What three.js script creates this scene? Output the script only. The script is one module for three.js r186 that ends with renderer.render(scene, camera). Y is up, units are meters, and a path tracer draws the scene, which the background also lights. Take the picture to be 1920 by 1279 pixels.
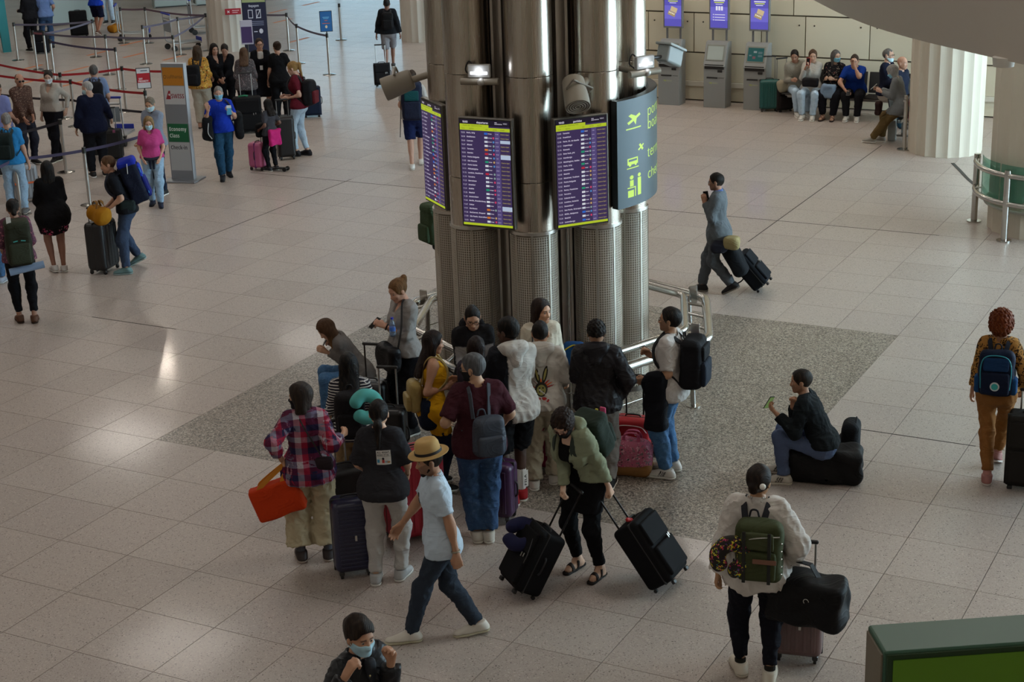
import * as THREE from 'three';
import { RoundedBoxGeometry } from 'three/addons/geometries/RoundedBoxGeometry.js';
import { mergeGeometries } from 'three/addons/utils/BufferGeometryUtils.js';
import { RectAreaLightUniformsLib } from 'three/addons/lights/RectAreaLightUniformsLib.js';

// ---------------------------------------------------------------- camera, sky, lights, exposure
// Axes follow the floor grid: origin in the middle of the granite square, tiles of 0.8 m.
const scene = new THREE.Scene();
const V = (x = 0, y = 0, z = 0) => new THREE.Vector3(x, y, z);
const CAM = V(8.1543, 6.6446, 16.1983);
const RT = V(0.88675743, -0.03271865, -0.46107564), UPV = V(-0.11969656, 0.94721368, -0.29742054), FW = V(-0.44646835, -0.31892905, -0.83603246);
const FOCAL = 3120.62;
const camera = new THREE.PerspectiveCamera(23.1623, 1920 / 1279, 0.1, 200);
camera.position.copy(CAM);
camera.quaternion.setFromRotationMatrix(new THREE.Matrix4().makeBasis(RT, UPV, FW.clone().negate()));
scene.background = new THREE.Color(0.62, 0.86, 1.0);
scene.backgroundIntensity = 22;
RectAreaLightUniformsLib.init();
const renderer = new THREE.WebGLRenderer({ antialias: true });
renderer.toneMapping = THREE.LinearToneMapping;
renderer.toneMappingExposure = 0.635;
renderer.shadowMap.enabled = true;
// Hall ceiling panels: [x, z, width, depth]; each is a glowing panel with an area light just below it (built in section "ceiling").
const CEIL = 10.6;
const PANELS = [];
const ROWS = [[-26, 0.8, 0.8, 0.8, 0.8, 0.8], [-17, 1.9, 1.9, 1.5, 0.9, 0.7], [-8, 1.6, 1.1, 1.4, 1.3, 0.7], [1, 1.2, 1.5, 0.8, 1.7, 0.4], [10, 0.8, 0.8, 0.5, 0.4, 0.6], [20, 1, 1, 1, 1, 1]];
for (const [z, ...k] of ROWS) k.forEach((q, i) => PANELS.push([-22 + 9 * i, z, q]));
const PANEL_LIGHT = 10.5, PANEL_TINT = new THREE.Color(1.0, 0.925, 0.85);

// ---------------------------------------------------------------- helpers
const R = (d) => d * Math.PI / 180;
let seed = 7;
const rnd = () => { seed = (seed * 1664525 + 1013904223) >>> 0; return seed / 4294967296; };
const names = new Map();
const numbered = (n) => { const k = names.get(n) || 0; names.set(n, k + 1); return k ? n + '_' + String(k).padStart(3, '0') : n; };
// floor point seen at a pixel of the 1920 x 1279 frame, optionally on the level h above the floor
function at(px, py, h = 0) {
  const d = RT.clone().multiplyScalar((px - 960) / FOCAL).addScaledVector(UPV, (639.5 - py) / FOCAL).add(FW);
  return CAM.clone().addScaledVector(d, (h - CAM.y) / d.y);
}
function pixelOf(p) { const d = p.clone().sub(CAM), w = d.dot(FW); return [960 + FOCAL * d.dot(RT) / w, 639.5 - FOCAL * d.dot(UPV) / w]; }
// standing height of something at floor point p whose top is seen at pixel row py
function heightAt(p, py) { let a = 0, b = 8; for (let i = 0; i < 40; i++) { const m = (a + b) / 2; if (pixelOf(V(p.x, m, p.z))[1] > py) a = m; else b = m; } return a; }
// heading (rotation about y) of something at p that faces deg: 0 away from the viewer, 90 to the right, 180 to the viewer, 270 to the left
function heading(p, deg) { const f = Math.atan2(p.x - CAM.x, p.z - CAM.z); return f - R(deg); }
const C = (c) => new THREE.Color(c);
const mats = new Map();
function mat(color, rough = 0.8, metal = 0, extra = null) {
  const key = color + '|' + rough + '|' + metal + '|' + (extra ? JSON.stringify(extra, (k, v) => v && v.isTexture ? v.uuid : v) : '');
  if (!mats.has(key)) mats.set(key, extra && ['specularIntensity', 'clearcoat', 'transmission', 'sheen', 'anisotropy'].some((k) => k in extra) ? new THREE.MeshPhysicalMaterial({ color, roughness: rough, metalness: metal, ...extra }) : new THREE.MeshStandardMaterial({ color, roughness: rough, metalness: metal, ...extra }));
  return mats.get(key);
}
function mesh(name, geo, material, parent) {
  const m = new THREE.Mesh(geo, material); m.name = parent && parent !== scene ? name : numbered(name);
  m.castShadow = m.receiveShadow = true; (parent || scene).add(m); return m;
}
function tag(o, label, category, group) { o.userData.label = label; o.userData.category = category; if (group) o.userData.group = group; return o; }
function thing(name, label, category, p = V(), turn = 0, group) {
  const o = new THREE.Group(); o.name = numbered(name); o.position.copy(p); o.rotation.y = turn; scene.add(o); return tag(o, label, category, group);
}
function struct(name, geo, material, parent) { const m = mesh(name, geo, material, parent); if (!parent) m.userData.kind = 'structure'; return m; }
const T = (g, x, y, z, rx = 0, ry = 0, rz = 0) => { if (rx) g.rotateX(rx); if (rz) g.rotateZ(rz); if (ry) g.rotateY(ry); g.translate(x, y, z); return g; };
const box = (w, h, d, x = 0, y = 0, z = 0) => new THREE.BoxGeometry(w, h, d).translate(x, y, z);
const rbox = (w, h, d, r, x = 0, y = 0, z = 0, seg = 2) => new RoundedBoxGeometry(w, h, d, seg, Math.min(r, w / 2 - 1e-4, h / 2 - 1e-4, d / 2 - 1e-4)).translate(x, y, z);
const cyl = (r0, r1, h, x = 0, y = 0, z = 0, seg = 20) => new THREE.CylinderGeometry(r1, r0, h, seg).translate(x, y + h / 2, z);
const tube = (pts, r, seg = 24, rad = 8, closed = false, tension = 0.5) => new THREE.TubeGeometry(new THREE.CatmullRomCurve3(pts.map((p) => p.isVector3 ? p : V(...p)), closed, 'catmullrom', tension), seg, r, rad, closed);
function bar(a, b, r, seg = 10) { const d = b.clone().sub(a); const g = new THREE.CylinderGeometry(r, r, d.length(), seg); g.applyQuaternion(new THREE.Quaternion().setFromUnitVectors(V(0, 1, 0), d.clone().normalize())); const m = a.clone().add(b).multiplyScalar(0.5); return g.translate(m.x, m.y, m.z); }
function bend(pts, r, rad = 0.06, seg = 8) {   // straight pipes with rounded corners
  const path = new THREE.CurvePath(); let from = pts[0];
  for (let i = 1; i < pts.length - 1; i++) {
    const a = pts[i].clone().add(pts[i - 1].clone().sub(pts[i]).setLength(Math.min(rad, pts[i - 1].distanceTo(pts[i]) / 2))), b = pts[i].clone().add(pts[i + 1].clone().sub(pts[i]).setLength(Math.min(rad, pts[i + 1].distanceTo(pts[i]) / 2)));
    path.add(new THREE.LineCurve3(from, a)); path.add(new THREE.QuadraticBezierCurve3(a, pts[i], b)); from = b;
  }
  path.add(new THREE.LineCurve3(from, pts[pts.length - 1]));
  return new THREE.TubeGeometry(path, pts.length * seg * 2, r, seg, false);
}
const merge = (gs) => mergeGeometries(gs.map((g) => { const h = g.index ? g.toNonIndexed() : g; for (const k of Object.keys(h.attributes)) if (!['position', 'normal', 'uv'].includes(k)) h.deleteAttribute(k); if (!h.attributes.uv) h.setAttribute('uv', new THREE.BufferAttribute(new Float32Array(h.attributes.position.count * 2), 2)); return h; }));
// flat band through points: pts, outward directions, width and thickness
function ribbon(pts, outs, width, thick) {
  const pos = [], idx = [], n = pts.length;
  for (let i = 0; i < n; i++) {
    const t = pts[Math.min(i + 1, n - 1)].clone().sub(pts[Math.max(i - 1, 0)]).normalize(), o = outs[i].clone().addScaledVector(t, -outs[i].dot(t)).normalize(), s = t.clone().cross(o);
    for (const [a, b] of [[-1, -1], [1, -1], [1, 1], [-1, 1]]) { const q = pts[i].clone().addScaledVector(s, a * width / 2).addScaledVector(o, b * thick / 2); pos.push(q.x, q.y, q.z); }
  }
  for (let i = 0; i < n - 1; i++) for (let k = 0; k < 4; k++) { const a = i * 4 + k, b = i * 4 + (k + 1) % 4; idx.push(a, a + 4, b, b, a + 4, b + 4); }
  const e = (n - 1) * 4; idx.push(0, 1, 2, 0, 2, 3, e, e + 2, e + 1, e, e + 3, e + 2);
  let g = new THREE.BufferGeometry(); g.setAttribute('position', new THREE.Float32BufferAttribute(pos, 3)); g.setIndex(idx); g = g.toNonIndexed(); g.computeVertexNormals(); return g;
}
// canvas texture helper
function canvasTex(w, h, draw, repeat = null, srgb = true) {
  const c = document.createElement('canvas'); c.width = w; c.height = h; draw(c.getContext('2d'), w, h);
  const t = new THREE.CanvasTexture(c); if (srgb) t.colorSpace = THREE.SRGBColorSpace; t.magFilter = THREE.LinearFilter;
  if (repeat) { t.wrapS = t.wrapT = THREE.RepeatWrapping; t.repeat.set(...repeat); } return t;
}
// relief textures: creases of cloth and strands of hair (both tile)
function relief(n, f, rx, ry) {
  const d = new Uint8Array(n * n * 4); for (let j = 0; j < n; j++) for (let i = 0; i < n; i++) { const v = Math.max(0, Math.min(255, Math.round(255 * f(i / n * 6.283185, j / n * 6.283185)))); d.set([v, v, v, 255], (j * n + i) * 4); }
  const t = new THREE.DataTexture(d, n, n); t.wrapS = t.wrapT = THREE.RepeatWrapping; t.magFilter = THREE.LinearFilter; t.repeat.set(rx, ry); t.needsUpdate = true; return t;
}
const bumpCloth = relief(256, (u, v) => { const w = 1.6 * Math.sin(u - 2 * v + 1) + 1.1 * Math.sin(2 * u + v), a = 1 - Math.abs(Math.sin((3 * v + 2 * u + w) * 1)), b = 1 - Math.abs(Math.sin(4 * u - 3 * v + 1.4 * Math.sin(2 * v + u) + w * 0.5)), c = 1 - Math.abs(Math.sin(7 * v + 3 * u + 1.5 * Math.sin(3 * u - v))); return 0.1 + 0.5 * Math.pow(a, 1.6) * (0.6 + 0.4 * Math.sin(u + v * 2)) + 0.3 * b * b * (0.5 + 0.5 * Math.sin(2 * v - u + 2)) + 0.1 * c * c; }, 1 / 0.5, 1 / 0.4);
const bumpHair = relief(256, (u, v) => { const w = 0.7 * Math.sin(v + 0.5) + 0.4 * Math.sin(2 * v + u); return 0.5 + 0.2 * Math.sin(9 * u + 3 * w) + 0.16 * Math.sin(23 * u + 5 * w + Math.sin(v * 2)) + 0.12 * Math.sin(41 * u - 4 * w + 2 * Math.sin(v * 3)); }, 1 / 0.14, 1 / 0.3);
// ---------------------------------------------------------------- field mesher (surface nets) and the figure builder
const fsin = Math.sin;
function noise3(x, y, z) {   // smooth folds, about -1..1
  return fsin(x + 1.7 * fsin(y * 0.71 + z * 0.53)) * 0.5 + fsin(y * 1.31 + 1.3 * fsin(z * 0.83 + x * 0.61) + 2.1) * 0.3 + fsin(z * 1.17 + 1.5 * fsin(x * 0.77 - y * 0.47) + 4.2) * 0.35;
}
function netMesh(f, lo, hi, cell, colorAt = null, uvBox = false) {
  const nx = Math.ceil((hi[0] - lo[0]) / cell) + 2, ny = Math.ceil((hi[1] - lo[1]) / cell) + 2, nz = Math.ceil((hi[2] - lo[2]) / cell) + 2;
  const val = new Float32Array(nx * ny * nz), B = 6, half = cell * B * 0.87 * 1.75;
  for (let bz = 0; bz < nz; bz += B) for (let by = 0; by < ny; by += B) for (let bx = 0; bx < nx; bx += B) {
    const d = f(lo[0] + (bx + B / 2 - 0.5) * cell, lo[1] + (by + B / 2 - 0.5) * cell, lo[2] + (bz + B / 2 - 0.5) * cell), far = Math.abs(d) > half + 0.012;
    for (let z = bz; z < Math.min(bz + B, nz); z++) for (let y = by; y < Math.min(by + B, ny); y++) for (let x = bx; x < Math.min(bx + B, nx); x++)
      val[(z * ny + y) * nx + x] = far ? d : f(lo[0] + x * cell, lo[1] + y * cell, lo[2] + z * cell);
  }
  const id = new Int32Array(nx * ny * nz).fill(-1), pos = [], idx = [], sx = 1, sy = nx, sz = nx * ny;
  const corner = [0, sx, sy, sx + sy, sz, sx + sz, sy + sz, sx + sy + sz], E = [[0, 1], [2, 3], [4, 5], [6, 7], [0, 2], [1, 3], [4, 6], [5, 7], [0, 4], [1, 5], [2, 6], [3, 7]];
  for (let z = 0; z < nz - 1; z++) for (let y = 0; y < ny - 1; y++) for (let x = 0; x < nx - 1; x++) {
    const b = (z * ny + y) * nx + x; let m = 0;
    for (let k = 0; k < 8; k++) if (val[b + corner[k]] < 0) m |= 1 << k;
    if (m === 0 || m === 255) continue;
    let px = 0, py = 0, pz = 0, n = 0;
    for (const [p, q] of E) {
      if (((m >> p) & 1) === ((m >> q) & 1)) continue;
      const u = val[b + corner[p]], v = val[b + corner[q]], t = u / (u - v);
      px += (p & 1) + t * ((q & 1) - (p & 1)); py += ((p >> 1) & 1) + t * (((q >> 1) & 1) - ((p >> 1) & 1)); pz += (p >> 2) + t * ((q >> 2) - (p >> 2)); n++;
    }
    id[b] = pos.length / 3; pos.push(lo[0] + (x + px / n) * cell, lo[1] + (y + py / n) * cell, lo[2] + (z + pz / n) * cell);
  }
  const quad = (a, b, c, d, flip) => { if (a < 0 || b < 0 || c < 0 || d < 0) return; if (flip) idx.push(a, c, b, a, d, c); else idx.push(a, b, c, a, c, d); };
  for (let z = 1; z < nz - 1; z++) for (let y = 1; y < ny - 1; y++) for (let x = 1; x < nx - 1; x++) {
    const b = (z * ny + y) * nx + x, s = val[b] < 0;
    if (s !== val[b + sx] < 0) quad(id[b - sy - sz], id[b - sz], id[b], id[b - sy], !s);
    if (s !== val[b + sy] < 0) quad(id[b - sx - sz], id[b - sx], id[b], id[b - sz], !s);
    if (s !== val[b + sz] < 0) quad(id[b - sx - sy], id[b - sy], id[b], id[b - sx], !s);
  }
  let g = new THREE.BufferGeometry();
  g.setAttribute('position', new THREE.Float32BufferAttribute(pos, 3)); g.setIndex(idx);
  if (colorAt) { const col = new Float32Array(pos.length), c = [0, 0, 0]; for (let i = 0; i < pos.length; i += 3) { colorAt(pos[i], pos[i + 1], pos[i + 2], c); col[i] = c[0]; col[i + 1] = c[1]; col[i + 2] = c[2]; } g.setAttribute('color', new THREE.BufferAttribute(col, 3)); }
  g.computeVertexNormals();
  if (uvBox === 'flow') { const uv = new Float32Array(pos.length / 3 * 2); for (let i = 0, k = 0; i < pos.length; i += 3, k += 2) { uv[k] = pos[i] + 0.8 * pos[i + 2]; uv[k + 1] = pos[i + 1] + 0.25 * pos[i + 2]; } g.setAttribute('uv', new THREE.BufferAttribute(uv, 2)); }
  else if (uvBox) {   // cloth: uv in metres, front/back or sides, by the way each face points
    g = g.toNonIndexed(); const p = g.attributes.position.array, uv = new Float32Array(p.length / 3 * 2);
    for (let i = 0; i < p.length; i += 9) {
      const ax = p[i + 3] - p[i], ay = p[i + 4] - p[i + 1], az = p[i + 5] - p[i + 2], bx = p[i + 6] - p[i], by = p[i + 7] - p[i + 1], bz = p[i + 8] - p[i + 2];
      const n0 = Math.abs(ay * bz - az * by), n1 = Math.abs(az * bx - ax * bz), n2 = Math.abs(ax * by - ay * bx);
      for (let k = 0; k < 3; k++) { const o = i + k * 3, w = (i / 3 + k) * 2; if (n2 >= n0 && n2 >= n1) { uv[w] = p[o]; uv[w + 1] = p[o + 1]; } else if (n0 >= n1) { uv[w] = p[o + 2]; uv[w + 1] = p[o + 1]; } else { uv[w] = p[o]; uv[w + 1] = p[o + 2]; } }
    }
    g.setAttribute('uv', new THREE.BufferAttribute(uv, 2));
  }
  return g;
}
const smin = (a, b, k) => { const h = Math.max(k - Math.abs(a - b), 0) / k; return Math.min(a, b) - h * h * k * 0.25; };
const smax = (a, b, k) => -smin(-a, -b, k);
// tapered capsule; F (unit) and fz squash it along F
function cap(a, b, ra, rb, F = null, fz = 1) {
  const dx = b.x - a.x, dy = b.y - a.y, dz = b.z - a.z, q = F ? 1 / fz - 1 : 0, fx = F ? F.x : 0, fy = F ? F.y : 0, fzz = F ? F.z : 0;
  const dd = dx * fx + dy * fy + dz * fzz, ex = dx + fx * dd * q, ey = dy + fy * dd * q, ez = dz + fzz * dd * q, l = Math.max(ex * ex + ey * ey + ez * ez, 1e-9);
  return (x, y, z, o = 0) => {
    let px = x - a.x, py = y - a.y, pz = z - a.z;
    if (F) { const c = (px * fx + py * fy + pz * fzz) * q; px += fx * c; py += fy * c; pz += fzz * c; }
    let t = (px * ex + py * ey + pz * ez) / l; t = t < 0 ? 0 : t > 1 ? 1 : t;
    px -= ex * t; py -= ey * t; pz -= ez * t;
    return Math.sqrt(px * px + py * py + pz * pz) - (ra + (rb - ra) * t) - o;
  };
}
function union(fs, k) { const n = fs.length; return (x, y, z, o = 0) => { let d = fs[0](x, y, z, o); for (let i = 1; i < n; i++) { const e = fs[i](x, y, z, o); if (e < d + k) d = smin(d, e, k); } return d; }; }
function bounds(pts, pad) { const lo = [1e9, 1e9, 1e9], hi = [-1e9, -1e9, -1e9]; for (const p of pts) for (let k = 0; k < 3; k++) { const v = p.getComponent(k); lo[k] = Math.min(lo[k], v - pad); hi[k] = Math.max(hi[k], v + pad); } return [lo, hi]; }
const mix = (a, b, t) => a.clone().lerp(b, t);

function ik(root, target, l1, l2, hint) {   // -> middle joint, reached end
  const d = target.clone().sub(root); let L = d.length(); const max = (l1 + l2) * 0.998;
  if (L > max) { d.multiplyScalar(max / L); L = max; }
  if (L < Math.abs(l1 - l2) + 0.03) { d.setLength(Math.abs(l1 - l2) + 0.03); L = d.length(); }
  const u = d.clone().normalize(), a = (l1 * l1 - l2 * l2 + L * L) / (2 * L), h = Math.sqrt(Math.max(l1 * l1 - a * a, 0));
  const n = hint.clone().addScaledVector(u, -hint.dot(u)); if (n.lengthSq() < 1e-6) n.set(0, 0, 1); n.normalize();
  return [root.clone().addScaledVector(u, a).addScaledVector(n, h), root.clone().add(d)];
}

/* person(o): o.p floor point, o.face degrees (see heading), o.h height, o.w width factor, o.sex 'm'|'f',
   o.lean/o.side torso tilt in degrees (forward / to own left), o.twist, o.pelvis height, o.feet [[x, z, yaw, lift, y]], o.hands [[x, y, z]], o.elbow [[x,y,z]] hints, o.head [yaw, pitch, tilt],
   o.skin, o.hair {style, color}, o.top {...}, o.bottom {...}, o.shoes {...}; all lengths for a body of 1.75 m, x to the own left, z ahead. */
function person(o) {
  const s = o.h / 1.75, W = o.w || 1, fem = o.sex === 'f', far = o.p.distanceTo(CAM) > 23, veryFar = o.p.distanceTo(CAM) > 31;
  const g = thing('person', o.label, 'person', o.p, heading(o.p, o.face), o.group);
  g.scale.setScalar(s);
  if (o.dy) g.position.y = o.dy;
  const local = (px, py, d = 0) => {   // point seen at a pixel, in the upright plane through the figure, d metres nearer the viewer, in body lengths of 1.75 m
    const n = V(CAM.x - o.p.x, 0, CAM.z - o.p.z).normalize(), ray = RT.clone().multiplyScalar((px - 960) / FOCAL).addScaledVector(UPV, (639.5 - py) / FOCAL).add(FW);
    const q = CAM.clone().addScaledVector(ray, (o.p.clone().sub(CAM).dot(n) + d) / ray.dot(n)); return q.sub(g.position).applyAxisAngle(V(0, 1, 0), -g.rotation.y).divideScalar(s);
  };
  if (o.feetPx) o.feet = o.feetPx.map((f) => { const q = at(f[0], f[1], f[5] || 0).sub(o.p).applyAxisAngle(V(0, 1, 0), -g.rotation.y).divideScalar(s); return [q.x, q.z, f[2] ?? 5, f[3] || 0, f[4] || 0]; });
  if (o.handsPx) { o.hands = (o.hands || []).slice(); o.handsPx.forEach((h, i) => { if (h) o.hands[i] = local(...h).toArray(); }); }
  // ---- joints
  const rot = (v, e) => v.clone().applyEuler(e);
  const feet = o.feet || [[0.11, 0, 8], [-0.11, 0, 8]], legU = 0.415, legL = 0.42;
  const turn = new THREE.Euler(R(o.lean || 0), R(o.twist || 0), R(-(o.side || 0)), 'YXZ');
  const hipTurn = new THREE.Euler(0, R((o.twist || 0) * 0.3), 0);
  let py = o.pelvis || 0.945; const ankle = feet.map((f) => V(f[0], (f[4] || 0) + 0.085 + (f[3] || 0) * 0.0022, f[1])), px = o.px || 0, pz = o.pz || 0;
  const hipOff = [0.092, -0.092].map((x) => rot(V(x * (fem ? 1.04 : 1), -0.045, 0), hipTurn));
  if (!o.pelvis) for (let i = 0; i < 2; i++) { const dx = ankle[i].x - px - hipOff[i].x, dz = ankle[i].z - pz - hipOff[i].z, L = (legU + legL) * 0.996; py = Math.min(py, ankle[i].y + Math.sqrt(Math.max(L * L - dx * dx - dz * dz, 0.01)) + 0.045); }
  const pel = V(px, py, pz), hips = hipOff.map((h) => pel.clone().add(h));
  const bendE = new THREE.Euler(turn.x * 0.6, turn.y * 0.6, turn.z * 0.6, 'YXZ');
  const up = (x, y, z, e = turn) => rot(V(x, y, z), e).add(pel);
  const sw = (fem ? 0.138 : 0.153) * (0.6 + 0.4 * W), hunch = o.hunch || 0;
  const neckB = up(0, 0.52, -0.012 + hunch * 0.5), chestC = up(0, 0.34, 0), waistC = up(0, 0.15, 0, bendE);
  const sh = [1, -1].map((d) => up(d * sw, 0.462 + (o.shrug || 0), -0.01 + hunch));
  const F = rot(V(0, 0, 1), turn), X = rot(V(1, 0, 0), turn), U = rot(V(0, 1, 0), turn);
  const hd = o.head || [0, 0, 0];
  const headQ = new THREE.Euler(R(hd[1]) + turn.x * (o.headFollow ?? 0.35), R(hd[0]) + turn.y * 0.8, R(-(hd[2] || 0)) + turn.z * 0.4, 'YXZ');
  const headC = neckB.clone().add(rot(V(0, 0.148, 0.022), headQ).multiplyScalar(1));
  const HX = rot(V(1, 0, 0), headQ), HY = rot(V(0, 1, 0), headQ), HZ = rot(V(0, 0, 1), headQ);
  const kneeHint = (i) => { const y = R(feet[i][2] || 0) * (i ? -1 : 1); return V(Math.sin(y) + (o.kneeOut || 0) * (i ? -1 : 1), 0, Math.cos(y)); };
  const knees = [], ank = []; for (let i = 0; i < 2; i++) { const [k, a] = ik(hips[i], ankle[i], legU, legL, kneeHint(i)); knees.push(k); ank.push(a); }
  const aU = 0.285, aL = 0.25, hands = o.hands || [], elbows = [], wrists = [];
  for (let i = 0; i < 2; i++) {
    const d = i ? -1 : 1, t = hands[i] ? V(...hands[i]) : up(d * (sw + 0.055), -0.055, 0.05, new THREE.Euler(turn.x * 0.5, turn.y, turn.z, 'YXZ'));
    const hint = o.elbow && o.elbow[i] ? V(...o.elbow[i]).multiply(V(0.45, 1, 1)) : rot(V(d * 0.28, -0.35, -1), turn);
    const [e, w] = ik(sh[i], t, aU, aL, hint); elbows.push(e); wrists.push(w);
  }
  const J = { g, s, local, pel, hips, knees, ank, neckB, chestC, waistC, sh, elbows, wrists, headC, HX, HY, HZ, F, X, U, up, turn, W, fem, rot, o };
  // ---- body field
  const Wt = W, z0 = 0.84;
  const hipR = (fem ? 0.108 : 0.102) * Wt, waR = (fem ? 0.086 : 0.096) * Wt, chR = (fem ? 0.097 : 0.108) * (0.4 + 0.6 * Wt);
  const across = (c, hw, r, sq, e) => { const x = rot(V(hw, 0, 0), e || turn); return cap(c.clone().sub(x), c.clone().add(x), r, r, rot(V(0, 0, 1), e || turn), sq); };
  const pelC = pel.clone().add(V(0, -0.005, 0));
  const torso = [across(pelC, fem ? 0.07 : 0.062, hipR, z0, hipTurn), across(waistC, fem ? 0.042 : 0.05, waR, 0.85, bendE), across(chestC, fem ? 0.052 : 0.064, chR, 0.84), across(up(0, 0.43, -0.012 + hunch * 0.7), fem ? 0.075 : 0.088, 0.068, 0.9), cap(mix(waistC, chestC, 0.45).addScaledVector(F, -0.002), chestC, waR, chR, F, 0.85)];
  if (fem) for (const d of [1, -1]) torso.push(cap(up(d * 0.066, 0.325, 0.06), up(d * 0.07, 0.31, 0.085), 0.05, 0.04));
  if (o.belly) torso.push(cap(up(0, 0.12, 0.05 + o.belly * 0.5, bendE), up(0, 0.2, 0.04 + o.belly * 0.5), 0.1, 0.09));
  const traps = [0, 1].map((i) => cap(mix(neckB, headC, 0.2).addScaledVector(F, -0.01), mix(sh[i], neckB, 0.15).addScaledVector(U, 0.012), 0.042, 0.046));
  const deltoid = [0, 1].map((i) => cap(sh[i], mix(sh[i], elbows[i], 0.25), 0.05 * (0.5 + 0.5 * Wt), 0.046 * (0.5 + 0.5 * Wt)));
  const aw = 0.55 + 0.45 * Wt, fw = fem ? 0.9 : 1;
  const armU = [0, 1].map((i) => cap(sh[i], elbows[i], 0.05 * aw * fw, 0.04 * aw * fw)), armL = [0, 1].map((i) => union([cap(elbows[i], wrists[i], 0.039 * aw * fw, 0.027 * fw), cap(mix(elbows[i], wrists[i], 0.18), mix(elbows[i], wrists[i], 0.35), 0.043 * aw * fw, 0.038 * aw * fw)], 0.02));
  const thigh = [0, 1].map((i) => cap(hips[i], knees[i], (fem ? 0.09 : 0.086) * Wt, 0.054 * (0.5 + 0.5 * Wt)));
  const back = (i) => { const b = knees[i].clone().sub(hips[i]).normalize().add(ank[i].clone().sub(knees[i]).normalize()); const f = kneeHint(i); return f.addScaledVector(b.normalize(), -f.dot(b)).normalize().negate(); };
  const lw = 0.5 + 0.5 * Wt;
  const shin = [0, 1].map((i) => union([cap(knees[i], ank[i], 0.052 * lw, 0.036), cap(mix(knees[i], ank[i], 0.2).addScaledVector(back(i), 0.016), mix(knees[i], ank[i], 0.45).addScaledVector(back(i), 0.012), 0.05 * lw, 0.042 * lw)], 0.03));
  const glute = [1, -1].map((d) => { const c = pel.clone().add(rot(V(d * 0.07, -0.05, -0.05), hipTurn)); return cap(c, c.clone().add(V(0, 0.03, 0.006)), (fem ? 0.088 : 0.078) * Wt, 0.07 * Wt); });
  const neck = cap(neckB.clone().addScaledVector(HY, -0.02), headC.clone().addScaledVector(HY, -0.06).addScaledVector(HZ, -0.018), 0.052 * fw, 0.05 * fw);
  // head field in head axes
  const hs = o.headSize || 1, jaw = fem ? 0.92 : 1;
  const ell = (cx, cy, cz, rx, ry, rz) => (x, y, z) => { const a = (x - cx) / rx, b = (y - cy) / ry, c = (z - cz) / rz, k = Math.sqrt(a * a + b * b + c * c), k2 = Math.sqrt(a * a / (rx * rx) + b * b / (ry * ry) + c * c / (rz * rz)); return k2 > 1e-6 ? k * (k - 1) / k2 : -Math.min(rx, ry, rz); };
  const hp = [ell(0, 0.026, -0.012, 0.076, 0.092, 0.097), ell(0, -0.042, 0.022, 0.06 * jaw, 0.075, 0.068), cap(V(-0.045, -0.055, 0), V(-0.012, -0.096, 0.062), 0.024 * jaw, 0.021), cap(V(0.045, -0.055, 0), V(0.012, -0.096, 0.062), 0.024 * jaw, 0.021), cap(V(-0.034, 0.02, 0.07), V(0.034, 0.02, 0.07), 0.014, 0.014), cap(V(-0.036, -0.028, 0.058), V(0.036, -0.028, 0.058), 0.022, 0.022)];
  const hpU = union(hp, 0.022), nose = cap(V(0, 0.004, 0.083), V(0, -0.036, 0.1), 0.007, 0.0125), nost = cap(V(-0.011, -0.039, 0.09), V(0.011, -0.039, 0.09), 0.009, 0.009), lips = cap(V(-0.017, -0.067, 0.082), V(0.017, -0.067, 0.082), 0.0085, 0.0085), ears = [ell(0.078, -0.012, -0.012, 0.011, 0.032, 0.02), ell(-0.078, -0.012, -0.012, 0.011, 0.032, 0.02)], sock = [ell(0.031, 0.0, 0.096, 0.018, 0.013, 0.018), ell(-0.031, 0.0, 0.096, 0.018, 0.013, 0.018)];
  const toHead = (x, y, z) => { const a = x - headC.x, b = y - headC.y, c = z - headC.z; return [(a * HX.x + b * HX.y + c * HX.z) / hs, (a * HY.x + b * HY.y + c * HY.z) / hs, (a * HZ.x + b * HZ.y + c * HZ.z) / hs]; };
  const headF = (x, y, z) => {
    const [a, b, c] = toHead(x, y, z); let d = hpU(a, b, c);
    if (d < 0.06) { d = smin(d, nose(a, b, c), 0.012); d = smin(d, nost(a, b, c), 0.01); d = smin(d, lips(a, b, c), 0.01); d = smax(d, -sock[0](a, b, c), 0.012); d = smax(d, -sock[1](a, b, c), 0.012); d = smin(d, ears[0](a, b, c), 0.012); d = smin(d, ears[1](a, b, c), 0.012); }
    return d * hs;
  };
  const skullF = (x, y, z) => { const [a, b, c] = toHead(x, y, z); return hpU(a, b, c) * hs; };
  // hands
  const handParts = [], handPts = [[], []];
  for (let i = 0; i < 2; i++) {
    const d = i ? -1 : 1, ho = (o.hand && o.hand[i]) || {}, w = wrists[i];
    let dir = w.clone().sub(elbows[i]).normalize(); if (ho.dir) dir = V(...ho.dir).normalize();
    const med = ho.palm ? V(...ho.palm) : V(-d, 0, 0.1); const n = med.addScaledVector(dir, -med.dot(dir)).normalize(); // palm faces n
    const side = dir.clone().cross(n).multiplyScalar(-d);   // thumb side
    const P = (a, b, c) => w.clone().addScaledVector(dir, a * fw).addScaledVector(side, b * fw).addScaledVector(n, c * fw), list = [], curl = ho.curl ?? 0.4;
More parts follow.
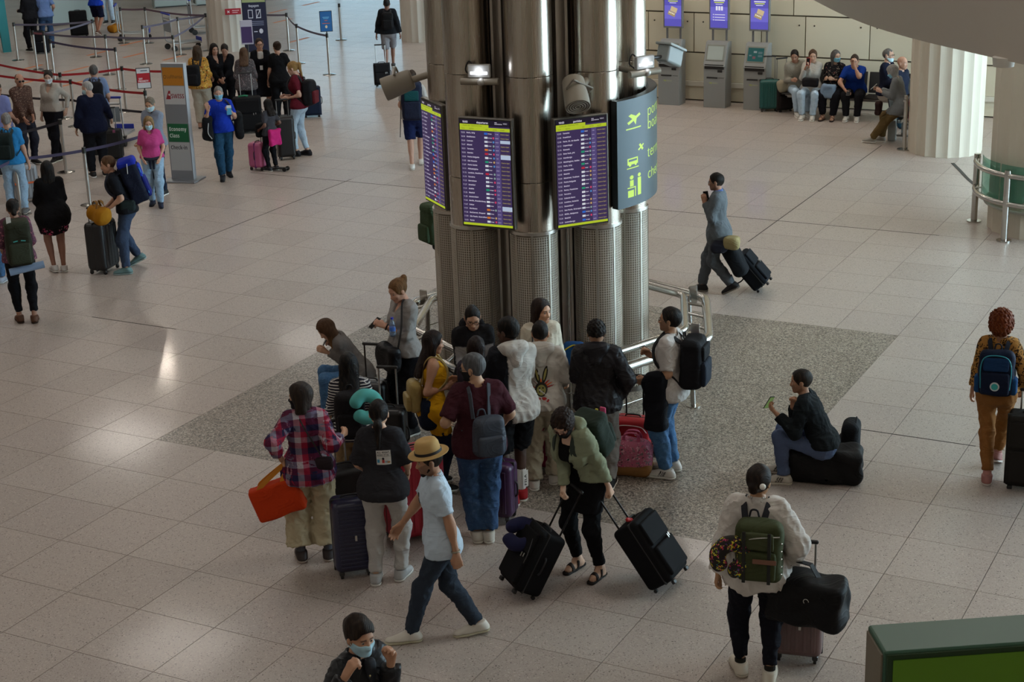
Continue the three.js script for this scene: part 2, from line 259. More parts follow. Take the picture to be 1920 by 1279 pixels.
    for (let k = 0; k < 4; k++) {
      const b = 0.027 - k * 0.0175, kn = P(0.088 - Math.abs(k - 1.2) * 0.004, b, 0), len = [0.075, 0.084, 0.078, 0.062][k];
      list.push(cap(P(0.005, b * 0.55, 0), kn, 0.0155, 0.0125));
      let q = kn, ang = curl * 0.7; const segs = [0.45, 0.3, 0.25];
      for (const sg of segs) { const e = q.clone().addScaledVector(dir, Math.cos(ang) * len * sg * fw).addScaledVector(n, Math.sin(ang) * len * sg * fw).addScaledVector(side, (1.2 - k) * 0.002); list.push(cap(q, e, 0.0088, 0.0078)); handPts[i].push(e); q = e; ang += curl * 1.35; }
    }
    const t0 = P(0.02, 0.02, 0.004), t1 = P(0.058, 0.043, 0.012 + curl * 0.012), t2 = P(0.088, 0.048 - curl * 0.012, 0.018 + curl * 0.03), t3 = P(0.108, 0.046 - curl * 0.022, 0.022 + curl * 0.038);
    list.push(cap(t0, t1, 0.014, 0.0115), cap(t1, t2, 0.011, 0.0095), cap(t2, t3, 0.0095, 0.008)); handPts[i].push(t1, t2, t3, w);
    handParts.push(list); J['grip' + i] = P(0.085, 0, 0.02);
  }
  const bare = (o.shoes && (o.shoes.type === 'sandal' || o.shoes.type === 'bare'));
  const footDir = (i) => { const y = R(feet[i][2] || 0) * (i ? -1 : 1), p = R((feet[i][3] || 0) * 1.0); return [V(Math.sin(y) * Math.cos(p), -Math.sin(p), Math.cos(y) * Math.cos(p)), V(Math.sin(y) * Math.sin(p), Math.cos(p), Math.cos(y) * Math.sin(p))]; };
  const footParts = [0, 1].map((i) => { const [fd, fu] = footDir(i), b = ank[i].clone().addScaledVector(fu, -0.05); return union([cap(ank[i], b.clone().addScaledVector(fd, -0.03), 0.036, 0.03), cap(b.clone().addScaledVector(fd, -0.04), b.clone().addScaledVector(fd, 0.14), 0.033, 0.03), cap(ank[i].clone().addScaledVector(fu, -0.005), b.clone().addScaledVector(fd, 0.12), 0.034, 0.026)], 0.03); });
  const cutAt0 = (a, b, t) => { const p = mix(a, b, t), d = b.clone().sub(a).normalize(); return (x, y, z) => (x - p.x) * d.x + (y - p.y) * d.y + (z - p.z) * d.z; };
  const thighB = o.bottom && !o.bottom.skirt && (o.bottom.len ?? 1.93) > 1 ? thigh.map((f) => (x, y, z) => f(x, y, z) + 0.007) : thigh;
  const trunk = union([...torso, ...glute].map((f) => (x, y, z) => f(x, y, z) + (o.top ? 0.006 : 0)), 0.09), inShirt = o.top && !(Array.isArray(o.top) ? o.top.every((t) => t.tank) : o.top.tank), limbs = [...[...traps, ...deltoid].map((f) => inShirt ? (x, y, z) => f(x, y, z) + 0.012 : f), ...armU, ...thighB];
  const covered = o.bottom && (o.bottom.len ?? 1.93) > 1 && !o.bottom.skirt;
  const shinB = covered ? shin.map((f, i) => { const c = cutAt0(knees[i], ank[i], o.bottom.len ? Math.min(o.bottom.len, 1.97) - 1.08 : 0.85); return (x, y, z) => f(x, y, z) + (c(x, y, z) < 0 ? 0.009 : 0); }) : shin;
  const bodyU = union([trunk, ...limbs, neck, ...armL, ...shinB, ...(bare ? footParts : [])], 0.035);
  // ---- skin mesh: trunk and limbs, then head and hands on finer grids
  const skin = C(o.skin || '#c99a7c'), lip = skin.clone().lerp(C('#8f3b38'), 0.45), hairC = C(o.hair ? o.hair.color : '#3a2a20');
  const beard = o.beard || 0, bcol = skin.clone().lerp(C(o.beardColor || (o.hair ? o.hair.color : '#2a1c14')), Math.min(beard, 1) * 0.5), brow = skin.clone().lerp(hairC, 0.75);
  const colorAt = (x, y, z, c) => {
    let q = skin; const [a, b, e] = toHead(x, y, z);
    if (Math.abs(a) < 0.12 && Math.abs(b) < 0.14 && Math.abs(e) < 0.14) {
      if (e > 0.06 && Math.abs(b + 0.067) < 0.0085 && Math.abs(a) < 0.025) q = lip;
      else if (e > 0.05 && Math.abs(a) > 0.012 && Math.abs(a) < 0.05 && b > 0.016 && b < 0.026) q = brow;
      else if (beard && e > -0.015 && b < -0.035 + Math.max(0, Math.abs(a) - 0.03) * 0.9 && b > -0.125 && (b < -0.052 || Math.abs(a) > 0.018) && !(Math.abs(a) < 0.02 && b > -0.045)) q = bcol;
    }
    c[0] = q.r; c[1] = q.g; c[2] = q.b;
  };
  const pts = [pel, neckB, ...hips, ...knees, ...ank, ...sh, ...elbows, ...wrists], bc = veryFar ? 0.03 : far ? 0.027 : 0.023;
  const [lo, hi] = bounds(pts, 0.23), parts = [];
  const plane = headC.clone().addScaledVector(HY, -0.105);   // body grid ends inside the neck
  parts.push(netMesh((x, y, z) => bodyU(x, y, z), lo, hi, bc, colorAt));
  const hc = (veryFar ? 0.01 : far ? 0.0085 : 0.0066);
  parts.push(netMesh((x, y, z) => smin(headF(x, y, z), neck(x, y, z), 0.025), ...bounds([headC], 0.155), hc, colorAt));
  for (let i = 0; i < 2; i++) { if (o.hideHand && o.hideHand[i]) continue; const u = union([...handParts[i], cap(mix(elbows[i], wrists[i], 0.85), wrists[i], 0.029 * fw, 0.024 * fw)], 0.012); parts.push(netMesh((x, y, z) => u(x, y, z), ...bounds(handPts[i], 0.03), veryFar ? 0.01 : far ? 0.009 : 0.0065, colorAt)); }
  const body = mergeGeometries(parts);
  mesh('body', body, skinMat, g);
  // eyes
  for (const d of [1, -1]) {
    const c = headC.clone().addScaledVector(HX, d * 0.0305 * hs).addScaledVector(HY, 0.0 * hs).addScaledVector(HZ, 0.0725 * hs);
    const e = mesh('eye', eyeGeo, eyeMat, g); e.position.copy(c); e.quaternion.setFromRotationMatrix(new THREE.Matrix4().makeBasis(HX, HY, HZ));
  }
  // ---- clothing fields
  const cell = veryFar ? 0.025 : far ? 0.0205 : 0.0158;
  const [clo, chi] = bounds(pts, 0.24);
  const cloth = (name, f, look, lim, parent = g) => {
    const [l, h2] = lim || [clo, chi]; const map = look.map || null;
    const bump = name === 'hair' ? { bumpMap: bumpHair, bumpScale: 0.0035 } : ['shoe', 'sole', 'sock', 'face_mask', 'beard', 'belt'].includes(name) ? {} : { bumpMap: bumpCloth, bumpScale: look.bump ?? 0.0055 };
    return mesh(name, netMesh(f, l, h2, look.cell || cell, look.colorAt || null, map ? true : bump.bumpMap ? 'flow' : false), map || look.colorAt ? clothMat(look, bump) : mat(look.color, look.rough ?? 0.9, 0, { specularIntensity: look.rough ? 0.5 : 0.3, ...bump }), parent);
  };
  const cutAt = (a, b, t) => { const p = mix(a, b, t), d = b.clone().sub(a).normalize(); return (x, y, z) => (x - p.x) * d.x + (y - p.y) * d.y + (z - p.z) * d.z; };
  const fold = (amp, fx = 26, fy = 20, ph = 0) => (x, y, z) => { const a = noise3(x * fx + ph + y * 6, y * fy + ph * 2, z * fx), b = noise3(x * 46 + a * 2 + ph, y * 34 + a * 2.5, z * 46 - ph); return amp * (0.45 * a + (Math.abs(b) * 2 - 0.8) * 0.8 - 0.6); };
  const ph = (o.p.x * 3.1 + o.p.z * 1.7) % 6;
  // upper garments: type list
  const tops = o.top ? (Array.isArray(o.top) ? o.top : [o.top]) : [];
  for (const t of tops) {
    const off = t.off ?? 0.011, loose = (t.loose ?? 0.016) * 0.8, sl = t.sleeve ?? 0.55, hem = t.hem ?? -0.06, sr = (t.sleeveR ?? 0.012) * 0.85;
    const fs = [union([...torso, ...glute], 0.1)], o1 = fs[0];
    const tr = union([...traps, ...deltoid], 0.04);
    const armsF = [], cuts = [];
    for (let i = 0; i < 2; i++) {
      if (sl > 0) { const u = cap(sh[i], elbows[i], 0.05 * aw * fw + sr * 0.7, 0.04 * aw * fw + sr * (sl < 1 ? 1.4 : 1)); const c = cutAt(sh[i], elbows[i], Math.min(sl, 1.0)); armsF.push(sl >= 1 ? u : (x, y, z) => Math.max(u(x, y, z), c(x, y, z))); }
      if (sl > 1) { const l = cap(elbows[i], wrists[i], 0.04 * aw * fw + sr, 0.03 * fw + sr * 0.85), c = cutAt(elbows[i], wrists[i], sl - 1); armsF.push((x, y, z) => Math.max(l(x, y, z), c(x, y, z))); }
    }
    const aF = armsF.length ? union(armsF, 0.03) : null;
    const hemP = pel.clone().add(V(0, hem, 0)), fo = fold(t.fold ?? 0.0075, 24, t.foldY ?? 17, ph), neckR = t.neck ?? 0.066;
    const flare = t.flare || 0, skirtLegs = hem < -0.02 && !(o.pelvis && o.pelvis < 0.7) ? union([thigh[0], thigh[1], ...(hem < -0.42 ? shin : [])], hem < -0.2 ? 0.2 : 0.1) : null, legOff = 0.012 + (o.bottom ? o.bottom.off ?? 0.012 : 0);
    const vneck = t.vneck ? cap(neckB.clone().addScaledVector(F, 0.05), neckB.clone().addScaledVector(F, 0.1).addScaledVector(U, -t.vneck), 0.06, 0.03) : null;
    const open = t.open ? t.open : 0, bOff = o.bottom ? (o.bottom.off ?? 0.012) + 0.003 : 0;
    const f = (x, y, z) => {
      const yl = y - hemP.y; let low = Math.max(0, 1 - yl / 0.35); if (low > 1.6) low = 1.6;
      let d = o1(x, y, z) - off - loose * low - flare * low * low - bOff * Math.min(1, Math.max(0, (pel.y + 0.18 - y) / 0.08));
      if (skirtLegs && y < pel.y + 0.05) d = smin(d, skirtLegs(x, y, z) - legOff - flare * low, 0.06);
      if (t.tank) { const c = (x - neckB.x) * U.x + (y - neckB.y) * U.y + (z - neckB.z) * U.z; d = Math.max(d, c + 0.1); for (const q of tankStraps) d = Math.min(d, q(x, y, z)); }
      else d = smin(d, tr(x, y, z) - off * 0.75, 0.04);
      if (open) { const a = (x - pel.x) * X.x + (y - pel.y) * X.y + (z - pel.z) * X.z, b = (x - pel.x) * F.x + (y - pel.y) * F.y + (z - pel.z) * F.z; d = Math.max(d, Math.min(b - 0.0, open - Math.abs(a))); }
      if (aF) d = smin(d, aF(x, y, z), 0.035);
      d += fo(x, y, z);
      d = Math.max(d, -yl + (t.hemWave || 0) * fsin(x * 20 + z * 17));
      if (!t.tank) { const c = (x - neckB.x) * U.x + (y - neckB.y) * U.y + (z - neckB.z) * U.z; d = smax(d, -Math.max(neck(x, y, z) - (neckR - 0.052), -0.012 - c), 0.01); d = smax(d, c - (t.collarY ?? 0.035), 0.012); }
      if (vneck) d = smax(d, -vneck(x, y, z), 0.01);
      return d;
    };
    const tankStraps = t.tank ? [1, -1].map((q) => cap(up(q * 0.06, 0.39, 0.1), up(q * 0.075, 0.515, 0.0), 0.017, 0.015)).concat([1, -1].map((q) => cap(up(q * 0.075, 0.515, 0.0), up(q * 0.065, 0.39, -0.1), 0.015, 0.017))) : [];
    const ps = [pel, neckB, ...sh, hemP, ...(sl > 0 ? elbows : []), ...(sl > 1 ? wrists : []), ...(hem < -0.12 ? knees : [])];
    const part = cloth(t.name || 'shirt', f, t, bounds(ps, 0.28 + flare));
    J.topPart = part;
    if (t.collar) { const c = cap(mix(neckB, headC, 0.02), mix(neckB, headC, 0.3), 0.07, 0.064), inner = cap(mix(neckB, headC, -0.2), mix(neckB, headC, 0.6), 0.055, 0.055), top = cutAt(neckB, headC, 0.28), bot = cutAt(headC, neckB, 1.15), fr = cap(neckB.clone().addScaledVector(F, 0.06), headC.clone().addScaledVector(F, 0.09), 0.026, 0.045);
      cloth('collar', (x, y, z) => Math.max(Math.max(Math.max(c(x, y, z), -inner(x, y, z)), Math.max(top(x, y, z), bot(x, y, z))), -fr(x, y, z)), { ...t, ...(typeof t.collar === 'object' ? t.collar : {}), cell: Math.min(cell, 0.012) }, bounds([neckB, headC], 0.11), part); }
    if (t.hood) { const b = neckB.clone().addScaledVector(F, -0.075).addScaledVector(U, 0.0), hw = t.hood === true ? 1 : t.hood; const hf = union([cap(b.clone().addScaledVector(X, -0.07).addScaledVector(U, 0.02), b.clone().addScaledVector(X, 0.07).addScaledVector(U, 0.02), 0.05 * hw, 0.05 * hw), cap(b.clone().addScaledVector(X, -0.1).addScaledVector(F, 0.06).addScaledVector(U, 0.015), b.clone().addScaledVector(X, -0.06).addScaledVector(U, 0.02), 0.034, 0.045), cap(b.clone().addScaledVector(X, 0.1).addScaledVector(F, 0.06).addScaledVector(U, 0.015), b.clone().addScaledVector(X, 0.06).addScaledVector(U, 0.02), 0.034, 0.045), cap(b.clone(), b.clone().addScaledVector(U, -0.1).addScaledVector(F, -0.03), 0.06 * hw, 0.05 * hw)], 0.05), ff = fold(0.006, 40, 30, ph);
      cloth('hood', (x, y, z) => Math.max(hf(x, y, z) + ff(x, y, z), -(neck(x, y, z) - 0.012)), { ...t, ...(typeof t.hood === 'object' ? t.hood : {}), ...(t.hoodColor ? { color: t.hoodColor, map: null, colorAt: null } : {}) }, bounds([b], 0.24), part); }
    if (t.badge) t.badge(J, part);
  }
  // lower garments
  const bt = o.bottom;
  if (bt) {
    const off = bt.off ?? 0.012, kneeR = bt.kneeR ?? 0.012, hemR = bt.hemR ?? 0.02, len = bt.len ?? 1.93, waist = bt.waist ?? 0.06;
    const hipF = union([across(pelC, fem ? 0.07 : 0.062, hipR, z0, hipTurn), across(waistC, fem ? 0.042 : 0.05, waR, 0.85, bendE), ...glute], 0.09), legF = [], fo = fold(bt.fold ?? 0.008, 22, 30, ph + 1);
    for (let i = 0; i < 2; i++) {
      const th = cap(hips[i], knees[i], (fem ? 0.09 : 0.086) * Wt + off, 0.054 * lw + (len < 1 ? hemR : kneeR));
      if (len < 1) { const c = cutAt(hips[i], knees[i], len); legF.push((x, y, z) => Math.max(th(x, y, z), c(x, y, z))); }
      else { const l = union([cap(knees[i], ank[i], 0.053 * lw + kneeR, 0.04 + hemR), cap(mix(knees[i], ank[i], 0.22).addScaledVector(back(i), 0.014), mix(knees[i], ank[i], 0.45).addScaledVector(back(i), 0.01), 0.05 * lw + kneeR * 0.8, 0.044 * lw + kneeR)], 0.03), c = cutAt(knees[i], ank[i], len - 1); const kn = cap(knees[i], mix(knees[i], ank[i], 0.06), 0.062 * lw + kneeR, 0.06 * lw + kneeR); legF.push(th, kn, (x, y, z) => Math.max(l(x, y, z), c(x, y, z))); }
    }
    const lf = bt.skirt ? union(legF, bt.skirt) : null, A = bt.skirt ? null : union(legF.slice(0, legF.length / 2), 0.04), Bq = bt.skirt ? null : union(legF.slice(legF.length / 2), 0.04), wy = pel.y + waist;
    cloth(bt.name || 'trousers', (x, y, z) => {
      let d = hipF(x, y, z) - off; const k = lf ? lf(x, y, z) : Math.min(A(x, y, z), Bq(x, y, z)); d = smin(d, k, 0.05) + fo(x, y, z) * (y < pel.y - 0.1 ? 1.3 : 0.7);
      return Math.max(d, Math.min(y - wy, 0.21 * Wt - Math.hypot(x - pel.x, z - pel.z)));
    }, bt, bounds([pel, ...hips, ...knees, ...(len > 1 ? ank : [])], 0.27));
    if (bt.belt) cloth('belt', (x, y, z) => Math.max(hipF(x, y, z) - off - 0.006, Math.abs(y - wy + 0.02) - 0.018), { color: bt.belt, rough: 0.5, cell: 0.013 }, bounds([pel], 0.28));
  }
  // shoes
  const so = o.shoes;
  if (so && so.type !== 'bare') for (let i = 0; i < 2; i++) {
    if (o.hideFoot && o.hideFoot[i]) continue;
    const [fd, fu] = footDir(i), a = ank[i], b = a.clone().addScaledVector(fu, -0.05), gy = a.clone().addScaledVector(fu, -0.085), fs2 = so.size || 1;
    const pl = (h) => (x, y, z) => (x - gy.x) * fu.x + (y - gy.y) * fu.y + (z - gy.z) * fu.z - h;
    const foot = union([cap(b.clone().addScaledVector(fd, -0.045), b.clone().addScaledVector(fd, 0.155 * fs2).addScaledVector(fu, -0.012), 0.042, 0.04), cap(a.clone().addScaledVector(fu, 0.0).addScaledVector(fd, -0.01), b.clone().addScaledVector(fd, 0.1), 0.046, 0.037), cap(a.clone().addScaledVector(fu, so.high ? 0.06 : 0.004).addScaledVector(fd, -0.012), b.clone().addScaledVector(fd, -0.04), 0.048, 0.04)], 0.035);
    const solePl = pl(0.024), ground = pl(0.0), collarPl = pl(so.high ? 0.15 : 0.104), sc = veryFar ? 0.016 : far ? 0.013 : 0.0095, lim = bounds([a, b.clone().addScaledVector(fd, 0.17 * fs2), b.clone().addScaledVector(fd, -0.06)], 0.08);
    if (so.type === 'sandal') {
      const so2 = union([cap(gy.clone().addScaledVector(fd, -0.05).addScaledVector(fu, 0.012), gy.clone().addScaledVector(fd, 0.15).addScaledVector(fu, 0.012), 0.036, 0.042)], 0.01), top = pl(0.022), bot = pl(0);
      const shoe = cloth('shoe', (x, y, z) => { const d = footParts[i](x, y, z) - 0.006; const t = (x - b.x) * fd.x + (y - b.y) * fd.y + (z - b.z) * fd.z; const st = Math.min(Math.abs(t - 0.1) - 0.018, Math.abs(t - 0.035) - 0.013, Math.max(Math.abs((y - a.y) + 0.01) - 0.012, t + 0.1)); return Math.max(d, st, -bot(x, y, z)); }, { color: so.color, rough: 0.6, cell: 0.009 }, lim);
      cloth('sole', (x, y, z) => Math.max(so2(x, y, z), top(x, y, z), -bot(x, y, z)), { color: so.sole || '#2a2320', rough: 0.8, cell: 0.009 }, lim, shoe);
      continue;
    }
    const shoe = cloth('shoe', (x, y, z) => Math.max(foot(x, y, z), -solePl(x, y, z) + 0.002, collarPl(x, y, z)), { color: so.color, rough: so.rough ?? 0.6, cell: sc, colorAt: so.stripe ? (x, y, z, c) => { const t = (x - b.x) * fd.x + (y - b.y) * fd.y + (z - b.z) * fd.z, hh = (x - gy.x) * fu.x + (y - gy.y) * fu.y + (z - gy.z) * fu.z, k = t - 0.045 + (hh - 0.05) * 0.5; const q = C(Math.abs(k) < 0.034 && hh > 0.03 && hh < 0.085 && ((k + 0.034) % 0.0235) < 0.013 && Math.abs(t) < 0.09 ? so.stripe : so.color); c[0] = q.r; c[1] = q.g; c[2] = q.b; } : null, extra: null }, lim);
    cloth('sole', (x, y, z) => Math.max(foot(x, y, z) - 0.004, solePl(x, y, z), -ground(x, y, z)), { color: so.sole || '#e6e2da', rough: 0.7, cell: sc }, lim, shoe);
    if (so.sock) { const l = cap(a, mix(ank[i], knees[i], 0.45), 0.041, 0.05 * lw), cTop = cutAt(ank[i], knees[i], so.sockTop ?? 0.12); cloth('sock', (x, y, z) => Math.max(l(x, y, z), cTop(x, y, z)), { color: so.sock, rough: 0.95, cell: 0.011 }, bounds([a, mix(ank[i], knees[i], 0.45)], 0.07)); }
  }
  // hair
  const hr = o.hair;
  if (hr && hr.style !== 'bald') {
    const st = hr.style, tk = hr.thick ?? ({ short: 0.0105, crop: 0.006, curly: 0.028, bob: 0.018, long: 0.016, bun: 0.01, pony: 0.01, afro: 0.045, balding: 0.007, wavy: 0.024 }[st] ?? 0.012);
    const sk = ell(0, 0.026, -0.016, 0.076 + tk * (st === 'short' || st === 'crop' || st === 'balding' ? 0.45 : 0.85), 0.092 + tk, 0.098 + tk * 0.8), face = ell(0, -0.055, 0.1, 0.078, hr.fringe ? 0.1 : 0.132, 0.1), nape = hr.nape ?? (st === 'short' || st === 'crop' || st === 'balding' ? -0.086 : -0.09);
    const hu = [], L = hr.len ?? 0.3, H = (a, b, c) => headC.clone().addScaledVector(HX, a * hs).addScaledVector(HY, b * hs).addScaledVector(HZ, c * hs);
    const down = V(0, -1, 0).addScaledVector(F, -0.12).normalize(), fall = (p, l) => p.clone().addScaledVector(down, l);
    const bk = U.clone().multiplyScalar(0); bk.copy(F).multiplyScalar(-1);
    if (st === 'long' || st === 'wavy' || st === 'bob') {
      const l = st === 'bob' ? (hr.len ?? 0.09) : L, wd = hr.wide ?? 1, base = H(0, -0.03, -0.06), end = fall(H(0, -0.08, -0.075), l).addScaledVector(bk, 0.02);
      for (const a of [-0.05, 0, 0.05]) hu.push(cap(H(a * wd, -0.02, -0.055 + Math.abs(a) * 0.3), fall(H(a * 1.3 * wd, -0.08, -0.06 + Math.abs(a) * 0.25), l * (1 - Math.abs(a) * 1.2)).addScaledVector(bk, l > 0.12 ? 0.085 : 0.0), 0.045, 0.034 * (hr.taper ?? 1)));
      for (const d of [1, -1]) if (hr.sides !== 0) hu.push(cap(H(d * 0.07, 0.0, -0.005), fall(H(d * 0.082, -0.1, 0.0), l * (hr.sides ?? 0.5)), 0.028, 0.022));
    }
    if (st === 'bun') { hu.push(cap(H(0, hr.bunY ?? 0.075, -0.115), H(0, (hr.bunY ?? 0.075) + 0.012, -0.125), 0.04, 0.034)); }
    if (st === 'pony') { const y = hr.ponyY ?? 0.02; hu.push(cap(H(0, y, -0.1), H(0, y - 0.02, -0.14), 0.028, 0.034), cap(H(0, y - 0.02, -0.14), fall(H(0, y - 0.06, -0.15), L), 0.034, 0.016)); }
    const strands = hu.length ? union(hu, 0.04) : null, amp = hr.amp ?? ({ curly: 0.009, afro: 0.01, wavy: 0.008, long: 0.004, bob: 0.005 }[st] ?? 0.0035), fq = st === 'curly' || st === 'afro' ? 165 : 60;
    const tied = st === 'bun' || st === 'pony', shortCut = st === 'short' || st === 'crop' || st === 'balding' || st === 'bun' || st === 'pony', bald = st === 'balding' ? ell(0, 0.1, 0.02, 0.062, 0.07, 0.09) : null;
    const hf = (x, y, z) => {
      const [a, b, c] = toHead(x, y, z); let d = Math.max(sk(a, b, c), shortCut ? (tied ? -0.088 + Math.max(0, c + 0.045) * 0.95 - b : nape + Math.max(0, c + 0.055) * 0.92 - b) * 0.75 : -(b - nape + Math.max(0, c) * 0.9) * 0.9);
      d = smax(d, -face(a, b, c), 0.012);
      if (bald) d = smax(d, -bald(a, b, c), 0.01);
      d *= hs;
      if (strands) d = smin(d, Math.max(strands(x, y, z), -(skullF(x, y, z) + 0.004)), 0.03);
      return d + noise3(x * fq, y * fq * (st === 'curly' || st === 'afro' ? 1 : 0.3), z * fq) * amp;
    };
    const c0 = C(hr.color), c1 = C(hr.color2 || hr.color).lerp(C('#000000'), hr.color2 ? 0 : 0.25), c2 = c0.clone().lerp(C(hr.light || '#a98c6c'), hr.light ? 0.12 : 0.05);
    const hcol = (x, y, z, c) => { const t = noise3(x * 150 + 3, y * 30, z * 150) * 0.5 + 0.5; let q = t < 0.5 ? c1.clone().lerp(c0, t * 2) : c0.clone().lerp(c2, t * 2 - 1); if (hr.tips) { const k = Math.min(1, Math.max(0, (headC.y - 0.06 - y) / Math.max(L, 0.1))); q = q.lerp(C(hr.tips), k); } c[0] = q.r; c[1] = q.g; c[2] = q.b; };
    cloth('hair', hf, { color: '#ffffff', rough: 0.55, cell: veryFar ? 0.014 : far ? 0.0115 : 0.0092, colorAt: hcol }, bounds([headC, ...(strands ? [fall(H(0, -0.1, -0.14), Math.max(L, 0.1))] : [])], 0.17));
  }
  if (beard > 1) { const bf = union([cap(V(-0.05, -0.055, 0.012), V(-0.016, -0.1, 0.062), 0.02, 0.021), cap(V(0.05, -0.055, 0.012), V(0.016, -0.1, 0.062), 0.02, 0.021), cap(V(-0.02, -0.053, 0.083), V(0.02, -0.053, 0.083), 0.0065, 0.0065), cap(V(-0.014, -0.102, 0.068), V(0.014, -0.102, 0.068), 0.018, 0.018)], 0.012), mouth = ell(0, -0.068, 0.098, 0.02, 0.009, 0.03);
    cloth('beard', (x, y, z) => { const [a, b, c] = toHead(x, y, z); return Math.max(bf(a, b, c), -mouth(a, b, c)) * hs + noise3(x * 150, y * 120, z * 150) * 0.002; }, { color: o.beardColor || hr.color, rough: 0.8, cell: 0.006 }, bounds([headC], 0.14)); }
  if (o.mask) {
    const lf = (x, y, z) => { const [a, b, c] = toHead(x, y, z); let d = hpU(a, b, c) - 0.006; d = smin(d, nose(a, b, c) - 0.004, 0.02); const my = o.maskY || 0; d = Math.max(d, Math.abs(b + 0.062 - my) - 0.045, 0.012 - c - Math.max(0, 0.02 - Math.abs(b + 0.055)) * 0.8); return d * hs; };
    cloth('face_mask', lf, { color: o.mask, rough: 0.9, cell: far ? 0.0075 : 0.0055 }, bounds([headC], 0.14));
    const m = g.children[g.children.length - 1];
    for (const d of [1, -1]) { const q = (a, b, c) => headC.clone().addScaledVector(HX, a * hs).addScaledVector(HY, b * hs).addScaledVector(HZ, c * hs); mesh('ear_loop', tube([q(d * 0.064, -0.04, 0.035), q(d * 0.078, -0.028, 0.01), q(d * 0.086, 0.0, -0.02), q(d * 0.083, -0.04, -0.02), q(d * 0.062, -0.075, 0.025)], 0.0022, 12, 4), mat(o.mask, 0.9), m); }
  }
  if (o.glasses) {
    const q = (a, b, c) => headC.clone().addScaledVector(HX, a * hs).addScaledVector(HY, b * hs).addScaledVector(HZ, c * hs), m4 = new THREE.Matrix4().makeBasis(HX, HY, HZ), fr = [];
    const on = o.glasses.head ? [0.1, 0.03] : [0, 0.094];
    for (const d of [1, -1]) { fr.push(new THREE.TorusGeometry(0.021, 0.0022, 5, 14).scale(1.12, 0.85, 1).applyMatrix4(m4).translate(...q(d * 0.031, on[0], on[1]).toArray())); fr.push(bar(q(d * 0.056, on[0], on[1] - 0.004), q(d * 0.08, on[0] * 0.9, on[1] - 0.1), 0.002, 5)); }
    fr.push(bar(q(-0.009, on[0] + 0.004, on[1] + 0.002), q(0.009, on[0] + 0.004, on[1] + 0.002), 0.002, 5));
    const gl = mesh('glasses', merge(fr), mat(o.glasses.color || '#15130f', 0.4), g);
    if (o.glasses.dark) for (const d of [1, -1]) mesh('lens', new THREE.SphereGeometry(0.021, 10, 6).scale(1.1, 0.85, 0.15).applyMatrix4(m4).translate(...q(d * 0.031, on[0], on[1]).toArray()), mat('#0c0a0a', 0.15), gl);
  }
  if (o.extra) o.extra(J);
  return J;
}
const skinMat = new THREE.MeshPhysicalMaterial({ color: '#ffffff', vertexColors: true, roughness: 0.58 });
const eyeGeo = (() => { const g = new THREE.SphereGeometry(0.0115, 10, 8).toNonIndexed(); const p = g.attributes.position, c = new Float32Array(p.count * 3), w = C('#a89d94'), b = C('#1c120c'); for (let i = 0; i < p.count; i++) { const q = p.getZ(i) > 0.0085 ? b : w; c.set([q.r, q.g, q.b], i * 3); } g.setAttribute('color', new THREE.BufferAttribute(c, 3)); return g; })();
const eyeMat = new THREE.MeshStandardMaterial({ color: '#ffffff', vertexColors: true, roughness: 0.3 });
function clothMat(look, bump = {}) { return look.map ? mat('#ffffff', look.rough ?? 0.85, 0, { map: look.map, specularIntensity: 0.3, ...bump }) : mat('#ffffff', look.rough ?? 0.85, 0, { vertexColors: true, specularIntensity: 0.35, ...bump }); }
// ---------------------------------------------------------------- floor: terrazzo tiles around a granite square
function speckle(w, base, spots, seedN) {
  let sd = seedN; const rn = () => { sd = (sd * 1664525 + 1013904223) >>> 0; return sd / 4294967296; };
  return canvasTex(w, w, (c) => {
    c.fillStyle = base; c.fillRect(0, 0, w, w);
    for (const [n, r0, r1, col, al] of spots) for (let i = 0; i < n; i++) {
      c.fillStyle = col[Math.floor(rn() * col.length)]; c.globalAlpha = al * (0.5 + 0.5 * rn()); const r = r0 + (r1 - r0) * rn() * rn(); c.beginPath(); const x = rn() * w, y = rn() * w;
      for (let k = 0; k < 6; k++) { const a = k / 6 * 6.283, q = r * (0.6 + 0.6 * rn()); if (k) c.lineTo(x + Math.cos(a) * q, y + Math.sin(a) * q); else c.moveTo(x + Math.cos(a) * q, y + Math.sin(a) * q); } c.closePath(); c.fill();
    }
    c.globalAlpha = 1;
  });
}
const TILE = 0.8, tileMats = [], graniteMats = [];
for (let i = 0; i < 5; i++) tileMats.push(mat('#ffffff', 0.42, 0, { clearcoat: 0.2, clearcoatRoughness: 0.1, map: speckle(512, ['#a79b92', '#a49890', '#a99e95', '#a2968d', '#a89c93'][i], [[2200, 1.5, 7, ['#c6bab0', '#b7aca2', '#8f847a', '#cdc2b8'], 0.6], [1500, 1.2, 4.5, ['#5a514a', '#463f39', '#766c64'], 0.7], [150, 3, 6, ['#37312c', '#4c433b'], 0.8], [12, 3, 8, ['#7f746a'], 0.3]], 11 + i * 7) }));
for (let i = 0; i < 3; i++) graniteMats.push(mat('#ffffff', 0.45, 0, { clearcoat: 0.2, clearcoatRoughness: 0.14, map: speckle(512, ['#80766b', '#7c7368', '#837a6f'][i], [[2600, 4, 12, ['#aca396', '#b9b0a2', '#8f8578', '#9a8f80'], 0.8], [2300, 3, 11, ['#37322d', '#282420', '#4a433b', '#5a5147'], 0.85], [700, 2, 7, ['#cdc5b8', '#beb5a6'], 0.8]], 71 + i * 5) }));
const floor = struct('floor', box(72, 0.3, 78, -14, -0.17, -12), mat('#4d453f', 0.8));
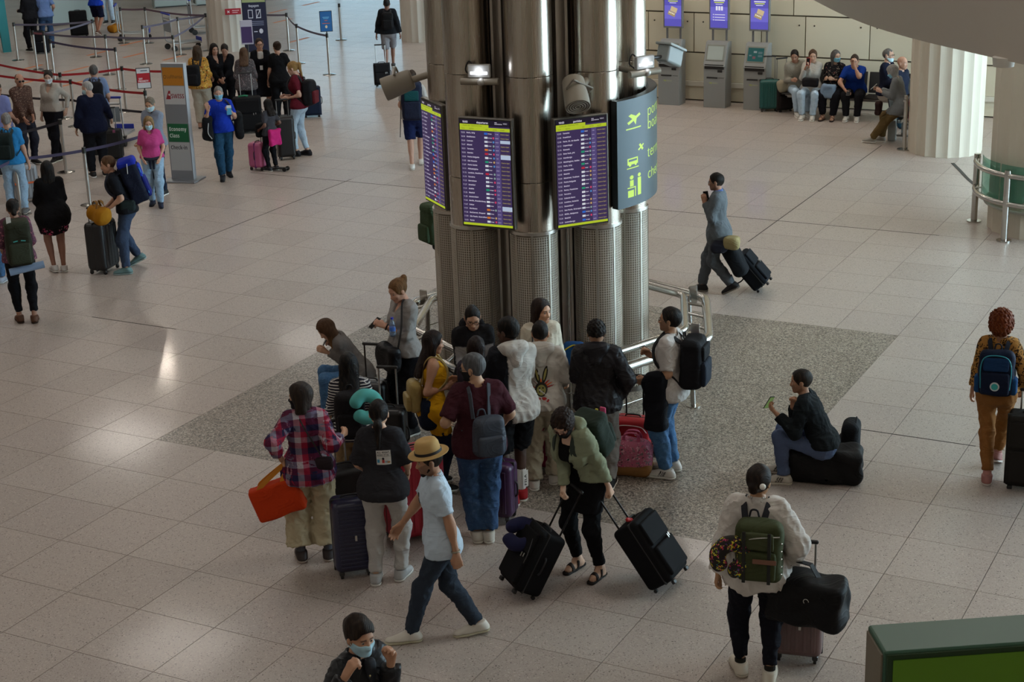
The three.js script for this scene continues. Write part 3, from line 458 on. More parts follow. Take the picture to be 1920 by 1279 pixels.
{
  const tg = box(TILE - 0.006, 0.02, TILE - 0.006, 0, -0.01, 0), gg = box(TILE - 0.002, 0.02, TILE - 0.002, 0, -0.01, 0), list = [];
  for (let i = -56; i < 26; i++) for (let j = -60; j < 32; j++) {
    const c = V((i + 0.5) * TILE, 0, (j + 0.5) * TILE); if (c.x < -49 || c.x > 20 || c.z < -49 || c.z > 25) continue;
    const d = c.clone().sub(CAM), w = d.dot(FW), gr = Math.abs(c.x) < 3.2 && Math.abs(c.z) < 3.2;
    let seen = false; if (w > 1) { const [x, y] = pixelOf(c); seen = x > -160 && x < 2080 && y > -60 && y < 1400; }
    list.push({ c, gr, k: seen ? d.length() : 1000 + d.length(), v: (i * 7 + j * 13 + (i * j) % 5 + 9000) % 5 });
  }
  list.sort((a, b) => a.k - b.k);
  const rest = new Map();
  list.forEach((t, n) => {
    const m = t.gr ? graniteMats[t.v % 3] : tileMats[t.v], turn = (t.v * 3 + Math.round(t.c.x + t.c.z + 200)) % 4 * Math.PI / 2;
    if (n < 300) { const q = mesh('floor_tile', t.gr ? gg : tg, m, floor); q.position.copy(t.c); q.rotation.y = turn; }
    else { if (!rest.has(m)) rest.set(m, []); rest.get(m).push([t.c, turn]); }
  });
  const M = new THREE.Matrix4();
  for (const [m, l] of rest) { const im = new THREE.InstancedMesh(graniteMats.includes(m) ? gg : tg, m, l.length); l.forEach(([c, a], i) => im.setMatrixAt(i, M.makeRotationY(a).setPosition(c))); im.name = 'distant_floor_tiles'; im.userData.kind = 'stuff'; im.receiveShadow = true; floor.add(im); }
}
for (const [a, b, c, d] of [[330, 467, 660, 336], [470, 324, 800, 357], [1400, 453, 1655, 273], [230, 570, 320, 622], [1210, 393, 1760, 442], [1600, 802, 1830, 836]]) { const p = at(a, b), q = at(c, d), v = q.clone().sub(p), alongX = Math.abs(v.x) > Math.abs(v.z), mid = p.clone().add(q).multiplyScalar(0.5), snap = (t) => Math.round(t / TILE) * TILE; mesh('expansion_joint', alongX ? box(Math.abs(v.x), 0.003, 0.014, mid.x, 0.0005, snap(mid.z)) : box(0.014, 0.003, Math.abs(v.z), snap(mid.x), 0.0005, mid.z), mat('#2e2925', 0.7), floor); }
// ---------------------------------------------------------------- hall shell
const darkRod = mat('#2a2826', 0.6), plaster = mat('#d2cabd', 0.9), concrete = mat('#a9a196', 0.85), steelFrame = mat('#5d6163', 0.5, 0.6);
const ceiling = struct('ceiling', box(72, 0.3, 78, -14, CEIL + 0.15, -12), mat('#b8b0a6', 0.95));
struct('wall_front', box(72, CEIL, 0.3, -14, CEIL / 2, 26.8), plaster);
struct('wall_left', box(0.3, CEIL, 78, -49.6, CEIL / 2, -12), plaster);
function glazed(name, len, axis, pos, sill, head, tint = '#ffffff') {   // wall with a long band of glazing: plinth, lintel, mullions and panes
  const wall = struct(name, merge(axis === 'x' ? [box(len, sill, 0.3, 0, sill / 2, 0), box(len, CEIL - head, 0.3, 0, (CEIL + head) / 2, 0)] : [box(0.3, sill, len, 0, sill / 2, 0), box(0.3, CEIL - head, len, 0, (CEIL + head) / 2, 0)]), plaster);
  wall.position.copy(pos); const n = Math.round(len / 2.6), glass = mat(tint, 0.02, 0, { transmission: 1, thickness: 0, ior: 1.45 });
  for (let i = 0; i <= n; i++) { const q = -len / 2 + i * len / n; mesh('mullion', axis === 'x' ? box(0.12, head - sill, 0.18, q, (head + sill) / 2, 0) : box(0.18, head - sill, 0.12, 0, (head + sill) / 2, q), steelFrame, wall); }
  for (let i = 0; i < n; i++) { const q = -len / 2 + (i + 0.5) * len / n, g = new THREE.PlaneGeometry(len / n - 0.12, head - sill); if (axis !== 'x') g.rotateY(Math.PI / 2); g.translate(axis === 'x' ? q : 0, (head + sill) / 2, axis === 'x' ? 0 : q); mesh('pane', g, glass, wall); }
  return wall;
}
glazed('wall_back', 8, 'x', V(-35, 0, -50.8), 0.4, 9.0, '#6a7276');
struct('wall_back_west', box(11, CEIL, 0.3, -44.5, CEIL / 2, -50.8), plaster);
struct('wall_back_east', box(53, CEIL, 0.3, -4.5, CEIL / 2, -50.8), plaster);
glazed('wall_right', 48, 'z', V(16.8, 0, -26.8), 0.4, 9.8);
struct('wall_right_front', box(0.3, CEIL, 29.6, 16.8, CEIL / 2, 12), plaster);
// ceiling panels
{
  const glow = new THREE.MeshStandardMaterial({ color: '#ffffff', emissive: PANEL_TINT, emissiveIntensity: 1.2, roughness: 0.6 });
  for (const [x, z, k] of PANELS) {
    const o = thing('ceiling_light', 'square warm white light panel fixed under the hall ceiling', 'ceiling light', V(x, CEIL, z), 0, 'ceiling light panels above the hall');
    mesh('housing', box(2.4, 0.1, 2.4, 0, -0.05, 0), mat('#55524e', 0.6), o); mesh('diffuser', box(2.2, 0.02, 2.2, 0, -0.11, 0), glow, o);
    const l = new THREE.RectAreaLight(PANEL_TINT, PANEL_LIGHT * k, 2.2, 2.2); l.position.set(x, CEIL - 0.13, z); l.lookAt(x, 0, z); l.name = 'ceiling_panel'; scene.add(l);
  }
}
// strip lights over the kiosk bay and a spot cluster above the left of the hall
for (let i = 0; i < 3; i++) {
  const x = -6 + i * 3.2, o = thing('strip_light', ['hanging strip light over the bay, end nearest the column', 'hanging strip light over the middle of the kiosk bay', 'hanging strip light over the wall bench'][i], 'ceiling light', V(x, 6.2, -14.6)); mesh('housing', rbox(2.6, 0.08, 0.3, 0.02), mat('#66625c', 0.5), o);
  mesh('diffuser', box(2.5, 0.015, 0.24, 0, -0.045, 0), new THREE.MeshStandardMaterial({ color: '#ffffff', emissive: '#ffedc8', emissiveIntensity: 1.5 }), o); for (const s of [-1, 1]) mesh('hanger', cyl(0.01, 0.01, CEIL - 6.2, s * 1.1, 0.03, 0, 6), darkRod, o);
  const l = new THREE.RectAreaLight('#fff0dc', 48, 2.5, 0.24); l.position.set(x, 6.14, -14.6); l.lookAt(x, 1.2, -16.6); l.name = 'strip_glow'; scene.add(l);
}
{
  const f = at(310, 691), q = f.clone().add(V(f.x - CAM.x, 0, f.z - CAM.z).multiplyScalar(CEIL / CAM.y)), o = thing('spot_cluster', 'cluster of small bright ceiling spots above the left of the hall', 'ceiling light', V(q.x, CEIL, q.z));
  mesh('mount', cyl(0.5, 0.5, 0.06, 0, -0.06, 0), mat('#4a4744', 0.6), o); for (let i = 0; i < 5; i++) { const a = i * 1.257, l = V(Math.cos(a) * 0.2, -0.1, Math.sin(a) * 0.2); mesh('lamp', new THREE.SphereGeometry(0.07, 12, 8).translate(l.x, l.y, l.z), new THREE.MeshStandardMaterial({ color: '#ffffff', emissive: '#fff2e0', emissiveIntensity: 26 }), o); const pl = new THREE.PointLight('#fff2e0', 5); pl.position.set(q.x + l.x, CEIL + l.y - 0.12, q.z + l.z); pl.castShadow = true; pl.name = 'spot_lamp'; scene.add(pl); }
}
// ---------------------------------------------------------------- wall with check-in kiosks: stone cladding panels
{
  const x0 = -8.6, x1 = 6.4, zf = -17.1, wall = struct('wall_kiosk', box(x1 - x0, CEIL, 0.3, (x0 + x1) / 2, CEIL / 2, zf - 0.2), mat('#54493a', 0.9));
  const pm = ['#c6bda6', '#c2b9a2', '#cac1aa', '#beb59e'].map((c, i) => mat(c, 0.75)), rows = [[0.02, 0.3], [0.42, 0.6], [1.04, 0.82], [1.88, 0.82], [2.72, 0.82], [3.56, 0.82], [4.4, 0.82], [5.24, 0.82], [6.08, 1.4], [7.5, 1.5]];
  rows.forEach(([y, h], r) => {
    let x = x0 - (r % 3) * 0.62, k = r; while (x < x1) { const w = [1.35, 1.05, 1.5, 0.95][k % 4], a = Math.max(x, x0), b = Math.min(x + w, x1); if (b - a > 0.1) { const p = mesh('panel', box(b - a - 0.022, h - 0.012, 0.05, (a + b) / 2, y + h / 2, zf - 0.025), pm[k % 4], wall); if (r > 1 && h < 1 && b - a > 0.9) for (const s of [-1, 1]) mesh('fixing_bolt', T(new THREE.CylinderGeometry(0.018, 0.018, 0.012, 8), (a + b) / 2 + s * (b - a) * 0.36, y + h * 0.78, zf + 0.003, Math.PI / 2), mat('#3a332b', 0.6), p); } x += w; k++; }
  });
  const rail = struct('baseboard_kiosk', box(x1 - x0, 0.1, 0.05, (x0 + x1) / 2, 0.37, zf + 0.02), mat('#c9c3b4', 0.6));
  const sock = thing('wall_socket', 'white double power socket low on the kiosk wall', 'socket', V(-3.72, 0.37, zf + 0.05)); mesh('plate', rbox(0.16, 0.09, 0.015, 0.01), mat('#ddd8cc', 0.5), sock); for (const s of [-1, 1]) mesh('outlet', T(new THREE.CylinderGeometry(0.025, 0.025, 0.01, 12), s * 0.038, 0, 0.008, Math.PI / 2), mat('#4a443c', 0.6), sock);
  const gp = thing('green_panel', 'narrow bright green panel edge beside the kiosk wall', 'panel', at(1216, 172)); mesh('board', rbox(0.05, 2.2, 0.5, 0.01, 0, 1.1, 0), mat('#2fa524', 0.5), gp); mesh('foot', box(0.2, 0.03, 0.6, 0, 0.015, 0), mat('#4a4a48', 0.6), gp);
}
// ---------------------------------------------------------------- fluted concrete pillars
function fluted(p, r, h, label, tint = '#bdb3a2') {
  const n = 20, sh = []; for (let i = 0; i < n; i++) for (let k = 0; k < 6; k++) { const a = (i + k / 6) / n * 6.28318, q = r * (1 - 0.035 * Math.sin(k / 6 * Math.PI)); sh.push(new THREE.Vector2(Math.cos(a) * q, Math.sin(a) * q)); }
  const g = new THREE.ExtrudeGeometry(new THREE.Shape(sh), { depth: h, bevelEnabled: false, curveSegments: 1 }).rotateX(-Math.PI / 2);
  const o = thing('fluted_pillar', label, 'pillar', p); mesh('shaft', g, mat(tint, 0.8), o);
  for (let y = 3.2; y < h; y += 3.2) mesh('joint_ring', cyl(r * 1.002, r * 1.002, 0.02, 0, y, 0, 60), mat('#8d8474', 0.9), o);
  return o;
}
fluted(V(1.18, 0, -13.85), 0.66, CEIL, 'thick fluted pale concrete pillar behind the red fire extinguisher');
fluted(V(3.95, 0, -9.05), 0.94, CEIL, 'thick fluted concrete pillar behind the curved steel and glass railing');
fluted(at(436, 92), 0.6, CEIL, 'white fluted pillar beside the navy baggage information board', '#b5aea2');
fluted(at(794, 74), 0.6, CEIL, 'white fluted pillar in the far hall left of the steel column', '#b5aea2');
// ---------------------------------------------------------------- curved balcony edge, upper right
{
  const H0 = 4.2, pts = [[1380, -90], [1525, 0], [1620, 44], [1710, 72], [1840, 103], [1960, 130], [2120, 160]].map(([x, y]) => at(x, y, H0)), cv = new THREE.CatmullRomCurve3(pts), N = 40, sh = new THREE.Shape();
  const out = cv.getPoints(N), inn = out.map((p, i) => { const t = out[Math.min(i + 1, N)].clone().sub(out[Math.max(i - 1, 0)]).normalize(); return p.clone().add(V(t.z, 0, -t.x).multiplyScalar(1.6)); });
  out.forEach((p, i) => i ? sh.lineTo(p.x, -p.z) : sh.moveTo(p.x, -p.z)); inn.reverse().forEach((p) => sh.lineTo(p.x, -p.z)); sh.closePath();
  const g = new THREE.ExtrudeGeometry(sh, { depth: 1.9, bevelEnabled: false }).rotateX(-Math.PI / 2).translate(0, H0, 0);
  tag(mesh('curved_balcony', g, mat('#c0b6aa', 0.8)), 'curved grey concrete balcony edge crossing above the fluted pillars', 'balcony');
  const d = thing('downlight', 'small round spotlight under the curved grey balcony edge', 'spotlight', at(1873, 118, H0).add(V(0, -0.06, -0.2))); mesh('can', cyl(0.09, 0.1, 0.08, 0, 0, 0), mat('#cfcac0', 0.5), d); mesh('lamp_lens', cyl(0.06, 0.06, 0.01, 0, -0.008, 0), mat('#e8e2d2', 0.4), d);
}
// ---------------------------------------------------------------- steel column of eight drums
const steel = (() => {
  const t = canvasTex(256, 64, (c, w, h) => { for (let x = 0; x < w; x++) { const v = 190 + Math.round(14 * Math.sin(x * 0.37) + 10 * Math.sin(x * 1.7 + 1) + 8 * Math.sin(x * 3.1 + 2)); c.fillStyle = `rgb(${v},${v},${v})`; c.fillRect(x, 0, 1, h); } }, [1, 1], false);
  return mat('#bdb4a8', 0.37, 1.0, { roughnessMap: t });
})();
const tubeSteel = mat('#b9b7b2', 0.22, 1.0), darkMetal = mat('#2d2b29', 0.5, 0.4), CC = V(-0.065, 0, 0.034);
{
  const col = thing('steel_column', 'bundle of round brushed steel drums forming the central column', 'column', CC), RR = 0.95, r = 0.247;
  mesh('core', cyl(0.74, 0.74, CEIL, 0, 0, 0, 48), mat('#8d857b', 0.4, 0.9), col);
  // perforated cover: a lattice of thin rings and uprights
  const RIM = 2.13, grid = [];
  const lattice = (() => { const gs = []; for (let i = 0; i < 60; i++) { const a = i / 60 * 6.28318; gs.push(box(0.006, RIM - 0.1, 0.004, 0, 0.05 + (RIM - 0.1) / 2, 0).translate(0, 0, r + 0.004).rotateY(a)); } for (let y = 0.08; y < RIM - 0.05; y += 0.027) gs.push(new THREE.CylinderGeometry(r + 0.0045, r + 0.0045, 0.006, 40, 1, true).translate(0, y, 0)); return merge(gs); })();
  const seam = box(0.022, RIM - 0.06, 0.008, 0, 0.03 + (RIM - 0.06) / 2, r + 0.007);
  const inner = cyl(r - 0.03, r - 0.03, RIM, 0, 0, 0, 32), skirt = cyl(r + 0.012, r + 0.012, 0.06, 0, 0, 0, 40), rim = cyl(r + 0.014, r + 0.014, 0.035, 0, RIM - 0.03, 0, 48);
  const levels = [[RIM, 2.66], [2.665, 3.76], [3.765, 6.4], [6.405, 9.0], [9.005, CEIL]];
  const drumG = levels.map(([a, b]) => { const bv = 0.004; return new THREE.LatheGeometry([[r - 0.012, a], [r - bv, a], [r, a + bv], [r, b - bv], [r - bv, b], [r - 0.012, b]].map((q) => new THREE.Vector2(...q)), 48); });
  for (let k = 0; k < 8; k++) {
    const a = R(22.5 + 45 * k), x = Math.sin(a) * RR, z = Math.cos(a) * RR;
    drumG.forEach((g) => mesh('drum', g, steel, col).position.set(x, 0, z));
    const c = mesh('perforated_cover', lattice, mat('#cfc6b8', 0.5, 0.3), col); c.position.set(x, 0, z); c.rotation.y = a;
    for (let q = 0; q < 8; q++) { const sm = mesh('seam_strip', seam, mat('#b8b2a6', 0.35, 0.8), c); sm.rotation.y = q / 8 * 6.28318; }
    mesh('liner', inner, mat('#8f8576', 0.7, 0), c); mesh('skirting', skirt, mat('#77716a', 0.4, 0.8), c); mesh('rim', rim, mat('#c2beb6', 0.3, 0.9), c);
    const b = R(45 * k), fl = mesh('channel', merge([box(0.1, CEIL, 0.04, 0, CEIL / 2, 0.8), box(0.03, CEIL, 0.1, -0.05, CEIL / 2, 0.84), box(0.03, CEIL, 0.1, 0.05, CEIL / 2, 0.84)]), mat('#a39c93', 0.4, 0.85), col); fl.rotation.y = b;
  }
  const cond = mesh('conduit', cyl(0.018, 0.018, 2.6, 0, 0, 0, 10), tubeSteel, col); cond.position.set(Math.sin(R(45)) * 0.93, 0, Math.cos(R(45)) * 0.93);
}
// leaning rail around the column: two tubes with rungs, posts and flat brackets
{
  const o = thing('leaning_rail', 'octagonal stainless steel double tube rail around the steel column', 'railing', CC), FIT = [0.97, 1, 1, 1, 0.96, 0.9, 0.85, 0.88], P = (rad, h, k) => V(Math.sin(R(45 * k)) * rad * FIT[k % 8], h, Math.cos(R(45 * k)) * rad * FIT[k % 8]);
  for (const [rad, h, t, nm] of [[2.02, 0.8, 0.054, 'outer_tube'], [1.74, 0.87, 0.044, 'inner_tube']]) {
    const path = new THREE.CurvePath(); for (let k = 0; k < 8; k++) { const a = P(rad, h, k), b = P(rad, h, k + 1), c = P(rad, h, k + 2), m0 = a.clone().lerp(b, 0.1), m1 = a.clone().lerp(b, 0.9), m2 = b.clone().lerp(c, 0.1); path.add(new THREE.LineCurve3(m0, m1)); path.add(new THREE.QuadraticBezierCurve3(m1, b, m2)); }
    mesh(nm, new THREE.TubeGeometry(path, 256, t, 12, true), tubeSteel, o);
  }
  for (let k = 0; k < 8; k++) {
    for (const f of [0.22, 0.5, 0.78]) { const a = P(2.02, 0.8, k).lerp(P(2.02, 0.8, k + 1), f), b = P(1.74, 0.87, k).lerp(P(1.74, 0.87, k + 1), f); mesh('rung', bar(a, b, 0.018), tubeSteel, o); }
    const a = P(1.84, 0, k), b = P(1.8, 0.86, k); mesh('post', bar(a, b, 0.03, 14), tubeSteel, o); const f = mesh('foot_plate', cyl(0.08, 0.08, 0.012, a.x, 0, a.z), tubeSteel, o);
    const br = mesh('bracket', new RoundedBoxGeometry(0.1, 0.22, 0.012, 2, 0.005), tubeSteel, o); br.position.copy(P(1.86, 0.86, k)); br.rotation.y = R(45 * k + 90);
    for (const h of [0.3, 0.52]) mesh('wire', bar(P(1.84, h, k), P(1.84, h, k + 1), 0.006, 6), tubeSteel, o);
  }
}
// ---------------------------------------------------------------- luggage and bags
function blobF(c, X, Y, Z, w, h, d, r, fold = 0.006, fq = 22, ph = 0) {   // soft rounded box field
  const a = w / 2 - r, b = h / 2 - r, e = d / 2 - r;
  return (x, y, z) => {
    const px = x - c.x, py = y - c.y, pz = z - c.z, qx = Math.abs(px * X.x + py * X.y + pz * X.z) - a, qy = Math.abs(px * Y.x + py * Y.y + pz * Y.z) - b, qz = Math.abs(px * Z.x + py * Z.y + pz * Z.z) - e;
    const m = Math.max(qx, 0), n = Math.max(qy, 0), o = Math.max(qz, 0);
    return Math.sqrt(m * m + n * n + o * o) + Math.min(Math.max(qx, qy, qz), 0) - r + (fold ? noise3(x * fq + ph, y * fq + ph * 1.3, z * fq) * fold : 0);
  };
}
const AX = [V(1, 0, 0), V(0, 1, 0), V(0, 0, 1)];
function boundBox(c, X, Y, Z, w, h, d, pad) { const ps = []; for (const a of [-1, 1]) for (const b of [-1, 1]) for (const e of [-1, 1]) ps.push(c.clone().addScaledVector(X, a * w / 2).addScaledVector(Y, b * h / 2).addScaledVector(Z, e * d / 2)); return bounds(ps, pad); }
function blob(name, parent, c, w, h, d, r, look, ax = AX, fold = 0.006, cell = 0.016, fq = 22) {
  const f = blobF(c, ...ax, w, h, d, r, fold, fq, c.x * 5 + c.z * 3 + w * 20), g = netMesh(f, ...boundBox(c, ...ax, w, h, d, 0.035), cell, null, look.map ? true : 'flow'), bump = { bumpMap: bumpCloth, bumpScale: 0.005 };
  return mesh(name, g, look.map ? clothMat(look, bump) : mat(look.color, look.rough ?? 0.85, look.metal ?? 0, { specularIntensity: 0.35, ...bump }), parent);
}
// suitcase on the floor; opts: w, h, d, color, kind 'hard'|'soft', ribs 'v'|'h'|null, handle length, tilt degrees (top leans towards its back), face
function suitcase(p, face, label, o) {
  const g = thing(o.name || 'suitcase', label, 'suitcase', p, heading(p, face), o.group), { w = 0.44, h = 0.6, d = 0.25, color = '#222', kind = 'hard' } = o, wheelH = kind === 'hard' ? 0.055 : 0.035;
  const tilt = new THREE.Group(); const body = [];
  const rough = o.rough ?? (kind === 'hard' ? 0.35 : 0.85), M = mat(color, rough, o.metal || 0, kind === 'soft' ? { specularIntensity: 0.3 } : null), black = mat('#151515', 0.55), y0 = wheelH, c = V(0, y0 + h / 2, 0);
  const tl = R(-(o.tilt || 0)), piv = V(0, wheelH * 0.5, -d / 2 + 0.03), turnG = (geo) => { if (tl) { geo.translate(-piv.x, -piv.y, -piv.z); geo.rotateX(tl); geo.translate(piv.x, piv.y, piv.z); } return geo; };
  const put = (name, geo, m, parent = g) => mesh(name, turnG(geo), m, parent);
  const shell = put('shell', rbox(w, h, d, kind === 'hard' ? 0.06 : 0.045, c.x, c.y, c.z, 4), M);
  put('zip_band', rbox(w + 0.006, h + 0.006, kind === 'hard' ? 0.022 : 0.014, 0.01, c.x, c.y, kind === 'hard' ? 0 : d * 0.22, 3), mat(o.band || '#1a1a1a', 0.6), shell);
  if (o.ribs === 'v') { const n = o.n || 7; for (let i = 0; i < n; i++) { const x = (i - (n - 1) / 2) * (w - 0.13) / (n - 1); for (const s of [1, -1]) put('rib', rbox((w - 0.1) / n * 0.6, h - 0.12, 0.016, 0.007, x, c.y, s * (d / 2)), M, shell); } }
  if (o.ribs === 'h') { const n = o.n || 12; for (let i = 0; i < n; i++) { const y = c.y + (i - (n - 1) / 2) * (h - 0.12) / (n - 1); for (const s of [1, -1]) put('rib', rbox(w - 0.09, (h - 0.1) / n * 0.6, 0.014, 0.006, 0, y, s * (d / 2)), M, shell); } }
  if (kind === 'soft') { put('front_pocket', rbox(w * 0.86, h * 0.46, 0.05, 0.022, 0, c.y - h * 0.2, d / 2 + 0.008, 3), M, shell); put('front_pocket', rbox(w * 0.86, h * 0.36, 0.035, 0.016, 0, c.y + h * 0.25, d / 2 + 0.006, 3), M, shell); put('zip_pull', rbox(0.012, 0.04, 0.008, 0.003, w * 0.2, c.y + h * 0.03, d / 2 + 0.035), mat('#b8b6b0', 0.3, 0.9), shell); put('zip_pull', rbox(0.012, 0.035, 0.008, 0.003, w * 0.28, c.y + h * 0.04, d / 2 + 0.03), mat('#b8b6b0', 0.3, 0.9), shell); }
  put('grip', tube([[-0.08, y0 + h - 0.002, 0], [-0.06, y0 + h + 0.022, 0], [0.06, y0 + h + 0.022, 0], [0.08, y0 + h - 0.002, 0]], 0.009, 14, 6), black);
  put('side_grip', tube([[w / 2 - 0.002, c.y - 0.08, 0], [w / 2 + 0.022, c.y - 0.05, 0], [w / 2 + 0.022, c.y + 0.05, 0], [w / 2 - 0.002, c.y + 0.08, 0]], 0.009, 14, 6), black);
  const wg = new THREE.CylinderGeometry(wheelH * 0.5, wheelH * 0.5, 0.022, 16).rotateZ(Math.PI / 2);
  for (const sx of [-1, 1]) for (const sz of kind === 'hard' ? [-1, 1] : [-1]) { const wh = put('wheel', wg.clone().translate(sx * (w / 2 - 0.05), wheelH * 0.5, sz * (d / 2 - 0.04)), mat('#1b1b1b', 0.7)); if (kind === 'hard') put('fork', rbox(0.045, 0.04, 0.045, 0.012, sx * (w / 2 - 0.05), wheelH * 0.9, sz * (d / 2 - 0.04)), mat('#2c2c2c', 0.5), wh); }
  if (kind === 'soft') for (const sx of [-1, 1]) put('foot', rbox(0.05, 0.035, 0.03, 0.008, sx * (w / 2 - 0.06), wheelH / 2, d / 2 - 0.03), black);
  if (o.handle) { const z = -d / 2 + 0.045, hw = o.handleW ?? 0.11, tb = mat(o.tube || '#9a9894', 0.3, 0.9), t = put('handle_grip', rbox(hw * 2 + 0.045, 0.032, 0.032, 0.014, 0, y0 + h + o.handle, z), black); for (const s of [-1, 1]) put('handle_tube', cyl(0.009, 0.009, o.handle, s * hw, y0 + h, z, 10), tb, t); }
  if (o.tag) { const t = put('luggage_tag', rbox(0.05, 0.09, 0.008, 0.004, 0.1, y0 + h - 0.03, d / 2 + 0.01), mat(o.tag, 0.6)); }
  if (o.lock) put('lock', rbox(0.02, 0.05, 0.015, 0.004, 0.02, c.y, d / 2 + 0.012), mat('#c8c6c0', 0.3, 0.8));
  g.userData.top = y0 + h; if (o.more) o.more(g, put, c, { w, h, d, y0 }); return g;
}
// an object carried on a figure, built in the figure's own axes
function carried(J, name, label, category, group) { const o = thing(name, label, category, J.g.position, J.g.rotation.y, group); o.scale.copy(J.g.scale); return o; }
function strapPts(list, J, e) { return list.map((q) => J.up(q[0], q[1], q[2], e)); }
function backpack(J, label, o = {}) {
  const { w = 0.3, h = 0.44, d = 0.17, color = '#1b1c20', y = 0.27, drop = 0 } = o, g = carried(J, o.name || 'backpack', label, 'backpack'), { X, U, F } = J, ax = [X, U, F], zb = -(0.115 + (o.out ?? 0.015) + d / 2), look = { color, rough: o.rough ?? 0.8, map: o.map };
  const c = J.up(o.x || 0, y - drop, zb);
  const main = blob('main_bag', g, c, w, h, d, Math.min(0.062, d / 2 - 0.005), look, ax, 0.009, o.cell || 0.015);
  blob('front_pocket', g, c.clone().addScaledVector(U, -h * 0.17).addScaledVector(F, -d / 2 - 0.012), w * 0.8, h * 0.5, 0.06, 0.026, { color: o.pocket || color, rough: look.rough, map: o.pocket ? null : o.map }, ax, 0.004, 0.014);
  if (o.upper) blob('upper_pocket', g, c.clone().addScaledVector(U, h * 0.24).addScaledVector(F, -d / 2 - 0.004), w * 0.72, h * 0.3, 0.045, 0.02, { color: o.upper, rough: look.rough }, ax, 0.003, 0.014);
  if (o.lid) blob('top_lid', g, c.clone().addScaledVector(U, h / 2 + 0.0), w * 0.96, 0.13, d * 1.05, 0.055, { color: o.lid, rough: look.rough }, ax, 0.006, 0.015);
  mesh('grab_loop', tube([J.up(-0.035, y + h / 2 - drop - 0.01, zb + d / 2 - 0.02), J.up(-0.02, y + h / 2 - drop + 0.04, zb + d / 2 - 0.02), J.up(0.02, y + h / 2 - drop + 0.04, zb + d / 2 - 0.02), J.up(0.035, y + h / 2 - drop - 0.01, zb + d / 2 - 0.02)], 0.008, 12, 5), mat(o.strap || color, 0.85), g);
  const sm = mat(o.strap || color, 0.85), top = y + h / 2 - drop - 0.04, bot = Math.max(y - h / 2 - drop + 0.04, 0.02), sp = o.spread ?? 0.085, fz = (J.fem ? 0.128 : 0.122) + (o.bulk || 0.008);
  for (const s of o.one ? [o.one] : [1, -1]) {
    const q = [[s * sp * 0.8, top, zb + d / 2], [s * sp, 0.5, -0.09], [s * (sp + 0.012), 0.545, -0.015], [s * (sp + 0.014), 0.5, 0.075], [s * (sp + 0.02), 0.4, fz], [s * (sp + 0.05), 0.28, fz - 0.02], [s * (J.fem ? 0.15 : 0.165), 0.2, 0.03], [s * 0.155, 0.14, -0.06], [s * w * 0.4, bot, zb + d / 2]];
    const cv = new THREE.CatmullRomCurve3(q.map((a) => J.up(...a))), pts = cv.getPoints(28), outs = pts.map((p) => { const v = p.clone().sub(J.up(0, 0.33, -0.01)); return v; });
    mesh('shoulder_strap', ribbon(pts, outs, o.strapW ?? 0.045, 0.012), sm, g);
  }
  if (o.pipe) { const e = J.up(0, 0, 0); const q = (a, b) => c.clone().addScaledVector(X, a).addScaledVector(U, b).addScaledVector(F, -d / 2 - 0.008); mesh('piping', tube([q(-w * 0.4, -h * 0.3), q(-w * 0.42, h * 0.2), q(-w * 0.25, h * 0.42), q(w * 0.25, h * 0.42), q(w * 0.42, h * 0.2), q(w * 0.4, -h * 0.3)], 0.006, 40, 5), mat(o.pipe, 0.6), g); }
  if (o.more) o.more(g, c, ax, { w, h, d }, J);
  return g;
}
// bag held in a hand: J grip index, size, colour
function toteBag(J, i, label, o) {
  const g = carried(J, o.name || 'tote_bag', label, o.cat || 'bag'), hp = J['grip' + i].clone(), s = o.yaw || 0, ax = [V(Math.cos(s), 0, -Math.sin(s)), V(0, 1, 0), V(Math.sin(s), 0, Math.cos(s))], drop = o.drop ?? 0.16, c = hp.clone().add(V(o.dx || 0, -drop - o.h / 2, o.dz || 0));
  if (o.roll) { const q = new THREE.Quaternion().setFromAxisAngle(ax[2], o.roll); ax[0].applyQuaternion(q); ax[1].applyQuaternion(q); }
  blob('bag_body', g, c, o.w, o.h, o.d, o.r ?? 0.03, { color: o.color, rough: o.rough ?? 0.75 }, ax, o.fold ?? 0.008, 0.016, 18);
  for (const sz of [1, -1]) { const q = (a, b) => c.clone().addScaledVector(ax[0], a * o.w).addScaledVector(ax[1], b).addScaledVector(ax[2], sz * o.d * 0.35), pts = [q(-0.26, o.h * 0.2), q(-0.24, o.h / 2), hp.clone().addScaledVector(ax[0], -0.03).addScaledVector(ax[2], sz * 0.01), hp.clone().addScaledVector(ax[0], 0.03).addScaledVector(ax[2], sz * 0.01), q(0.24, o.h / 2), q(0.26, o.h * 0.2)], cv = new THREE.CatmullRomCurve3(pts, false, 'catmullrom', 0.3).getPoints(24); mesh('handle_strap', ribbon(cv, cv.map(() => ax[2].clone().multiplyScalar(sz)), o.sw ?? 0.03, 0.006), mat(o.strap || o.color, 0.75), g); }
  if (o.more) o.more(g, c, ax); return g;
}
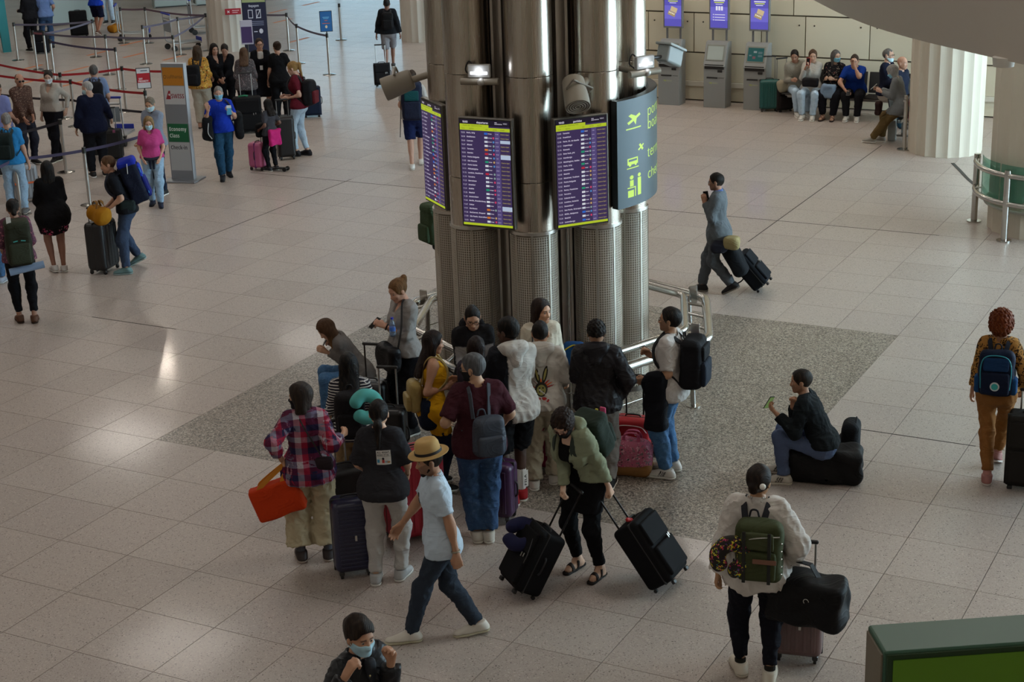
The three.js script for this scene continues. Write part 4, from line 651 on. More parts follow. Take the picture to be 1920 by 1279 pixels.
// loose soft bag lying on the floor or on something
function softBag(p, face, name, label, o) {
  const g = thing(name, label, o.cat || 'bag', p, heading(p, face), o.group), b = blob('bag_body', g, V(0, o.h / 2, 0), o.w, o.h, o.d, o.r ?? Math.min(o.h, o.d) * 0.42, { color: o.color, rough: o.rough ?? 0.8, map: o.map }, AX, o.fold ?? 0.012, o.cell || 0.016, o.fq || 16);
  if (o.straps) for (const s of [-1, 1]) { const z = s * o.d * 0.25; const pts = [V(-o.w * 0.2, o.h * 0.9, z), V(-o.w * 0.15, o.h + 0.06, z * 0.6), V(o.w * 0.15, o.h + 0.06, z * 0.6), V(o.w * 0.2, o.h * 0.9, z)], cv = new THREE.CatmullRomCurve3(pts).getPoints(16); mesh('handle_strap', ribbon(cv, cv.map(() => V(0, 1, 0)), 0.035, 0.008), mat(o.straps, 0.75), g); }
  if (o.zip) mesh('zip', rbox(o.w * 0.8, 0.012, 0.03, 0.005, 0, o.h - 0.008, 0), mat(o.zip, 0.5), g);
  if (o.more) o.more(g); return g;
}
function neckPillow(parentThing, c, q, label, color, map) {
  const g = thing('neck_pillow', label, 'pillow', c); g.quaternion.copy(q);
  const arc = 4.9, r = 0.105; const f = (x, y, z) => { let a = Math.atan2(y, x); a = Math.max(-arc / 2, Math.min(arc / 2, a)); const px = Math.cos(a) * r, py = Math.sin(a) * r, dx = x - px, dy = y - py; return Math.sqrt(dx * dx + dy * dy + z * z * 1.1) - 0.062 + noise3(x * 40, y * 40, z * 40) * 0.003; };
  mesh('cushion', netMesh(f, [-0.2, -0.2, -0.09], [0.2, 0.2, 0.09], 0.011, null, !!map), map ? mat('#ffffff', 0.9, 0, { map }) : mat(color, 0.92, 0, { sheen: 0.6, sheenRoughness: 0.6 }), g);
  return g;
}
function phone(J, i, label, o = {}) {   // handset in hand i
  const g = carried(J, 'mobile_phone', label, 'phone'), p = J['grip' + i].clone().add(V(...(o.off || [0, 0.02, 0.02]))), e = new THREE.Euler(...(o.rot || [-0.8, 0, 0]));
  const b = mesh('case', rbox(0.075, 0.15, 0.009, 0.004), mat(o.color || '#121214', 0.3), g); b.position.copy(p); b.rotation.copy(e);
  const s = mesh('screen', box(0.066, 0.135, 0.001, 0, 0, 0.0052), o.lit ? mat('#111111', 0.2, 0, { emissive: o.lit, emissiveIntensity: 0.55 }) : mat('#0a0c10', 0.08), g); s.position.copy(p); s.rotation.copy(e); return g;
}
// cloth textures
const TX = {};
TX.plaid = canvasTex(256, 256, (c, w) => {
  c.fillStyle = '#7d1a30'; c.fillRect(0, 0, w, w);
  const cols = [[0, 64, '#8a1e34'], [64, 64, '#a39aa2'], [128, 64, '#6d1226'], [192, 64, '#23213f']];
  for (const [a, b, k] of cols) { c.globalAlpha = 1; c.fillStyle = k; c.fillRect(0, a, w, b); }
  for (const [a, b, k] of [[0, 64, '#9b2038'], [64, 64, '#b9b3b6'], [128, 64, '#2a2548'], [192, 64, '#1f1c38']]) { c.globalAlpha = 0.5; c.fillStyle = k; c.fillRect(a, 0, b, w); }
}, [1 / 0.22, 1 / 0.22]);
TX.stripe = canvasTex(64, 128, (c) => { c.fillStyle = '#24242f'; c.fillRect(0, 0, 64, 128); c.fillStyle = '#c9c6c2'; for (let i = 0; i < 4; i++) c.fillRect(0, i * 32, 64, 13); }, [1 / 0.06, 1 / 0.12]);
function blotch(w, base, list, sd, rep) { let q = sd; const rn = () => { q = (q * 1664525 + 1013904223) >>> 0; return q / 4294967296; }; return canvasTex(w, w, (c) => { c.fillStyle = base; c.fillRect(0, 0, w, w); for (const [n, r, cols] of list) for (let i = 0; i < n; i++) { c.fillStyle = cols[Math.floor(rn() * cols.length)]; const x = rn() * w, y = rn() * w, rr = r * (0.5 + rn()); for (const [ox, oy] of [[0, 0], [w, 0], [-w, 0], [0, w], [0, -w]]) { c.beginPath(); for (let k = 0; k < 7; k++) { const a = k / 7 * 6.283, m = rr * (0.65 + 0.5 * Math.sin(i * 3 + k * 2.3)); k ? c.lineTo(x + ox + Math.cos(a) * m, y + oy + Math.sin(a) * m) : c.moveTo(x + ox + Math.cos(a) * m, y + oy + Math.sin(a) * m); } c.closePath(); c.fill(); } } }, rep); }
TX.floralYellow = blotch(256, '#b98a3c', [[60, 16, ['#d8b25a', '#8c4a1e', '#6b5a2a']], [70, 9, ['#2c3320', '#a5391f', '#e0c890']], [60, 6, ['#3a2a18', '#d07a28']]], 5, [2.4, 2.4]);
TX.floralBlack = blotch(256, '#131217', [[40, 10, ['#8c7f72', '#7a4a42']], [60, 6, ['#b9aa98', '#5e5a4a']]], 9, [2.6, 2.6]);
TX.floralPink = blotch(256, '#141217', [[16, 20, ['#c2486e', '#b83a5e']], [16, 9, ['#e0a0b4']], [14, 7, ['#6a7a4a']]], 15, [3, 3]);
TX.speckBrown = blotch(256, '#4f3a33', [[220, 6, ['#8d7767', '#2e211d', '#6e5246']], [200, 4, ['#a8937f', '#221815']]], 21, [2.6, 2.6]);
TX.leopard = blotch(256, '#a8783c', [[60, 6, ['#c69a58', '#7c4f22']], [130, 12, ['#241a10', '#1c140c']]], 25, [3.4, 3.4]);
TX.paisley = blotch(256, '#4b4648', [[120, 8, ['#8a8280', '#2a2628', '#7d5a5c']], [100, 5, ['#b5aaa6', '#1e1a1c']]], 31, [3, 3]);
TX.flowersBright = blotch(256, '#1c1714', [[80, 12, ['#c9b820', '#d8c838', '#b02a5a']], [70, 9, ['#1e7a7a', '#5a2a7a', '#c65a1e', '#5f8a2a']], [60, 5, ['#e8d850', '#8a1e4a']]], 35, [4, 4]);
TX.pinkCamo = blotch(256, '#b8687e', [[60, 14, ['#7c6f72', '#d8a0ae']], [60, 8, ['#4a4346', '#c9517c']], [50, 5, ['#e0c4c8', '#3c3538']]], 41, [3.2, 3.2]);
TX.floralPurple = blotch(256, '#5a3a4a', [[60, 12, ['#8a4a5a', '#a06070']], [60, 7, ['#2a2430', '#c08a90']]], 45, [3, 3]);
function denim(base, sd) { return speckle(256, base, [[500, 4, 16, ['#ffffff'], 0.03], [300, 4, 16, ['#000814'], 0.03], [1500, 0.5, 1.5, ['#c8d4e4', '#0a1424'], 0.12]], sd); }
TX.denimDark = denim('#2f4767', 3); TX.denimMid = denim('#42668c', 13); TX.denimLight = denim('#88a2b8', 23); TX.denimPale = denim('#a6b9c9', 33);
for (const k of ['denimDark', 'denimMid', 'denimLight', 'denimPale']) { TX[k].wrapS = TX[k].wrapT = THREE.RepeatWrapping; TX[k].repeat.set(2.2, 2.2); }
const JEANS = { dark: { map: TX.denimDark }, mid: { map: TX.denimMid }, light: { map: TX.denimLight }, pale: { map: TX.denimPale } };
// ---------------------------------------------------------------- people and their things: the group at the column
const under = (px, py, h) => { const p = at(px, py, h); p.y = 0; return p; };   // floor point under a crown seen at a pixel
const who = (o) => { if (o.feetPx && !o.p) { o.p = at((o.feetPx[0][0] + o.feetPx[1][0]) / 2, (o.feetPx[0][1] + o.feetPx[1][1]) / 2); } if (o.crown && !o.h) o.h = heightAt(o.p, o.crown); return person(o); };
function wristBand(J, i, color, name = 'wristwatch') { const p = mix(J.elbows[i], J.wrists[i], 0.93), d = J.wrists[i].clone().sub(J.elbows[i]).normalize(); const m = mesh(name, new THREE.TorusGeometry(0.031, 0.008, 6, 18), mat(color, 0.35, 0.7), J.g); m.position.copy(p); m.quaternion.setFromUnitVectors(V(0, 0, 1), d); return m; }
function print(J, part, name, x, y, w, h, tex, z = -1) {   // flat print on the back (z = -1) or chest, following the torso
  const n = 8, pos = [], uv = [], idx = [], B = new THREE.Box3().setFromObject(part), dirW = J.F.clone().multiplyScalar(z).applyQuaternion(J.g.quaternion);
  J.g.updateMatrixWorld(true); const ray = new THREE.Raycaster(), inv = J.g.matrixWorld.clone().invert();
  for (let j = 0; j <= n; j++) for (let i = 0; i <= n; i++) {
    const q = J.up(x + (i / n - 0.5) * w * z, y + (j / n - 0.5) * h, z * 0.6).applyMatrix4(J.g.matrixWorld); ray.set(q, dirW.clone().negate()); const hit = ray.intersectObject(part, false)[0];
    const r = (hit ? hit.point.clone().addScaledVector(dirW, 0.003) : q.clone().addScaledVector(dirW, -0.45)).applyMatrix4(inv); pos.push(r.x, r.y, r.z); uv.push(i / n, j / n);
  }
  for (let j = 0; j < n; j++) for (let i = 0; i < n; i++) { const a = j * (n + 1) + i; idx.push(a, a + 1, a + n + 2, a, a + n + 2, a + n + 1); }
  const g = new THREE.BufferGeometry(); g.setAttribute('position', new THREE.Float32BufferAttribute(pos, 3)); g.setAttribute('uv', new THREE.Float32BufferAttribute(uv, 2)); g.setIndex(idx); g.computeVertexNormals();
  return mesh(name, g, mat('#ffffff', 0.85, 0, { map: tex, transparent: true, alphaTest: 0.5 }), part);
}
const onBag = (bagTop, p) => V(p.x, bagTop, p.z);

// man with the straw hat
{
  const J = who({ feetPx: [[772, 1203, -2, 0], [897, 1188, 0, 6]], face: 262, crown: 822, sex: 'm', w: 1.0, lean: 3, label: 'bearded man in straw hat and pale blue polo shirt walking left', skin: '#a67a5e', hair: { style: 'short', color: '#15100d' }, beard: 2, beardColor: '#17110e', head: [0, 8, 0],
    handsPx: [[856, 1040, 0.22], [752, 985, -0.25]], elbow: [[0.3, -0.2, -1], [-0.2, -0.5, -0.8]], hand: [{ curl: 0.55 }, { curl: 0.35 }],
    top: { name: 'polo_shirt', color: '#b4c3d0', sleeve: 0.68, sleeveR: 0.016, collar: true, hem: -0.13, loose: 0.012 }, bottom: { color: '#2c343f', kneeR: 0.008, hemR: 0.016, belt: '#1a1512' }, shoes: { color: '#cdc8bd', sole: '#b9b49c', size: 1.15 } });
  const h = mesh('straw_hat', new THREE.LatheGeometry([[0.001, 0.105], [0.05, 0.112], [0.075, 0.105], [0.088, 0.08], [0.095, 0.02], [0.1, 0.002], [0.12, -0.008], [0.148, -0.004], [0.15, 0.0], [0.148, 0.003], [0.12, -0.002], [0.1, 0.008]].map((q) => new THREE.Vector2(...q)), 40), mat('#b08f58', 0.85), J.g);
  h.position.copy(J.headC).addScaledVector(J.HY, 0.062).addScaledVector(J.HZ, -0.012); h.quaternion.setFromRotationMatrix(new THREE.Matrix4().makeBasis(J.HX, J.HY, J.HZ)); h.scale.set(0.98, 1.05, 1.1);
  mesh('hat_band', new THREE.LatheGeometry([[0.1005, 0.006], [0.0985, 0.03]].map((q) => new THREE.Vector2(...q)), 40), mat('#17161a', 0.7), h);
  wristBand(J, 0, '#8d8878');
  const sg = mesh('sunglasses', merge([T(new THREE.TorusGeometry(0.02, 0.004, 5, 12), 0, 0, 0), T(new THREE.TorusGeometry(0.02, 0.004, 5, 12), 0, -0.048, 0)]), mat('#121214', 0.3), J.g); sg.position.copy(J.up(-0.03, 0.37, 0.128)); sg.quaternion.setFromRotationMatrix(new THREE.Matrix4().makeBasis(J.X, J.U, J.F));
}
// woman in the printed dark T-shirt
{
  const tex = canvasTex(256, 256, (c) => { c.fillStyle = '#c9c7c2'; c.fillRect(0, 0, 256, 256); c.fillStyle = '#16161a'; c.font = 'bold 44px sans-serif'; c.fillText('ALL RIGHT,', 14, 50); c.fillText('HERE IT IS', 10, 98); c.fillRect(6, 108, 244, 4); c.fillStyle = '#3f86a8'; c.fillRect(10, 160, 44, 60); c.fillStyle = '#b03a34'; c.fillRect(96, 170, 44, 56); c.fillStyle = '#1d1a20'; c.beginPath(); c.arc(118, 150, 22, 0, 7); c.fill(); c.fillStyle = '#8d9aa0'; c.fillRect(150, 190, 60, 34); c.fillStyle = '#b07a4a'; c.fillRect(190, 200, 48, 30); c.strokeStyle = '#555'; c.lineWidth = 4; c.beginPath(); c.moveTo(20, 140); c.lineTo(90, 150); c.stroke(); });
  const J = who({ feetPx: [[706, 1093, 0], [753, 1085, 20]], face: 8, crown: 748, sex: 'f', w: 0.95, label: 'woman in dark printed T-shirt and grey joggers seen from behind', skin: '#c79d80', hair: { style: 'pony', color: '#120e0d', len: 0.16, ponyY: -0.05, thick: 0.012 }, head: [0, 4, 0],
    hands: [[0.18, 0.98, 0.22], [-0.2, 0.96, 0.2]], elbow: [[1, -0.6, -0.4], [-1, -0.6, -0.4]],
    top: { name: 't_shirt', color: '#2a2a2e', sleeve: 0.95, sleeveR: 0.034, loose: 0.028, hem: -0.1 }, bottom: { color: '#a8a5a0', hemR: 0.012, kneeR: 0.016 }, shoes: { color: '#9a9a98', sole: '#c9c6c0' } });
  print(J, J.topPart, 'printed_square', -0.035, 0.3, 0.125, 0.14, tex);
}
// woman in the plaid shirt
{
  const J = who({ feetPx: [[566, 1050, 5], [617, 1047, 12]], face: 356, crown: 716, sex: 'f', w: 1.05, label: 'woman in red plaid shirt and wide cream trousers holding orange bag', skin: '#b88a6c', hair: { style: 'bob', color: '#2a211c', len: 0.045, thick: 0.024, taper: 0.8 }, head: [62, 4, 0], mask: '#17161a', glasses: { color: '#15120f', head: true },
    handsPx: [[528, 862, 0.1], [643, 815, -0.06]], elbow: [[1, -0.2, -0.5], [-1, -0.8, -0.3]], hand: [{ curl: 0.9 }, { curl: 0.9 }],
    top: { name: 'plaid_shirt', map: TX.plaid, sleeve: 1.62, sleeveR: 0.03, loose: 0.035, hem: -0.14, collar: true, fold: 0.01 }, bottom: { color: '#b7ab8e', len: 1.8, hemR: 0.085, kneeR: 0.05, off: 0.02, fold: 0.012 }, shoes: { color: '#3c3432', sole: '#a3958a', sock: '#55545a', sockTop: 0.25 } });
  toteBag(J, 0, 'bright orange tote bag with yellow straps on plaid woman arm', { w: 0.46, h: 0.33, d: 0.15, color: '#b8360c', strap: '#c07a14', drop: 0.17, dx: 0.1, roll: -0.3, yaw: -0.15, sw: 0.04, dz: 0.02 });
  const sb = carried(J, 'crossbody_bag', 'small dark bag on strap across plaid woman back', 'bag'); blob('pouch', sb, J.up(-0.13, 0.06, -0.16), 0.16, 0.13, 0.06, 0.028, { color: '#2a2024' }, [J.X, J.U, J.F]);
  const pts = new THREE.CatmullRomCurve3([[0.07, 0.52, 0.0], [0.03, 0.44, -0.145], [-0.06, 0.25, -0.16], [-0.12, 0.12, -0.165]].map((q) => J.up(...q))).getPoints(16); mesh('strap', ribbon(pts, pts.map(() => J.F.clone().negate()), 0.014, 0.006), mat('#1c181a', 0.7), sb);
}
// striped woman with the black backpack and teal neck pillow
{
  const p = under(652, 660, 1.66), J = who({ p, h: 1.66, face: 4, sex: 'f', label: 'woman in striped top with long black hair and black backpack', skin: '#b98d70', hair: { style: 'long', color: '#0e0c0c', len: 0.2, thick: 0.018 }, hands: [[0.3, 0.85, 0.12], [-0.26, 0.95, 0.16]],
    top: { name: 'striped_top', map: TX.stripe, sleeve: 1.15, hem: -0.08 }, bottom: { color: '#8a7350' }, shoes: { color: '#2a2724' } });
  backpack(J, 'black backpack with a zipped pocket worn over striped top', { w: 0.3, h: 0.46, d: 0.2, color: '#1a181b', y: 0.24 });
  const q = J.g.localToWorld(J.up(-0.17, 0.36, -0.36)); neckPillow(null, q, new THREE.Quaternion().setFromEuler(new THREE.Euler(-0.5, heading(p, 180) + 0.1, 0.5)), 'teal green neck pillow hanging on the black backpack', '#4ea09a');
}
// maroon T-shirt man
{
  const J = who({ feetPx: [[895, 1013, 0], [917, 1013, 10]], face: 350, crown: 660, sex: 'm', w: 1.1, belly: 0.06, label: 'grey haired man in maroon T-shirt and blue jeans with black mask', skin: '#b28a6c', hair: { style: 'short', color: '#4f4f50', light: '#b0b0b0', thick: 0.016 }, head: [58, 6, 0], mask: '#141416', glasses: {},
    handsPx: [[838, 792, -0.1], null], hands: [null, [-0.27, 1.0, 0.22]], elbow: [[1, -0.8, -0.2], [-1, -0.5, -0.3]],
    top: { name: 't_shirt', color: '#3c1a22', sleeve: 0.85, sleeveR: 0.026, loose: 0.022, hem: -0.1 }, bottom: { ...JEANS.dark, kneeR: 0.024, hemR: 0.032, off: 0.018 }, shoes: { color: '#b9b2a6', sole: '#d0cbc0' } });
  backpack(J, 'slate grey leather backpack slung low on maroon T-shirt', { w: 0.28, h: 0.36, d: 0.15, color: '#3d424b', rough: 0.5, y: 0.12, x: -0.05, out: 0.03, strapW: 0.03 });
}
// white and black jacket, shorts
{
  const two = (J0) => null;
  const o = { feetPx: [[960, 946, 10], [978, 935, 12]], face: 338, crown: 592, sex: 'm', w: 0.98, label: 'man in white and navy hooded jacket with black shorts', skin: '#4a2f22', hair: { style: 'crop', color: '#0d0a09', thick: 0.014 }, head: [30, 6, 0], hands: [[0.1, 1.0, 0.3], [-0.16, 0.98, 0.3]], elbow: [[1, -0.6, -0.3], [-1, -0.6, -0.3]],
    bottom: { name: 'shorts', color: '#141518', len: 0.97, hemR: 0.04, off: 0.02 }, shoes: { color: '#8f1a1e', sole: '#d8d4cc', sock: '#d6d2cb', sockTop: 0.55, stripe: '#c8c4be' } };
  o.top = { name: 'jacket', color: '#ffffff', sleeve: 1.9, sleeveR: 0.03, loose: 0.03, hem: -0.13, hood: true, hoodColor: '#b9b5ae', fold: 0.011, colorAt: null };
  o.p = at(968, 941); const yaw = heading(o.p, o.face), navy = C('#17191f'), white = C('#b9b5ae');
  o.top.colorAt = (x, y, z, c) => { const q = x > 0.08 ? navy : white; c[0] = q.r; c[1] = q.g; c[2] = q.b; };
  const J = who(o);
  for (let i = 0; i < 2; i++) { const t = canvasTex(64, 128, (c) => { c.fillStyle = '#d6d2cb'; c.fillRect(0, 0, 64, 128); c.fillStyle = '#16161a'; c.save(); c.translate(44, 118); c.rotate(-Math.PI / 2); c.font = 'bold 40px sans-serif'; c.fillText('FILA', 0, 0); c.restore(); }); const a = J.ank[i], b = mix(J.ank[i], J.knees[i], 0.24); const m = mesh('sock_lettering', new THREE.PlaneGeometry(0.055, 0.16), mat('#ffffff', 0.9, 0, { map: t }), J.g); m.position.copy(mix(a, b, 0.95)).add(V(-0.02, 0.03, 0).addScaledVector(J.F, -0.062)); m.rotation.y = Math.PI + 0.2; }
}
// white hoodie with the printed back
{
  const tex = canvasTex(256, 320, (c) => {   // flame coloured feathers around an abstract emblem
    c.clearRect(0, 0, 256, 320); for (let i = 0; i < 9; i++) { const a = -2.9 + i * 0.33; c.fillStyle = ['#b8321e', '#d0601e', '#8c1a1a'][i % 3]; c.beginPath(); c.moveTo(128, 200); c.quadraticCurveTo(128 + Math.cos(a) * 70 - 14, 190 + Math.sin(a) * 60, 128 + Math.cos(a) * 118, 200 + Math.sin(a) * 90); c.quadraticCurveTo(128 + Math.cos(a) * 70 + 14, 205 + Math.sin(a) * 70, 128, 215); c.fill(); }
    c.fillStyle = '#26241c'; for (const s of [-1, 1]) { c.beginPath(); c.ellipse(128 + s * 34, 80, 20, 78, s * 0.22, 0, 7); c.fill(); c.fillStyle = '#a89a55'; c.beginPath(); c.ellipse(128 + s * 34, 78, 9, 56, s * 0.22, 0, 7); c.fill(); c.fillStyle = '#26241c'; } c.beginPath(); c.ellipse(128, 205, 52, 58, 0, 0, 7); c.fill(); c.fillStyle = '#8f8a4a'; c.beginPath(); c.ellipse(128, 212, 38, 42, 0, 0, 7); c.fill(); c.fillStyle = '#26241c'; for (let i = 0; i < 4; i++) { c.beginPath(); c.arc(128 + Math.cos(i * 1.57 + 0.78) * 20, 212 + Math.sin(i * 1.57 + 0.78) * 20, 7, 0, 7); c.fill(); } c.fillStyle = '#9c1f1c'; c.beginPath(); c.ellipse(90, 286, 36, 14, -0.4, 0, 7); c.fill(); c.beginPath(); c.ellipse(166, 286, 36, 14, 0.4, 0, 7); c.fill(); });
  const J = who({ feetPx: [[1002, 916, 4], [1040, 905, 10]], face: 2, crown: 600, sex: 'm', w: 1.0, label: 'young man in white hoodie with coloured emblem on its back', skin: '#b98a6c', hair: { style: 'short', color: '#15110f', nape: -0.05 }, head: [-4, 6, 0], hands: [[0.14, 1.02, 0.28], [-0.2, 1.0, 0.26]], elbow: [[1, -0.6, -0.3], [-1, -0.6, -0.3]],
    top: { name: 'hoodie', color: '#b8b2a9', sleeve: 1.92, sleeveR: 0.03, loose: 0.024, hem: -0.08, hood: 1.15, fold: 0.01 }, bottom: { color: '#a59b87', hemR: 0.034, kneeR: 0.026, off: 0.018, fold: 0.012 }, shoes: { color: '#bdb8b0', sole: '#d6d2ca', stripe: '#1a1a1c' } });
  print(J, J.topPart, 'back_print', 0, 0.19, 0.3, 0.38, tex);
}
// man with glasses in the dark hoodie, facing the viewer
{
  const J = who({ p: under(884, 565, 1.72), h: 1.72, face: 172, sex: 'm', label: 'man with glasses in black hoodie looking down beside steel drums', skin: '#bb9278', hair: { style: 'short', color: '#1a1512' }, beard: 0.6, glasses: {}, head: [-4, 22, 0], hands: [[0.1, 1.08, 0.28], [-0.1, 1.05, 0.28]],
    top: { name: 'hoodie', color: '#ffffff', sleeve: 1.95, hood: true, hoodColor: '#17171a', colorAt: (x, y, z, c) => { const q = y < 1.3 && y > 1.12 && z > 0 && Math.abs(x) < 0.2 ? C('#8b8b8e') : C('#17171a'); c[0] = q.r; c[1] = q.g; c[2] = q.b; } }, bottom: { color: '#1c1d22' }, shoes: { color: '#333' } });
}
// long dark hair seen from behind
who({ p: under(890, 630, 1.6), h: 1.6, face: 8, sex: 'f', label: 'woman with long dark brown hair between maroon and navy jackets', skin: '#b98d70', hair: { style: 'long', color: '#1d1210', len: 0.32 }, head: [-10, 10, 0], top: { color: '#3a3540', sleeve: 1.9, loose: 0.02 }, bottom: { ...JEANS.dark }, shoes: { color: '#222' }, hands: [[0.12, 1.0, 0.25], [-0.12, 1.0, 0.25]] });
// smiling woman in the cream top
{
  const J = who({ p: under(1012, 558, 1.75), h: 1.75, face: 165, sex: 'f', label: 'smiling woman in cream top with very long brown hair', skin: '#b98a6a', hair: { style: 'long', color: '#241813', tips: '#5c3d28', len: 0.36, sides: 1.0 }, head: [28, 2, 0], hands: [[0.2, 0.95, 0.18], [-0.2, 0.9, 0.15]], top: { name: 'cream_top', color: '#bdb4a2', sleeve: 1.9, loose: 0.02, hem: -0.06 }, bottom: { color: '#26262c' }, shoes: { color: '#444' } });
  const sb = carried(J, 'shoulder_bag', 'thin dark shoulder strap and pouch on cream top', 'bag'); const pts = new THREE.CatmullRomCurve3([[-0.11, 0.5, -0.1], [-0.11, 0.535, 0], [-0.12, 0.4, 0.125], [-0.17, 0.2, 0.12]].map((q) => J.up(...q))).getPoints(16); mesh('strap', ribbon(pts, pts.map((q) => q.clone().sub(J.up(0, 0.35, 0))), 0.014, 0.006), mat('#1a1718', 0.7), sb); blob('pouch', sb, J.up(-0.19, 0.14, 0.12), 0.16, 0.12, 0.06, 0.025, { color: '#221d1e' }, [J.X, J.U, J.F]);
}
// black jacket with the curly crop
{
  who({ p: under(1118, 598, 1.75), h: 1.75, face: 6, sex: 'm', w: 1.08, label: 'man with curly dark hair in black hooded windbreaker from behind', skin: '#a67c60', hair: { style: 'curly', color: '#14100e', thick: 0.018, nape: -0.02 }, beard: 0.8, head: [10, 0, 0], hands: [[0.16, 1.0, 0.28], null], handsPx: [null, [1165, 740, -0.05]], elbow: [[1, -0.6, -0.3], [-1, -0.2, -0.3]],
    top: { name: 'windbreaker', color: '#1b191d', rough: 0.5, sleeve: 1.92, sleeveR: 0.034, loose: 0.03, hem: -0.1, hood: 1.0, fold: 0.012 }, bottom: { color: '#77736e', kneeR: 0.02 }, shoes: { color: '#222' } });
}
// white T-shirt with thumb raised
{
  const J = who({ feetPx: [[1250, 897, 0], [1262, 882, 6]], face: 285, crown: 574, sex: 'm', w: 1.06, label: 'man in white T-shirt and jeans giving thumbs up', skin: '#a97f62', hair: { style: 'short', color: '#171210', thick: 0.014 }, beard: 0.9, glasses: {}, head: [0, -4, 0], handsPx: [[1212, 712, 0.1], [1222, 668, -0.15]], elbow: [[0.4, -1, -0.2], [-0.3, -1, -0.3]], hand: [{ curl: 0.6 }, { curl: 1.0, dir: [0, 0.6, 0.8] }],
    top: { name: 't_shirt', color: '#b5b0ab', sleeve: 0.85, sleeveR: 0.026, loose: 0.022, hem: -0.12 }, bottom: { ...JEANS.mid, kneeR: 0.02, hemR: 0.024 }, shoes: { color: '#c6c2ba', sole: '#d2cec6', stripe: '#141416', size: 1.15 } });
  backpack(J, 'large black backpack on the back of white T-shirt man', { w: 0.34, h: 0.5, d: 0.22, color: '#15161a', y: 0.26, pocket: '#1d2430', upper: '#15161a' });
  const jk = carried(J, 'folded_jacket', 'dark navy jacket draped over the arm of white T-shirt man', 'jacket'); const a = mix(J.elbows[0], J.wrists[0], 0.55); blob('cloth', jk, a.clone().add(V(0.02, -0.24, 0)), 0.13, 0.62, 0.24, 0.055, { color: '#14161c' }, AX, 0.022, 0.017, 20);
}
// curly haired woman pulling two suitcases
{
  const p = at(1098, 1075), J = who({ p, face: 218, h: 1.74, sex: 'f', w: 1.0, lean: 22, label: 'curly haired woman in green cardigan and black dress pulling two suitcases', skin: '#c39c82', hair: { style: 'curly', color: '#20130f', len: 0.1, thick: 0.026, nape: -0.1 }, mask: '#101014', glasses: { color: '#6a3a2c' }, head: [12, 22, 0], headFollow: 0.9, feetPx: [[1126, 1082, 5], [1084, 1066, 5, 4]], handsPx: [[1150, 930, 0.12], [1056, 915, 0.22]], elbow: [[1, 0, -1], [-1, 0, -1]], hand: [{ curl: 1 }, { curl: 1 }],
    top: [{ name: 'dress', color: '#0d0c0e', sleeve: 0, tank: true, hem: -0.3, loose: 0.01, flare: 0.012, off: 0.006, fold: 0.003 }, { name: 'cardigan', color: '#7d826a', sleeve: 1.95, sleeveR: 0.022, open: 0.075, hem: 0.0, off: 0.03, loose: 0.02, hood: 0.8, fold: 0.01 }], bottom: { name: 'leggings', color: '#0e0f12', off: 0.006, kneeR: 0.006, hemR: 0.004, len: 1.84 }, shoes: { type: 'sandal', color: '#2a2422', sole: '#1e1916' } });
  backpack(J, 'dark green backpack with pink tag on curly haired woman', { w: 0.3, h: 0.42, d: 0.22, color: '#232e26', y: 0.27, out: 0.04, more: (g, c, ax) => { mesh('pink_tag', rbox(0.06, 0.1, 0.02, 0.008), mat('#c24a72', 0.6), g).position.copy(c.clone().addScaledVector(ax[1], 0.13).addScaledVector(ax[2], -0.14).addScaledVector(ax[0], 0.05)); mesh('yellow_clip', rbox(0.03, 0.06, 0.02, 0.008), mat('#a8a022', 0.6), g).position.copy(c.clone().addScaledVector(ax[1], 0.14).addScaledVector(ax[2], -0.12)); } });
  const m = (g, put) => { put('zip_run', tube([[0.15, 0.1, 0.15], [0.16, 0.35, 0.155], [0.12, 0.5, 0.15]], 0.006, 16, 5), mat('#3a3a3c', 0.5)); };
  suitcase(at(968, 1116), 248, 'black soft suitcase with navy pillow tilted at the curly haired woman', { kind: 'soft', w: 0.4, h: 0.56, d: 0.26, color: '#0e0e10', tilt: 30, handle: 0.42, tube: '#2c2b2a', more: m });
  suitcase(at(1262, 1103), 112, 'black soft suitcase with red ribbon trailing behind curly haired woman', { kind: 'soft', w: 0.4, h: 0.6, d: 0.27, color: '#101012', tilt: 36, handle: 0.4, tube: '#2c2b2a', more: (g, put, c, q) => { for (let i = 0; i < 3; i++) put('red_ribbon', rbox(0.035, 0.035, 0.03, 0.012, -0.1 + i * 0.022, q.y0 + q.h + 0.03 - i * 0.012, 0.03), mat('#a81c20', 0.6)); } });
  neckPillow(null, at(976, 1002, 0.52), new THREE.Quaternion().setFromEuler(new THREE.Euler(-1.0, heading(p, 215) + 0.4, 0.2)), 'dark navy neck pillow on the tilted black suitcase', '#10123a');
}
